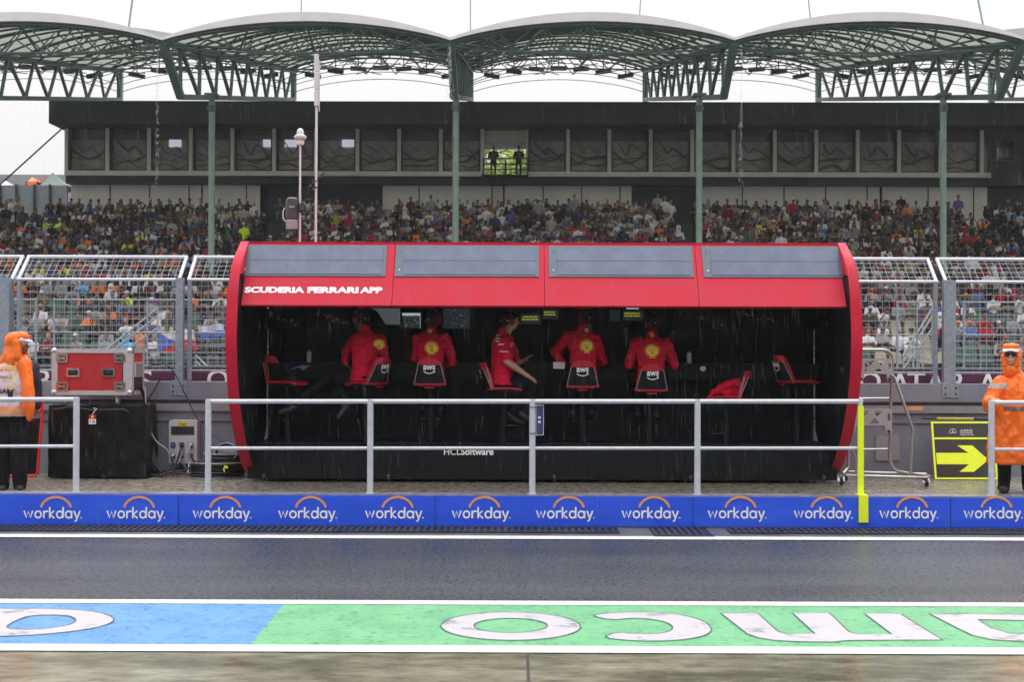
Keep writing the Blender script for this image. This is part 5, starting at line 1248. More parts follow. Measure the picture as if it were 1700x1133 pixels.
finish(b, 'jacket', 'navy_cloth', r, o, .011, 3, fold=.012)

mb = MB(); mb.tube([K(17, 603, Y-.17)-o, K(13, 630, Y-.2)-o, K(17, 650, Y-.21)-o], .005, 5); mb.tube([K(27, 603, Y-.17)-o, K(22, 630, Y-.2)-o, K(18, 650, Y-.21)-o], .005, 5); mb.build('lanyard', 'yellow_tape', r)
mb = MB(); mb.box(K(17, 654, Y-.21)-o, (.06, .006, .09)); mb.build('badge', 'mullion', r)
b = Body(); b.ell(K(19, 694, Y), (.19, .14, .12))
for kx_ in (4, 33): b.cap(K(kx_*.8+4, 684, Y), K(kx_, 750, Y), .118, .09); b.cap(K(kx_, 750, Y), K(kx_, 808, Y), .09, .07)
finish(b, 'trousers', 'black_cloth', r, o, .011, 3, fold=.010)
for ax_ in (3, 31):
    b = Body(); a = K(ax_, 810, Y); b.cap(a+V((0, .05, .0)), a+V((.05, -.1, -.005)), .045, .04); b.cap(a, a+V((0, 0, .06)), .048, .045); finish(b, 'boot', 'rubber2', r, o, .009, 2)
# sliver of another raincoat at the very edge
Y = 15.75; o = K(-30, 815, Y); o.z = ZP; r = root('person', o, 'marshal in an orange raincoat mostly outside the left edge', 'person'); ORG[r.name] = V((0, 0, 0))
hd = K(-18, 572, Y); b = Body(); Q, f = head(b, hd, R(-150), 0, 1); b.cap(hd+V((0, 0, -.08)), K(-24, 610, Y), .055, .06); b.loft([(K(-28, py, Y), rx, ry) for py, rx, ry in ((700, .14, .1), (640, .16, .11), (612, .1, .08))], 16)
for k in (-1, 1): b.cap(K(-28+k*14, 700, Y), K(-28+k*14, 803, Y), .075, .045)
for k in (-1, 1): hand(b, K(-28+k*34, 705, Y), V((0, -.1, -1)), V((k, 0, 0)), 1, .5); b.cap(K(-28+k*28, 630, Y), K(-28+k*34, 705, Y), .045, .028)
finish(b, 'body', 'skin', r, o, .008, 3)
b = Body(); b.loft([(K(-28, py, Y), rx, ry) for py, rx, ry in ((765, .30, .22), (700, .27, .2), (650, .24, .17), (622, .2, .13), (606, .1, .09))], 30)
for k in (-1, 1): b.cap(K(-28+k*26, 628, Y), K(-28+k*33, 695, Y), .09, .06)
b.ell(f(0, -.04, .03), (.115, .125, .13), Q); b.cap(f(0, -.04, -.06), f(0, -.05, -.15), .11, .12); finish(b, 'raincoat', 'orange', r, o, .012, 3, fold=.012)
b = Body()
for k in (-1, 1): b.cap(K(-28+k*13, 745, Y), K(-28+k*13, 812, Y), .09, .06)
finish(b, 'trousers', 'black_cloth', r, o, .014, 3)
# ================================================================== equipment at the left
V = Vector
def K2(px, py, Y): return W(px, py, Y)
Yc = 16.7; a = K2(85.5, 656, Yc); b_ = K2(219.5, 579.5, Yc); x0, x1, z0, z1 = a.x, b_.x, a.z, b_.z; dp = .54; s = Yc/FPX
fc = root('flight_case', ((x0+x1)/2, Yc+dp/2, z0), 'red flight case with bright metal edges standing on a black covered cabinet', 'flight case')
mb = MB(); mb.b2((x0+.02, Yc+.012, z0+.02), (x1-.01, Yc+dp-.01, z1-.02)); mb.build('shell', 'red_case', fc)
mb = MB(); e = .075; t = .006
for lo, hi in (((x0, Yc, z1-.055), (x1, Yc+dp, z1)), ((x0, Yc, z0), (x1, Yc+dp, z0+.055))): mb.b2(lo, hi)
mb.b2((x0, Yc-.003, z0), (x0+e, Yc+.06, z1)); mb.b2((x1-e*1.5, Yc-.003, z0), (x1, Yc+.08, z1)); mb.b2((x1-.04, Yc+dp-.06, z0), (x1+.003, Yc+dp+.003, z1)); mb.build('metal_edge', 'alu_matt', fc)
mb = MB(); mb.b2((x1-e*1.5-.012, Yc-.008, z0+.05), (x1-e*1.5-.004, Yc-.002, z1-.05)); mb.build('lid_seam', 'galv_dark', fc)
for cx in (x0+.03, x1-.035):
    for cz in (z0+.03, z1-.03): mb = MB(); mb.ell((cx, Yc+.012, cz), (.045, .028, .042), sub=2); mb.smooth = True; mb.build('corner_cap', 'alu', fc)
for px, py in ((103, 595), (199, 595), (103, 642), (199, 642)):
    p = K2(px, py, Yc); mb = MB(); mb.rbox((p.x, Yc-.004, p.z), (.15, .012, .115), .02); q = mb.build('latch_dish', 'chrome', fc)
    mb = MB(); mb.rbox((p.x, Yc-.011, p.z), (.105, .006, .075), .012); mb.build('recess', 'galv_dark', q)
    mb = MB(); mb.prism([(-.045, -.03), (-.01, -.012), (.01, -.012), (.045, -.03), (.045, .03), (.01, .012), (-.01, .012), (-.045, .03)], .012, (p.x, Yc-.018, p.z)); mb.build('butterfly', 'chrome', q)
for px, py in ((121.5, 619), (180, 619)):
    p = K2(px, py, Yc); mb = MB(); mb.rbox((p.x, Yc-.004, p.z), (.165, .012, .115), .01); q = mb.build('handle_dish', 'chrome', fc)
    mb = MB(); mb.rbox((p.x, Yc-.011, p.z), (.125, .006, .07), .01); mb.build('recess', 'galv_dark', q)
    mb = MB(); mb.tube([(p.x-.045, Yc-.02, p.z+.02), (p.x-.045, Yc-.03, p.z-.012), (p.x+.045, Yc-.03, p.z-.012), (p.x+.045, Yc-.02, p.z+.02)], .011, 8); mb.smooth = True; mb.build('handle', 'black', q)
    mb = MB()
    for k in range(8): mb.ell((p.x-.072+.0205*k, Yc-.012, p.z+.05), (.004, .003, .004), sub=1); mb.ell((p.x-.072+.0205*k, Yc-.012, p.z-.05), (.004, .003, .004), sub=1)
    mb.build('rivet', 'galv_dark', q)
zv0, zv1 = K2(230, 626, Yc+.2).z, K2(230, 602, Yc+.2).z
mb = MB(); mb.b2((x1-.01, Yc+.11, zv0), (x1+.012, Yc+dp-.1, zv1)); q = mb.build('vent', 'offwhite', fc)
mb = MB()
for k in range(6): z = zv0+.02+(zv1-zv0-.04)*k/5; mb.b2((x1+.013, Yc+.13, z-.004), (x1+.018, Yc+dp-.12, z+.005))
mb.build('louvre', 'galv_dark', q)
mb = MB(); mb.b2((x1-.02, Yc+.09, z0+.06), (x1+.003, Yc+dp-.08, zv0-.01)); mb.build('side_opening', 'mullion', fc)
for px in (110, 196):
    p = K2(px, 668, Yc+.1); mb = MB(); mb.lathe([(.05, -.016), (.06, -.01), (.06, .01), (.05, .016)], (p.x, Yc+.1, z0-.075), 16, 'X'); mb.bar((p.x, Yc+.1, z0-.075), (p.x, Yc+.1, z0), .05, .04); mb.smooth = True; mb.build('castor', 'alu_matt', fc)
# covered cabinet: a sheet sagging over a box
zc = z0-.135; xa, xb = K2(80, 700, Yc).x, K2(238, 700, Yc).x
mb = MB(); nx, nz = 60, 44; rn = lambda p: noise.noise(p)
def cloth_y(u, v): return .035*(rn(V((u*3.1, v*2.6, 3)))+.5*rn(V((u*8+v*3, v*4.5, 9)))+.25*rn(V((u*19-v*9, v*11, 4))))*(0.5+.7*v)
ring = []   # around the box: left side, front, right side
pts2 = [(xa, Yc+.6), (xa, Yc+.02), (xb, Yc+.02), (xb, Yc+.6)]
for k in range(nx+1):
    u = k/nx
    if u < .2: p = V(pts2[0]).lerp(V(pts2[1]), u/.2); n = V((-1, 0))
    elif u < .8: p = V(pts2[1]).lerp(V(pts2[2]), (u-.2)/.6); n = V((0, -1))
    else: p = V(pts2[2]).lerp(V(pts2[3]), (u-.8)/.2); n = V((1, 0))
    ring.append((u, p, n))
for j in range(nz+1):
    v = j/nz
    for u, p, n in ring:
        d = cloth_y(u*3, v)+.03*v; z = zc-(zc-ZP-.0)*v + (.02*rn(V((u*9, 0, 1))) if j < 3 else 0)
        if j == nz: z = ZP+.004+abs(.03*rn(V((u*9, 5, 1))))
        mb.v.append(V((p.x+n.x*d, p.y+n.y*d, z)))
for j in range(nz):
    for k in range(nx): q = j*(nx+1)+k; mb.face((q, q+1, q+nx+2, q+nx+1))
mb.smooth = True; cc = root('covered_cabinet', ((xa+xb)/2, Yc+.3, ZP), 'black tarpaulin-covered cabinet carrying the red flight case', 'cabinet'); mb.build('tarpaulin_side', 'tarp', cc)
mb = MB(); n2 = 14
for j in range(n2+1):
    for k in range(n2+1): x = xa+(xb-xa)*k/n2; y = Yc+.01+.6*j/n2; mb.v.append(V((x, y, zc+.01+.03*rn(V((x*6, y*6, 2))))))
for j in range(n2):
    for k in range(n2): q = j*(n2+1)+k; mb.face((q, q+1, q+n2+2, q+n2+1))
mb.smooth = True; mb.build('tarpaulin_top', 'tarp', cc)
mb = MB(); mb.b2((xa+.05, Yc+.1, ZP), (xb-.05, Yc+.58, zc-.04)); mb.build('cabinet_box', 'black', cc)
mb = MB(); mb.tube([K2(88, 680, Yc-.03), K2(120, 676, Yc-.04), K2(150, 681, Yc-.05), K2(205, 680, Yc-.04), K2(214, 684, Yc-.03)], .007, 6); mb.build('hem_cord', 'camera_grey', cc)
p = K2(153.5, 689, Yc-.09); tg = root('hang_tag', p, 'small red and white tag with a yellow shield hanging on the black tarpaulin', 'tag')
mb = MB(); mb.b2((p.x-.045, p.y-.004, p.z-.055), (p.x+.045, p.y, p.z)); mb.build('red_half', 'red_case', tg)
mb = MB(); mb.b2((p.x-.045, p.y-.004, p.z-.12), (p.x+.045, p.y, p.z-.0555)); wq = mb.build('white_half', 'white', tg)
mb = MB(); put_text(mb, 'f 10', (p.x, p.y-.006, p.z-.088), .07, .045, bold=.03); mb.build('lettering', 'mullion', wq)
crest(p+V((0, -.006, -.028))+V((0, .012, 0)), .028, tg, p) if False else None
mb = MB(); mb.prism([(-.014, .016), (.014, .016), (.012, -.008), (0, -.02), (-.012, -.008)], .004, (p.x, p.y-.006, p.z-.026)); mb.build('crest', 'shield', tg)
mb = MB(); mb.tube([p, p+V((.02, .0, .04)), p+V((.05, .02, .075)), p+V((.0, .03, .08))], .004, 5); mb.build('string', 'white', tg)
# socket box on the wall
x0, x1 = K2(281.5, 700, 17.36).x, K2(328, 700, 17.36).x; z0, z1 = K2(300, 770, 17.36).z, K2(300, 698, 17.36).z; Y = 17.33
sb = root('socket_box', ((x0+x1)/2, 17.42, z0), 'grey power distribution box with six blue sockets fixed low on the pit wall', 'socket box')
mb = MB(); mb.rbox(((x0+x1)/2, Y+.08, (z0+z1)/2), (x1-x0, .16, z1-z0), .025); mb.build('housing', 'offwhite', sb)
mb = MB(); a, b_ = K2(284, 722.5, Y), K2(322.5, 708.5, Y); mb.b2((a.x, Y-.006, a.z), (b_.x, Y, b_.z)); q = mb.build('breaker_window', 'galv_dark', sb)
mb = MB()
for k in range(7): x = a.x+.035+(b_.x-a.x-.07)*k/6; mb.b2((x-.012, Y-.014, a.z+.035), (x+.012, Y-.006, b_.z-.03))
mb.build('breaker', 'rubber', q)
mb = MB()
for k in range(7): x = a.x+.035+(b_.x-a.x-.07)*k/6; mb.b2((x-.007, Y-.02, a.z+.055), (x+.007, Y-.014, b_.z-.05))
mb.build('switch', 'panel_frame', q)
a, b_ = K2(295.5, 708, Y), K2(310.5, 700.5, Y); mb = MB(); mb.b2((a.x, Y-.003, a.z), (b_.x, Y, b_.z)); q = mb.build('warning_sticker', 'yellow_tape', sb)
mb = MB(); mb.prism([(0, .02), (-.012, -.002), (-.002, 0), (-.004, -.02), (.01, .004), (.001, .003)], .002, (a.x+.025, Y-.005, (a.z+b_.z)/2)); mb.b2((a.x+.05, Y-.006, a.z+.03), (b_.x-.01, Y-.004, a.z+.036)); mb.b2((a.x+.05, Y-.006, a.z+.016), (b_.x-.02, Y-.004, a.z+.022)); mb.build('bolt_symbol', 'mullion', q)
for py in (739, 757):
    for px in (287.5, 302, 317):
        p = K2(px, py, Y); mb = MB(); mb.rbox((p.x, Y-.012, p.z), (.062, .024, .066), .012); q = mb.build('socket', 'blue_sock', sb)
        mb = MB(); mb.rbox((p.x, Y-.028, p.z-.004), (.04, .006, .04), .01); mb.build('socket_lid', 'offwhite' if px > 310 and py < 750 else 'panel_frame', q)
for k, (px, py) in enumerate(((302, 741), (317, 739), (287.5, 757), (302, 757))):
    p = K2(px, py, Y-.05); pl = root('plug', p, ['black plug in the middle upper socket', 'white plug in the right upper socket', 'blue and white plug in the left lower socket', 'grey plug in the middle lower socket'][k], 'plug', 'plugs in the socket box')
    mb = MB(); mb.lathe([(.02, .03), (.026, .0), (.024, -.04), (.012, -.07)], p, 12, 'Y'); mb.smooth = True; mb.build('plug_body', ['rubber', 'offwhite', 'offwhite', 'galv'][k], pl)
    mb = MB(); mb.tube([p+V((0, -.06, 0)), p+V((0, -.09, -.05)), p+V((-.03+.03*k, -.07, -.14)), p+V((-.06+.05*k, -.04, -.22)), p+V((-.1+.09*k, -.12, ZP+.02-p.z))], .009, 6); mb.smooth = True; mb.build('lead', ['cable', 'cable_white', 'cable', 'galv'][k], pl)
def cable(name, pts, r_, m, label, group=None):
    # Catmull-Rom through the points
    P_ = [V(p) for p in pts]; out = []
    for i in range(len(P_)-1):
        p0, p1_, p2, p3_ = P_[max(i-1, 0)], P_[i], P_[i+1], P_[min(i+2, len(P_)-1)]
        for k in range(6):
            t = k/6; out.append(.5*((2*p1_)+(p2-p0)*t+(2*p0-5*p1_+4*p2-p3_)*t*t+(3*p1_-p0-3*p2+p3_)*t**3))
    out.append(P_[-1]); mb = MB(); mb.tube(out, r_, 6); mb.smooth = True; c = P_[-1]; return tag(mb.build(name, m, at=c), label, 'cable', group)
cable('cable', [K2(241, 643, 17.0), K2(242, 670, 17.0), K2(244, 700, 17.05), K2(258, 731, 17.1), K2(278, 748, 17.15), K2(282, 768, 17.2)], .0085, 'cable_white', 'white cable curving from the flight case down to the socket box')
cable('cable', [K2(246, 608, 17.4), K2(262, 606, 17.35), K2(275, 606, 17.3), K2(290, 620, 17.3), K2(310, 660, 17.25), K2(327, 695, 17.2), K2(345, 717, 17.1), K2(384, 741, 17.0)], .0085, 'cable', 'black cable looping over the fence foot and down to the coil')
cable('cable', [K2(267, 628, 17.44), K2(256, 648, 17.42), K2(247, 664, 17.4), K2(246, 690, 17.4)], .01, 'cable', 'short black cable hanging beside the flight case on the wall')
for k in range(4):
    d = 4*k; cable('cable', [K2(232+k, 645, 17.0), K2(239+k*1.5, 665, 17.05), K2(238+d*.7, 700, 17.1), K2(241+d, 740, 17.1), K2(252+d, 770, 17.0), K2(258+d*3, 783+k*2.5, 16.95)], .011, 'cable', 'black cable falling from the flight case to the floor in a bundle', 'bundle of black cables beside the cabinet')
for k, (q, l) in enumerate(((((246, 794), (262, 788), (276, 781), (292, 776), (300, 768)), 'black cable lying on the floor below the socket box'), (((250, 789), (270, 790), (300, 786), (330, 790), (340, 780)), 'black floor cable running to the coil'), (((262, 797), (280, 785), (305, 782), (322, 770), (318, 760)), 'black cable rising from the floor to the right socket'))):
    cable('cable', [K2(x, y, 16.95-.0*k) for x, y in q], .012, 'cable', l)
# cable coils / reels right of the box
def coil(px, py, Y, rx, n, h, label, m='cable', tilt=0):
    c = K2(px, py, Y); r = root('cable_coil', c, label, 'cable coil'); rot = Euler((tilt, 0, 0)).to_matrix()
    mb = MB(); pts = []
    for i in range(n*24): a = 2*math.pi*i/24; w = rx*(1+.05*math.sin(a*1.37+i*.01)); pts.append(c+rot @ V((w*math.cos(a), w*.8*math.sin(a), h*i/(n*24))))
    mb.tube(pts, .013, 6); mb.smooth = True; mb.build('windings', m, r)
    for z in (.0, h+.02):
        mb = MB(); mb.tube([c+rot @ V((rx*1.06*math.cos(R(a)), rx*.85*math.sin(R(a)), z)) for a in range(0, 360, 15)], .008, 6, closed=True); mb.smooth = True; mb.build('hoop', 'galv', r)
    return r, c
coil(361, 792, 16.95, .33, 9, .17, 'large black cable coil with pale hoops lying on the floor left of the pit stand')
coil(374, 768, 17.0, .26, 6, .10, 'smaller black cable coil lying on top of the large one')
r, c = coil(377, 752, 16.9, .135, 4, .05, 'small upright ring of black cable leaning on the coils', tilt=R(80))
mb = MB(); mb.box(K2(375, 776, 16.62), (.05, .01, .03), Euler((0, R(15), 0))); mb.box(K2(372, 781, 16.62), (.015, .01, .05), Euler((0, R(-10), 0))); tag(mb.build('cable_tie', 'neon', at=K2(375, 776, 16.62)), 'yellow tie on the front of the large cable coil', 'cable tie')
# red tube frame by the left marshal
cable_pts = [K2(58, 681, 16.0), K2(64, 684, 16.0), K2(70, 680, 16.0), K2(69, 672, 16.0)]
r = root('red_frame', K2(40, 790, 16.4), 'bright red tube frame standing beside the left marshal', 'frame')
mb = MB(); mb.tube([K2(70, 660, 16.3), K2(70, 693, 16.32), K2(62, 787, 16.4), K2(58, 791, 16.4), K2(29, 792, 16.4), K2(-20, 792, 16.4)], .018, 8); mb.smooth = True; mb.build('tube', 'red_tube', r)
mb = MB(); mb.tube(cable_pts, .016, 8); mb.tube([K2(72, 656, 16.0), K2(70, 668, 16.0)], .014, 8); mb.smooth = True; mb.build('hook', 'red_tube', r)
mb = MB(); mb.sheet([K2(68, 695, 16.44), K2(60, 788, 16.44), K2(-20, 788, 16.44), K2(-20, 695, 16.44)]); mb.build('board', 'black', r)

# ================================================================== equipment at the right
def T(px, py, Y=16.25): return K2(px, py, Y)
tr_ = root('wheeled_frame', T(1470, 805), 'bright tubular metal frame on castors between the pit stand and the arrow board', 'trolley')
def tb(pts, name, rr=.018, m='chrome_soft'):
    mb = MB(); mb.tube(pts, rr, 10); mb.smooth = True; return mb.build(name, m, tr_)

tb([T(1405, 581), T(1466, 581), T(1475, 583), T(1481, 590), T(1482, 600), T(1481, 625), T(1478, 690), T(1477, 765), T(1481, 776), T(1489, 783), T(1512, 787), T(1538, 791, 16.0)], 'upright')
tb([T(1479, 622, 16.2), T(1485, 627, 16.2), T(1515, 712, 16.1), T(1511, 789, 16.05)], 'brace')
tb([T(1404, 727, 16.1), T(1420, 758, 16.1), T(1421, 786, 16.1)], 'brace', .013)
tb([T(1409, 690, 16.5), T(1408, 776, 16.5), T(1400, 787, 16.4)], 'rear_upright')
for py in (662, 746.5): tb([T(1406, py+.4, 16.3), T(1478, py, 16.3)], 'cross_tube', .014)
tb([T(1397, 786, 16.1), T(1405, 790, 16.0), T(1538, 794, 15.95), T(1543, 791, 16.05), T(1538, 788, 16.2), T(1400, 784, 16.5)], 'base_tube')
def plate(px0, px1, py0, py1, feet_):
    a, b = T(px0, py1, 16.22), T(px1, py0, 16.22); w, h = b.x-a.x, b.z-a.z; c = (a+b)/2
    out = [(-w/2, h/2), (w/2, h/2), (w/2, -h/2), (w*.36, -h/2), (w*.33, -h*.18), (-w*.33, -h*.18), (-w*.36, -h/2), (-w/2, -h/2)]
    holes = [[(-w*.30, h*.42), (w*.02-.02, h*.42), (-w*.14, h*.20)], [(w*.30, h*.42), (w*.06, h*.42), (w*.16, h*.18)], [(-w*.30, h*.33), (-w*.18, h*.12), (-w*.27, -h*.08), (-w*.31, -h*.08)], [(-w*.05, -h*.1), (w*.1, h*.12), (w*.22, -h*.1)],
             [(-w*.46, h*.3), (-w*.39, h*.3), (-w*.39, h*.02), (-w*.46, h*.02)], [(w*.39, h*.3), (w*.46, h*.3), (w*.46, h*.02), (w*.39, h*.02)]]
    mb = MB(); mb.prism(out, .012, c, holes=holes); q = mb.build('bracket_plate', 'offwhite2', tr_)
    for dx in (-.42, .42): mb = MB(); mb.lathe([(.02, 0), (.02, -.012)], (c.x+w*dx, c.y-.006, c.z-h*.42), 10, 'Y'); mb.build('bolt', 'galv_dark', q)

plate(1425, 1481, 596, 633, 0); plate(1409, 1481, 679, 720, 0)
for px, py, Y in ((1397, 800, 16.1), (1538, 803, 15.95), (1404, 795, 16.6)):
    p = K2(px, py, Y); p.z = ZP+.05; mb = MB(); mb.lathe([(.035, -.02), (.05, -.012), (.05, .012), (.035, .02)], p, 18, 'X'); mb.smooth = True; c_ = mb.build('castor_wheel', 'rubber', tr_)
    mb = MB(); mb.lathe([(.025, -.024), (.025, .024)], p, 12, 'X'); mb.build('hub', 'alu', c_)
    mb = MB(); mb.bar(p+V((-.028, 0, 0)), p+V((-.028, .03, .065)), .03, .006); mb.bar(p+V((.028, 0, 0)), p+V((.028, .03, .065)), .03, .006); mb.box(p+V((0, .03, .068)), (.07, .06, .012)); mb.tube([p+V((0, .03, .07)), p+V((0, .03, .10))], .012, 8); mb.build('castor_fork', 'alu', c_)
# arrow board
Yp = 16.95
def PB(px, py, d=0): 
    t = (796-py)/96; return K2(px, py, Yp+.22*t-d)
pbz = root('arrow_board', PB(1600, 796), 'black pit board with a fluorescent yellow frame and arrow leaning on the wall', 'pit board')
def quad(l, d0, d1, name, m, par=pbz):
    mb = MB(); n = len(l)
    for dd in (d0, d1):
        for x, y in l: mb.v.append(PB(x, y, dd))
    tri = tessellate_polygon([[V((x, y, 0)) for x, y in l]])
    for t in tri: mb.face(t); mb.face([n+t[2], n+t[1], n+t[0]])
    for i in range(n): j = (i+1) % n; mb.face((i, j, n+j, n+i))
    return mb.build(name, m, par)
bd = quad([(1547, 702), (1651, 702), (1655, 795), (1553, 795)], 0, .03, 'board', 'board_black')
bd.data.materials[0] = M['board_black']
for l in ([(1545.5, 700.5), (1652, 700.5), (1652, 703.5), (1548.6, 703.5)], [(1552, 793.5), (1656, 793.5), (1656, 796.5), (1552, 796.5)], [(1545.5, 700.5), (1548.8, 700.5), (1555.4, 796), (1552, 796)], [(1649, 703.5), (1652, 703.5), (1656, 793.5), (1653, 793.5)], [(1551, 726.8), (1650, 726.8), (1650, 730), (1551, 730)]):
    quad(l, .028, .042, 'yellow_edge', 'neon')
quad([(1554, 752.5), (1608, 752.5), (1589, 740), (1614, 740), (1641, 764), (1617, 784), (1593, 784), (1609, 771.5), (1555.5, 771.5)], .03, .036, 'arrow', 'neon', bd)
mb = MB(); c = PB(1581.5, 718, .034); fnp = lambda x, y, d: c+V((x, -.002, y))
stroke(mb, arcp(0, 0, .042, .042, 0, 360, 24), .006, fnp)
for a in (90, 210, 330): mb.v.extend([fnp(.041*math.cos(R(a)), .041*math.sin(R(a)), 0), fnp(.007*math.cos(R(a+60)), .007*math.sin(R(a+60)), 0), fnp(.007*math.cos(R(a-60)), .007*math.sin(R(a-60)), 0)]); n = len(mb.v); mb.face((n-3, n-2, n-1))
for a in (30, 150, 270): pass
mb.face([len(mb.v)-2, len(mb.v)-5, len(mb.v)-8]); mb.build('star_emblem', 'white', bd)
mb = MB()
for s_, px, py, w, h in (('AMG', 1604, 715, .16, .022), ('PETRONAS', 1604, 718.6, .16, .018), ('FORMULA ONE TEAM', 1605, 722.3, .17, .017)): put_text(mb, s_, PB(px, py, .037), w, h, bold=.02)
mb.build('lettering', 'white', bd)
pr = root('board_pole', PB(1555, 697), 'yellow and black pole lying along the top of the arrow board', 'pole')
mb = MB(); mb.tube([PB(1530, 695, .02), PB(1556, 695.4, .02)], .013, 8); mb.build('pole_end', 'rubber', pr); mb = MB(); mb.tube([PB(1616, 696, .02), PB(1650, 696.5, .02)], .02, 8); mb.build('pole_end', 'rubber', pr)
mb = MB(); mb.tube([PB(1555, 695.4, .02), PB(1617, 696, .02)], .016, 8); mb.build('yellow_sleeve', 'yellow_dull', pr)

# ================================================================== masts behind the stand
Ym = 17.43
p = K2(498.5, 240, Ym); ms = root('sensor_mast', (p.x, Ym, ZP), 'slim white mast with a round white sensor head behind the pit stand', 'mast')
mb = MB(); mb.tube([(p.x, Ym, ZP), (p.x, Ym, p.z)], .014, 10); mb.smooth = True; mb.build('pole', 'sensor', ms)
mb = MB(); k = Ym/FPX
mb.lathe([(.02, 0), (.05, .01), (.055, .05), (.052, .07), (.075, .085), (.085, .11), (.08, .125), (.05, .14), (.048, .17), (.042, .20), (.02, .225), (.0, .23)], (p.x, Ym, p.z-.01), 20); mb.smooth = True; mb.build('sensor_head', 'sensor', ms)
mb = MB(); mb.lathe([(.057, .055), (.057, .06)], (p.x, Ym, p.z), 16); mb.build('ring', 'galv_dark', ms)
a, b_ = K2(474, 365, Ym), K2(496, 328, Ym); cx = (a.x+b_.x)/2
cu = root('camera_unit', (cx, Ym, a.z), 'dark cylindrical camera unit with a ribbed white base on a pole above the stand', 'camera')
mb = MB(); w = (b_.x-a.x)/2; h = b_.z-a.z; mb.lathe([(w*.8, 0), (w, .02), (w, h*.8), (w*.93, h*.92), (w*.6, h)], (cx, Ym, a.z), 18); mb.smooth = True; mb.build('housing', 'camera_grey', cu)
mb = MB()
for i in range(5): mb.lathe([(w*.85, -.02-.025*i), (w*1.02, -.012-.025*i), (w*.85, -.004-.025*i)], (cx, Ym, a.z), 16)
mb.build('ribbed_base', 'sensor', cu)
mb = MB(); mb.rbox((cx+.01, Ym-w-.004, a.z+h*.55), (.07, .006, .025), .004); mb.build('label_plate', 'galv', cu)
q = K2(497.5, 320, Ym+.02); mb = MB(); mb.tube([(q.x, Ym+.02, ZP), q], .024, 8); mb.bar((q.x-.05, Ym, a.z+.12), (q.x+.06, Ym, a.z+.12), .05); mb.box((q.x+.035, Ym-.03, a.z+.17), (.06, .07, .09)); mb.build('bracket', 'camera_grey', cu)
mb = MB(); mb.tube([K2(473, 345, Ym), K2(470, 350, Ym), K2(470, 362, Ym), K2(474, 368, Ym)], .006, 6); mb.build('lead', 'white', cu)
p0_, p1_ = K2(523.5, 405, Ym), K2(525.5, 178, Ym); am = root('antenna_mast', (p0_.x, Ym, ZP), 'tall white antenna mast with a small wind vane left of centre', 'mast')
mb = MB(); mb.tube([(p0_.x, Ym, ZP), (p1_.x, Ym, p1_.z)], .016, 8); mb.tube([K2(530, 185, Ym), K2(530.5, 100, Ym)], .007, 6); mb.smooth = True; mb.build('pole', 'sensor', am)
mb = MB(); mb.tube([p1_, p1_+V((0, 0, .05))], .024, 8); mb.bar(p1_, K2(530, 181, Ym), .02); mb.build('clamp', 'galv', am)
for y0, y1 in ((176, 150), (149, 120), (119, 89)):
    mb = MB(); mb.rbox((K2(525.5, (y0+y1)/2, Ym).x, Ym, K2(525.5, (y0+y1)/2, Ym).z), (.055, .05, (y0-y1-1)*k), .008); mb.build('aerial_section', 'sensor', am)
wv = root('wind_vane', K2(520, 300, Ym), 'small black wind vane and cup sensor clamped to the antenna mast', 'wind vane')
mb = MB(); mb.tube([K2(526, 300, Ym-.02), K2(519, 303, Ym-.02), K2(513, 311, Ym-.02), K2(511, 322, Ym-.02)], .008, 6); mb.tube([K2(519, 303, Ym-.02), K2(519, 296, Ym-.02)], .007, 6); mb.build('arm', 'camera_grey', wv)
mb = MB(); mb.prism([(-.05, -.03), (.03, .035), (.05, .05), (.055, .03), (.0, -.04)], .006, K2(533, 291, Ym-.02)); mb.build('tail', 'camera_grey', wv)
mb = MB()
for dx, dy in ((-5, 0), (4, 2), (0, 6)): mb.ell(K2(520+dx, 309+dy, Ym-.02), (.022, .022, .018), sub=1)
mb.build('cup', 'camera_grey', wv)
# ================================================================== flags on the far rail
def flag(pxs, pys, Y, bands, tri, label, nm='flag'):
    r = root(nm, K2(pxs[0], pys[1], Y), label, 'flag')
    def S(u, v): 
        p = K2(pxs[0]+(pxs[1]-pxs[0])*u+3*v, pys[0]+(pys[1]-pys[0])*v+2.5*math.sin(u*6), Y); p.y += .06*math.sin(u*11+v*2); return p
    n = 24
    for (v0, v1, m) in bands:
        mb = MB()
        for j in range(5):
            for i in range(n+1): mb.v.append(S(i/n, v0+(v1-v0)*j/4))
        for j in range(4):
            for i in range(n): a = j*(n+1)+i; mb.face((a, a+1, a+n+2, a+n+1))
        mb.smooth = True; mb.build('band', m, r)
    if tri:
        mb = MB(); nn = 12
        for j in range(nn+1):
            for i in range(nn+1): v = j/nn; u = (i/nn)*.5*(1-abs(2*v-1)); q = S(u, v); q.y -= .02; mb.v.append(q)
        for j in range(nn):
            for i in range(nn): a = j*(nn+1)+i; mb.face((a, a+1, a+nn+2, a+nn+1))
        mb.build('triangle', tri, r)
M['flag_white'] = mat('flag_white', (.6, .6, .62), .8, var=.06); M['flag_red'] = mat('flag_red', (.55, .03, .03), .8, var=.06); M['flag_blue'] = mat('flag_blue', (.06, .10, .45), .8, var=.06); M['flag_pale'] = mat('flag_pale', (.5, .5, .6), .8, var=.15, scale=3)
flag((260, 323), (549, 584), 39.3, ((0, .5, 'flag_white'), (.5, 1, 'flag_red')), 'flag_blue', 'white and red flag with a blue triangle tied to the far rail')
flag((328, 372), (540, 562), 39.6, ((0, .5, 'flag_pale'), (.5, 1, 'flag_blue')), None, 'pale and blue flag right of the flag with the blue triangle')
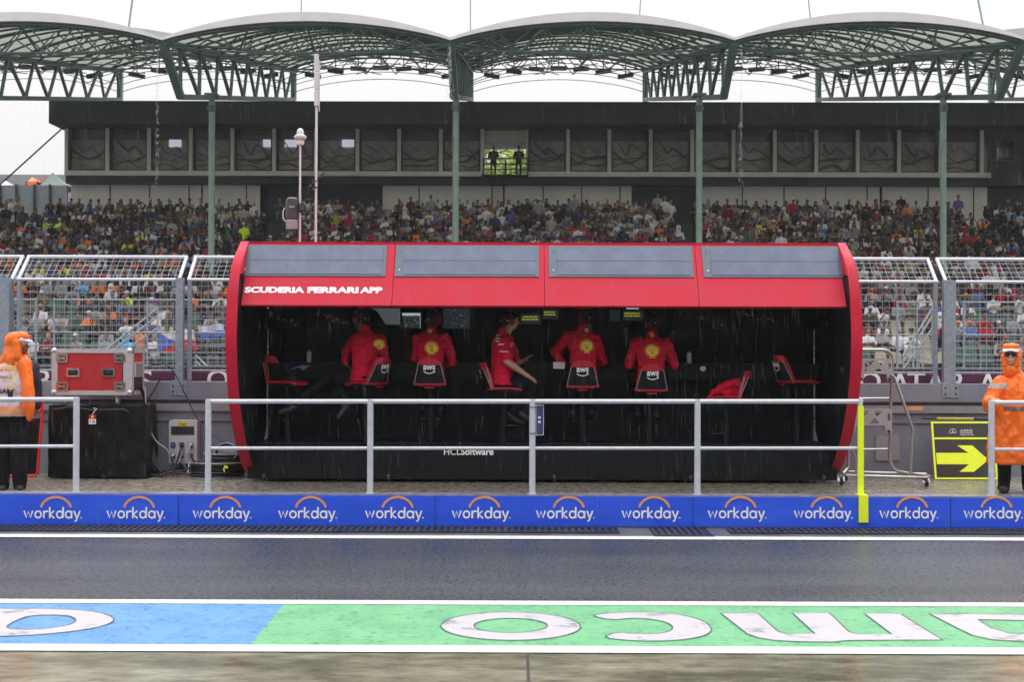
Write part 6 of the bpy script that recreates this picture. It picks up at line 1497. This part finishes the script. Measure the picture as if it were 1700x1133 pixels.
# ================================================================== trees seen through the openings
def tree(px, py, Y, rad, label, seed):
    c = K2(px, py, Y); r = root('tree', (c.x, Y, 0), label, 'tree', 'sunlit trees beyond the building'); rn_ = random.Random(seed)
    mb = MB(); mb.tube([(c.x, Y, -.5), (c.x+.2, Y, c.z*.6), (c.x, Y, c.z+rad*.3)], [.4, .3, .12], 8)
    for k in range(9): a = rn_.random()*6.28; mb.tube([(c.x, Y, c.z*(.5+.05*k)), (c.x+math.cos(a)*rad*.7, Y+math.sin(a)*rad*.7, c.z+rn_.uniform(-.3, .5)*rad)], [.16, .04], 5)
    mb.build('trunk', 'tread', r)
    mb = MB()
    cl = [(V((rn_.gauss(0, .8), rn_.gauss(0, .5), rn_.gauss(0, .5)))*rad+c, rn_.uniform(.25, .5)*rad) for _ in range(44)]
    for q, rr in cl:
        for _ in range(110):
            d = V((rn_.gauss(0, 1), rn_.gauss(0, 1), rn_.gauss(0, 1))).normalized()*rr*rn_.uniform(.7, 1.05); p = q+d; u, v = frame(V((rn_.gauss(0, 1), rn_.gauss(0, 1), rn_.gauss(0, 1)))); l = rn_.uniform(.14, .3)
            mb.sheet([p-u*l, p-v*l*.5, p+u*l, p+v*l*.5])
    mb.build('crown', 'foliage', r)
tree(838, 282, 96, 2.5, 'bright green tree seen through the open doorway of the building', 3); tree(1676, 262, 98, 1.9, 'bright green tree glimpsed at the right end of the building', 8)
# ================================================================== spectators
TAG_S, TAG_K, TAG_T, TAG_H = 0, 1, 2, 3
def crowd_variant(kind, hairk):
    b = Body(); st_ = kind == 'stand'
    hip = V((0, 0, .50 if not st_ else .92)); nz = .54; ln = {'lean': -.16, 'lap': -.03, 'fold': -.02, 'up': 0, 'phone': -.05, 'stand': 0, 'poncho': -.04}[kind]
    neck = hip+V((0, ln, nz)); hd = neck+V((0, -.04+ln*.2, .17))
    b.loft([(hip.lerp(neck, t), rx, ry) for t, rx, ry in ((-.12, .16, .13), (.1, .17, .135), (.5, .17, .13), (.8, .205, .13), (.93, .15, .10), (1.0, .07, .065))], 14, TAG_S)
    sh = [neck+V((-.18, 0, -.07)), neck+V((.18, 0, -.07))]
    arms = {'lap': [((-.24, -.1, -.33), (-.08, -.32, -.38)), ((.24, -.1, -.33), (.08, -.32, -.38))], 'fold': [((-.25, -.12, -.28), (.08, -.2, -.22)), ((.25, -.12, -.28), (-.08, -.2, -.25))],
            'up': [((-.32, -.08, .08), (-.12, -.03, .24)), ((.32, -.08, .08), (.12, -.03, .24))], 'phone': [((-.22, -.18, -.25), (-.05, -.28, .02)), ((.22, -.18, -.25), (.06, -.28, .02))],
            'lean': [((-.24, -.2, -.3), (-.1, -.35, -.2)), ((.24, -.2, -.3), (.1, -.35, -.2))], 'stand': [((-.27, 0, -.33), (-.24, -.12, -.52)), ((.27, 0, -.33), (.2, -.2, -.4))], 'poncho': [((-.25, -.1, -.33), (-.08, -.3, -.38)), ((.25, -.1, -.33), (.08, -.3, -.38))]}[kind]
    for i in range(2):
        el_, wr_ = V(arms[i][0])+neck, V(arms[i][1])+neck
        b.cap(sh[i], el_, .065, .052, TAG_S, 8); b.cap(el_, wr_, .043, .034, TAG_S if kind in ('poncho', 'lean') else TAG_K, 8); b.cap(wr_, wr_+(wr_-el_).normalized()*.09, .04, .03, TAG_K, 8)
        x = -.11 if i == 0 else .11
        if st_: b.cap(hip+V((x*.8, 0, -.03)), V((x, 0, .5)), .09, .065, TAG_T, 8); b.cap(V((x, 0, .5)), V((x, .03, .08)), .06, .045, TAG_T, 8); b.cap(V((x, .02, .05)), V((x, -.14, .04)), .05, .04, TAG_H, 8)
        else:
            b.cap(hip+V((x*.8, -.02, 0)), V((x*1.3, -.42, .52)), .09, .065, TAG_T, 8); b.cap(V((x*1.3, -.42, .52)), V((x*1.2, -.40, .12)), .058, .045, TAG_K if kind == 'up' else TAG_T, 8); b.cap(V((x*1.2, -.40, .06)), V((x*1.2, -.54, .04)), .045, .04, TAG_H, 8)
    b.ell(hd, (.078, .092, .108), tag=TAG_K); b.cap(hd, neck, .05, .05, TAG_K, 8); b.cap(hd+V((0, -.08, 0)), hd+V((0, -.105, -.03)), .012, .014, TAG_K, 6)
    me = b.mesh(.03, 2, .30); b.classify(me)
    h = Body()
    if hairk == 'cap': h.ell(hd+V((0, .005, .045)), (.086, .1, .075)); h.cap(hd+V((-.03, -.08, .045)), hd+V((-.03, -.15, .035)), .022, .014, 0, 8); h.cap(hd+V((.03, -.08, .045)), hd+V((.03, -.15, .035)), .022, .014, 0, 8)
    elif hairk == 'long': h.ell(hd+V((0, .02, .035)), (.09, .1, .095)); h.cap(hd+V((-.06, .03, 0)), hd+V((-.08, .02, -.2)), .04, .04, 0, 8); h.cap(hd+V((.06, .03, 0)), hd+V((.08, .02, -.2)), .04, .04, 0, 8)
    elif hairk == 'hood': h.ell(hd+V((0, .02, .03)), (.115, .11, .13)); h.cap(hd+V((0, .05, -.05)), neck, .11, .12)
    else: h.ell(hd+V((0, .02, .04)), (.084, .092, .085))
    hm = h.mesh(.024, 1, .35)
    return me, hm, hairk
kinds = [('lap', 'short'), ('fold', 'cap'), ('lean', 'short'), ('phone', 'cap'), ('up', 'short'), ('lap', 'long'), ('fold', 'long'), ('lean', 'cap'), ('poncho', 'hood'), ('stand', 'short'), ('stand', 'cap'), ('fold', 'short')]
VAR = [crowd_variant(*k) for k in kinds]
def cm(name, c, r=.85): return mat(name, c, r, var=.1, scale=12, bump=.3, bscale=14, spec=.2)
shirts = [('black', (.012, .012, .014), 30), ('dark grey', (.045, .047, .052), 18), ('navy', (.02, .03, .08), 9), ('white', (.6, .6, .62), 17), ('light grey', (.25, .26, .28), 11), ('red', (.34, .02, .03), 4.5), ('dark red', (.12, .012, .02), 4),
          ('orange', (.7, .17, .03), 1.6), ('yellow', (.6, .56, .05), 1), ('blue', (.07, .14, .38), 3), ('pale blue', (.25, .42, .60), 2), ('green', (.03, .10, .06), 2), ('beige', (.36, .32, .27), 6), ('purple', (.10, .06, .22), 2), ('pink', (.45, .25, .26), 1.5), ('olive', (.10, .11, .06), 4)]
SM = {n: cm('cloth_'+n.replace(' ', '_'), c) for n, c, w in shirts}; SM['bright blue'] = cm('cloth_bright_blue', (.10, .42, .75))
SM['lime yellow'] = cm('cloth_lime_yellow', (.6, .85, .03))
skins = [cm('crowd_skin_light', (.31, .195, .15), .6), cm('crowd_skin_tan', (.2, .12, .085), .6), cm('crowd_skin_dark', (.13, .06, .04), .6)]
trs = [cm('trousers_black', (.015, .015, .018)), cm('trousers_blue', (.04, .055, .10)), cm('trousers_sand', (.2, .16, .12))]
hairs = [('dark hair', cm('crowd_hair_dark', (.012, .009, .008))), ('brown hair', cm('crowd_hair_brown', (.06, .03, .015))), ('fair hair', cm('crowd_hair_fair', (.3, .2, .09)))]
caps = [('white cap', SM['white']), ('black cap', SM['black']), ('dark red cap', SM['dark red']), ('grey cap', SM['dark grey']), ('navy cap', SM['navy']), ('red cap', SM['red']), ('black cap', SM['black']), ('beige cap', SM['beige']), ('dark grey cap', SM['dark grey']), ('black cap', SM['black']), ('orange cap', SM['orange'])]
rc = random.Random(21)
def pick(): return rc.choices([s[0] for s in shirts], [s[2] for s in shirts])[0]
def to_px(p):
    d = C3.transposed() @ (Vector(p)-Vector((0, 0, HCAM))); return 850+FPX*d.x/-d.z, 566.5-FPX*d.y/-d.z
seats_empty = []; crowd = []
aisles = [W(1138, 370, 62).x, W(452, 370, 60).x, W(1138, 370, 62).x+14.5, W(452, 370, 60).x-13]
ROWPX = []
for i in range(ROWN):
    y = ROW0+DY*i+.12; z = rowz(i); n = int(70/.50)
    for k in range(n):
        x = -35+.50*k+(.26 if i % 2 else 0); px, py = to_px((x, y, z+1.1))
        if px < -60 or px > 1760: continue
        if 440 < px < 1370 and py > 445: continue
        if any(abs(x-a_) < (.62 if i > 13 else .2) for a_ in aisles): continue
        if 425 < px < 462 and py < 360 and i > 22: continue
        occ = .42 if i < 2 else .66 if i < 5 else .84 if i < 8 else .955
        if px < 120 and 2 <= i < 8: occ = .38
        if 595 < px < 665 and i > 17: occ = .5
        if 1475 < px < 1560 and 2 <= i < 5: occ = .35
        if 1640 < px and 1 < i < 6: occ = .45
        if rc.random() > occ:
            seats_empty.append((x, y, z, px, i)); continue
        s_ = pick()
        dim = 0
        if 1180 < px < 1330 and i > 12 and rc.random() < .15: s_ = rc.choice(['dark red', 'red'])
        if px > 1390 and i < 12 and rc.random() < .38: s_ = rc.choice(['white', 'white', 'light grey', 'red'])
        if px < 330 and i < 14 and rc.random() < .2: s_ = rc.choice(['white', 'orange', 'light grey'])
        if px > 1500 and i > 14 and rc.random() < .35: s_ = 'black'
        v_ = rc.choices(range(12), [10, 10, 7, 8, 2, 9, 7, 6, 3, 1 if i < 20 else 2, 1 if i < 20 else 2, 9])[0]
        crowd.append([x+rc.uniform(-.06, .06), y+rc.uniform(-.05, .05), z, px, py, i, s_, v_, rc.randrange(3) if rc.random() < .4 else rc.randrange(2), rc.randrange(3), rc.random()])
# particular people the photograph shows
def extra(px, py, row, s_, v_, dy=0, h=1.12):
    y = ROW0+DY*row+.15+dy; q = W(px, py, y); z = rowz(row)
    global crowd
    crowd = [c for c in crowd if not (c[5] == row and abs(c[0]-q.x) < .42)]
    crowd.append([q.x, y, z, px, py, row, s_, v_, 0, 0, .1])
extra(210, 548, 0, 'bright blue', 8); extra(1496, 330, 26, 'black', 10); extra(1104, 340, 25, 'white', 9); extra(1113, 345, 24, 'white', 9); extra(405, 385, 18, 'lime yellow', 10)
extra(78, 368, 21, 'lime yellow', 3); extra(100, 366, 21, 'lime yellow', 1); extra(233, 380, 18, 'yellow', 0); extra(145, 395, 17, 'orange', 1); extra(213, 490, 6, 'lime yellow', 3); extra(149, 520, 3, 'orange', 1); extra(450, 392, 17, 'orange', 3)
extra(142, 475, 8, 'bright blue', 2); extra(327, 442, 11, 'orange', 6); extra(214, 527, 2, 'white', 2); extra(478, 394, 17, 'orange', 1); extra(548, 392, 17, 'orange', 3); extra(1285, 365, 21, 'orange', 1); extra(1500, 415, 14, 'orange', 2)
vis = [c for c in crowd if (-12 < c[3] < 374 or 1428 < c[3] < 1712) and c[4] < 612]
vis.sort(key=lambda c: c[1]); ind = vis[:282]; ids = set(id(c) for c in ind); rest = [c for c in crowd if id(c) not in ids]
ordn = 'front second third fourth fifth sixth seventh eighth ninth tenth eleventh twelfth thirteenth fourteenth fifteenth sixteenth seventeenth eighteenth nineteenth twentieth'.split()
bays = [(-99, 25, 'left of the wide left post'), (25, 85, 'left of the flight case'), (85, 160, "over the case's left half"), (160, 240, "over the case's right half"), (240, 300, 'over the socket box'), (300, 400, "by the stand's left end"),
        (1400, 1462, "by the stand's right end"), (1462, 1515, 'over the wheeled frame'), (1515, 1573, 'left of the wide right post'), (1573, 1640, 'over the arrow board'), (1640, 1800, 'over the right marshal')]
def hair_of(c):
    hk = VAR[c[7]][2]; k = int(c[10]*997)
    if hk == 'cap': return caps[k % 11]
    if hk == 'hood': return ('hood up', SM[c[6]])
    h = hairs[0 if k % 10 < 6 else 1 if k % 10 < 8 else 2]; return (('long '+h[0]) if hk == 'long' else h[0], h[1])
act = {'lap': 'hands on lap', 'fold': 'arms folded', 'lean': 'leaning forward', 'phone': 'hands raised', 'up': 'arms up', 'stand': 'standing', 'poncho': 'wrapped up'}
items = []
for c in ind:
    hl, hm_ = hair_of(c); bay_ = next(b[2] for b in bays if b[0] <= c[3] < b[1]); lab = '%s top, %s, %s row %s' % (c[6], hl, ordn[min(c[5], 19)], bay_)
    items.append([c, hm_, lab])
from collections import defaultdict
g_ = defaultdict(list)
for it in items: g_[it[2]].append(it)
for lab, l in g_.items():
    if len(l) > 1:
        l.sort(key=lambda it: it[0][3]); w_ = {2: ['left', 'right'], 3: ['left', 'middle', 'right']}.get(len(l), ['first', 'second', 'third', 'fourth', 'fifth', 'sixth'])
        for it, k in zip(l, w_): it[2] = lab+', '+k+' one'
for c, hm_, lab in items:
    me, hmesh, hk = VAR[c[7]]
    r = root('spectator', (c[0], c[1], c[2]), 'spectator in '+lab, 'spectator', 'spectators in the near rows of the grandstand', local=True, rz=(c[10]-.5)*.5)
    if not me.materials:
        for m_ in (SM['black'], skins[0], trs[0], SM['black']): me.materials.append(m_)
        hmesh.materials.append(SM['black'])
        for q in (me, hmesh): q.polygons.foreach_set('use_smooth', [True]*len(q.polygons)); q.update()
    ob = bpy.data.objects.new('body', me); col.objects.link(ob); ob.parent = r
    for sl, m_ in zip(ob.material_slots, (SM[c[6]], skins[c[8]], trs[c[9]], SM['black'])): sl.link = 'OBJECT'; sl.material = m_
    ob = bpy.data.objects.new({'cap': 'cap', 'hood': 'hood'}.get(hk, 'hair'), hmesh); col.objects.link(ob); ob.parent = r
    ob.material_slots[0].link = 'OBJECT'; ob.material_slots[0].material = hm_
# the rest of the crowd reads as one mass
pal = list(SM.values())+skins+trs+[h[1] for h in hairs]; pi = {m_.name: i for i, m_ in enumerate(pal)}
def tri_arrays(me):
    me.calc_loop_triangles(); n = len(me.loop_triangles); t = np.empty(n*3, np.int32); me.loop_triangles.foreach_get('vertices', t)
    mi = np.empty(n, np.int32); me.loop_triangles.foreach_get('material_index', mi); v = np.empty(len(me.vertices)*3); me.vertices.foreach_get('co', v); return v.reshape(-1, 3), t.reshape(-1, 3), mi
TA = [(tri_arrays(m_), tri_arrays(h_)) for m_, h_, k in VAR]
vs, ts, ms_ = [], [], []; off = 0
for c in rest:
    (v, t, mi), (hv, ht, hmi) = TA[c[7]]; a = (c[10]-.5)*.5; ca, sa = math.cos(a), math.sin(a); Rm = np.array(((ca, sa, 0), (-sa, ca, 0), (0, 0, 1))); s_ = .90+.1*c[10]
    lut = np.array([pi[SM[c[6]].name], pi[skins[c[8]].name], pi[trs[c[9]].name], pi[SM['black'].name]])
    vs.append(v @ Rm*s_+np.array(c[:3])); ts.append(t+off); ms_.append(lut[np.clip(mi, 0, 3)]); off += len(v)
    vs.append(hv @ Rm*s_+np.array(c[:3])); ts.append(ht+off); ms_.append(np.full(len(ht), pi[hair_of(c)[1].name])); off += len(hv)
vs = np.concatenate(vs); ts = np.concatenate(ts); ms_ = np.concatenate(ms_)
me = bpy.data.meshes.new('crowd'); me.vertices.add(len(vs)); me.vertices.foreach_set('co', vs.ravel()); me.loops.add(len(ts)*3); me.loops.foreach_set('vertex_index', ts.ravel().astype(np.int32)); me.polygons.add(len(ts))
me.polygons.foreach_set('loop_start', np.arange(len(ts), dtype=np.int32)*3); 
for m_ in pal: me.materials.append(m_)
me.polygons.foreach_set('material_index', ms_.astype(np.int32)); me.update(calc_edges=True); me.polygons.foreach_set('use_smooth', [True]*len(ts)); me.validate()
ob = bpy.data.objects.new('crowd', me); col.objects.link(ob); tag(ob, 'dense mass of spectators filling the upper rows of the grandstand', 'crowd', kind='stuff')
print('crowd', len(crowd), 'individual', len(ind), 'tris', len(ts), 'seats', len(seats_empty))
# the two people behind the balcony railing
for px, vk, s_, lab in ((819, 9, 'dark grey', 'person in a grey top standing left behind the balcony railing'), (861, 10, 'black', 'person in dark clothes standing right behind the balcony railing')):
    q = W(px, 293, YB-.35); r = root('person', (q.x, YB-.35, W(850, 293, YB-.35).z), lab, 'person', local=True); r.scale = (1, 1, .95)
    m_, h_, hk = VAR[vk]
    ob = bpy.data.objects.new('body', m_.copy()); ob.data.materials.clear(); [ob.data.materials.append(x) for x in (SM[s_], skins[2], trs[0], SM['black'])]; col.objects.link(ob); ob.parent = r
    ob = bpy.data.objects.new('hair', h_.copy()); ob.data.materials.clear(); ob.data.materials.append(SM['black']); col.objects.link(ob); ob.parent = r
# empty seats: moulded shells on the terraces
mb = MB(); prof_ = [(-.20, .42, .20), (-.1, .40, .21), (.1, .40, .21), (.18, .44, .21), (.21, .56, .20), (.24, .74, .17), (.245, .78, .10)]
for dx in (0, -.02):
    for y_, z_, w_ in prof_:
        for u in (-1, -.5, 0, .5, 1): mb.v.append(V((u*w_, y_+(dx if z_ > .45 else 0)*-1, z_+.02*abs(u)+(dx if z_ <= .45 else 0))))
n1 = len(prof_)*5
for j in range(len(prof_)-1):
    for i in range(4): a = j*5+i; mb.face((a, a+1, a+6, a+5)); mb.face((n1+a+5, n1+a+6, n1+a+1, n1+a))
ed = [0, 1, 2, 3, 4]+[5*j+4 for j in range(1, 7)]+[33, 32, 31, 30]+[5*j for j in range(5, 0, -1)]
for k in range(len(ed)): a, c = ed[k], ed[(k+1) % len(ed)]; mb.face((a, n1+a, n1+c, c))
mb.smooth = True
shell_ = mb.build('seat_shell', 'seat_green'); leg_m = MB(); leg_m.bar((0, .05, 0), (0, .05, .4), .06); leg_o = leg_m.build('seat_foot', 'seat_green'); sm_, lm_ = shell_.data, leg_o.data
bpy.data.objects.remove(shell_); bpy.data.objects.remove(leg_o)
seats_empty = [s for s in seats_empty if (-12 < s[3] < 376 or 1425 < s[3] < 1712 or s[4] > 16) and s[4] < 27][:290]
g_ = defaultdict(list)
for x, y, z, px, i in seats_empty:
    beige = (580 < px < 700) or (1450 < px < 1575) or rc.random() < .04
    bay_ = next((b[2] for b in bays if b[0] <= px < b[1]), None)
    if bay_ is None: bay_ = 'above the stand, left half' if px < 900 else 'above the stand, right half'
    lab = 'empty %s seat, %s row %s' % ('beige' if beige else 'green', ordn[i] if i < 20 else 'upper', bay_.replace('over the', 'above the'))
    r = root('stadium_seat', (x, y-.02, z), lab, 'seat', 'empty seats of the grandstand', local=True)
    for m_, n_ in ((sm_, 'shell'), (lm_, 'foot')):
        ob = bpy.data.objects.new(n_, m_); col.objects.link(ob); ob.parent = r; ob.material_slots[0].link = 'OBJECT'; ob.material_slots[0].material = M['seat_beige' if beige else 'seat_green']
    g_[lab].append((x, r))
for lab, l in g_.items():
    if len(l) > 1:
        l.sort(key=lambda t: t[0]); w_ = {2: ['left', 'right'], 3: ['left', 'middle', 'right']}.get(len(l), ['first', 'second', 'third', 'fourth', 'fifth', 'sixth', 'seventh', 'eighth', 'ninth', 'tenth'])
        for (x, r), k in zip(l, w_): r['label'] = lab+', '+k+' one'
# ================================================================== rain
rr_ = random.Random(5); vs = []; fs = []
for k in range(15000):
    Y = 8+rr_.random()*24; px = rr_.uniform(-60, 1760); py = rr_.uniform(-40, 900); p = W(px, py, Y)
    if p.z < .5: continue
    l = rr_.uniform(.03, .16)*(1 if Y < 14 else 1.5); w = rr_.uniform(.0006, .0013); sl = rr_.uniform(-.02, .06)*l; b0 = len(vs)
    vs += [(p.x, p.y, p.z+l/2), (p.x-w+sl/2, p.y, p.z), (p.x+w*.5+sl/2, p.y-w, p.z), (p.x+w*.5+sl/2, p.y+w, p.z), (p.x+sl, p.y, p.z-l/2)]
    fs += [(b0, b0+1, b0+2), (b0, b0+2, b0+3), (b0, b0+3, b0+1), (b0+4, b0+2, b0+1), (b0+4, b0+3, b0+2), (b0+4, b0+1, b0+3)]
me = bpy.data.meshes.new('falling_rain'); me.from_pydata(vs, [], fs); me.materials.append(M['rain']); ob = bpy.data.objects.new('falling_rain', me); col.objects.link(ob); tag(ob, 'fine falling rain in front of the whole scene', 'rain', kind='stuff')
def runoff(px0, py0, py1, Y, wpx, n, label, dx=0):
    mb = MB()
    for k in range(n):
        t = rr_.random()**.8; p = W(px0+dx*t+rr_.gauss(0, wpx*(.3+.7*t)), py0+(py1-py0)*t, Y+rr_.uniform(-.2, .2)); s_ = rr_.uniform(.007, .02)*(1 if t < .5 else .8); l = rr_.uniform(1.5, 5)
        b0 = len(mb.v); mb.v += [p+V((0, 0, s_*l)), p+V((-s_, 0, 0)), p+V((s_*.5, -s_, 0)), p+V((s_*.5, s_, 0)), p+V((0, 0, -s_*l))]
        for f in ((0, 1, 2), (0, 2, 3), (0, 3, 1), (4, 2, 1), (4, 3, 2), (4, 1, 3)): mb.face([b0+i for i in f])
    tag(mb.build('roof_runoff', 'runoff', at=W(px0, py1, Y)), label, 'water', kind='stuff')
runoff(262, 66, 312, 44, 2.6, 200, 'water pouring from the joint of the left canopies', -2)
runoff(757, 165, 330, 50.7, 4.0, 420, 'water pouring down around the centre column head'); runoff(1231, 66, 310, 44, 2.6, 200, 'water pouring from the joint of the right canopies', -1); runoff(1563, 165, 300, 50.7, 3.5, 240, 'water dripping beside the right column'); runoff(747, 70, 165, 44, 3.5, 260, 'water running down the centre girder')
# ================================================================== rain haze
mb = MB(); mb.b2((-75, -9, -1.1), (75, 112, 27)); hz = mb.build('haze', 'white'); hz.data.materials.clear()
hm = bpy.data.materials.new('haze_air'); hm.use_nodes = True; t_ = hm.node_tree
t_.nodes.remove(t_.nodes['Principled BSDF']); pv = t_.nodes.new('ShaderNodeVolumePrincipled')
pv.inputs['Color'].default_value = (.9, .93, .96, 1); pv.inputs['Density'].default_value = .00042; pv.inputs['Anisotropy'].default_value = .2
t_.links.new(pv.outputs[0], t_.nodes['Material Output'].inputs['Volume']); hz.data.materials.append(hm)
tag(hz, 'thin rain haze filling the air over the whole place', 'haze', kind='stuff')
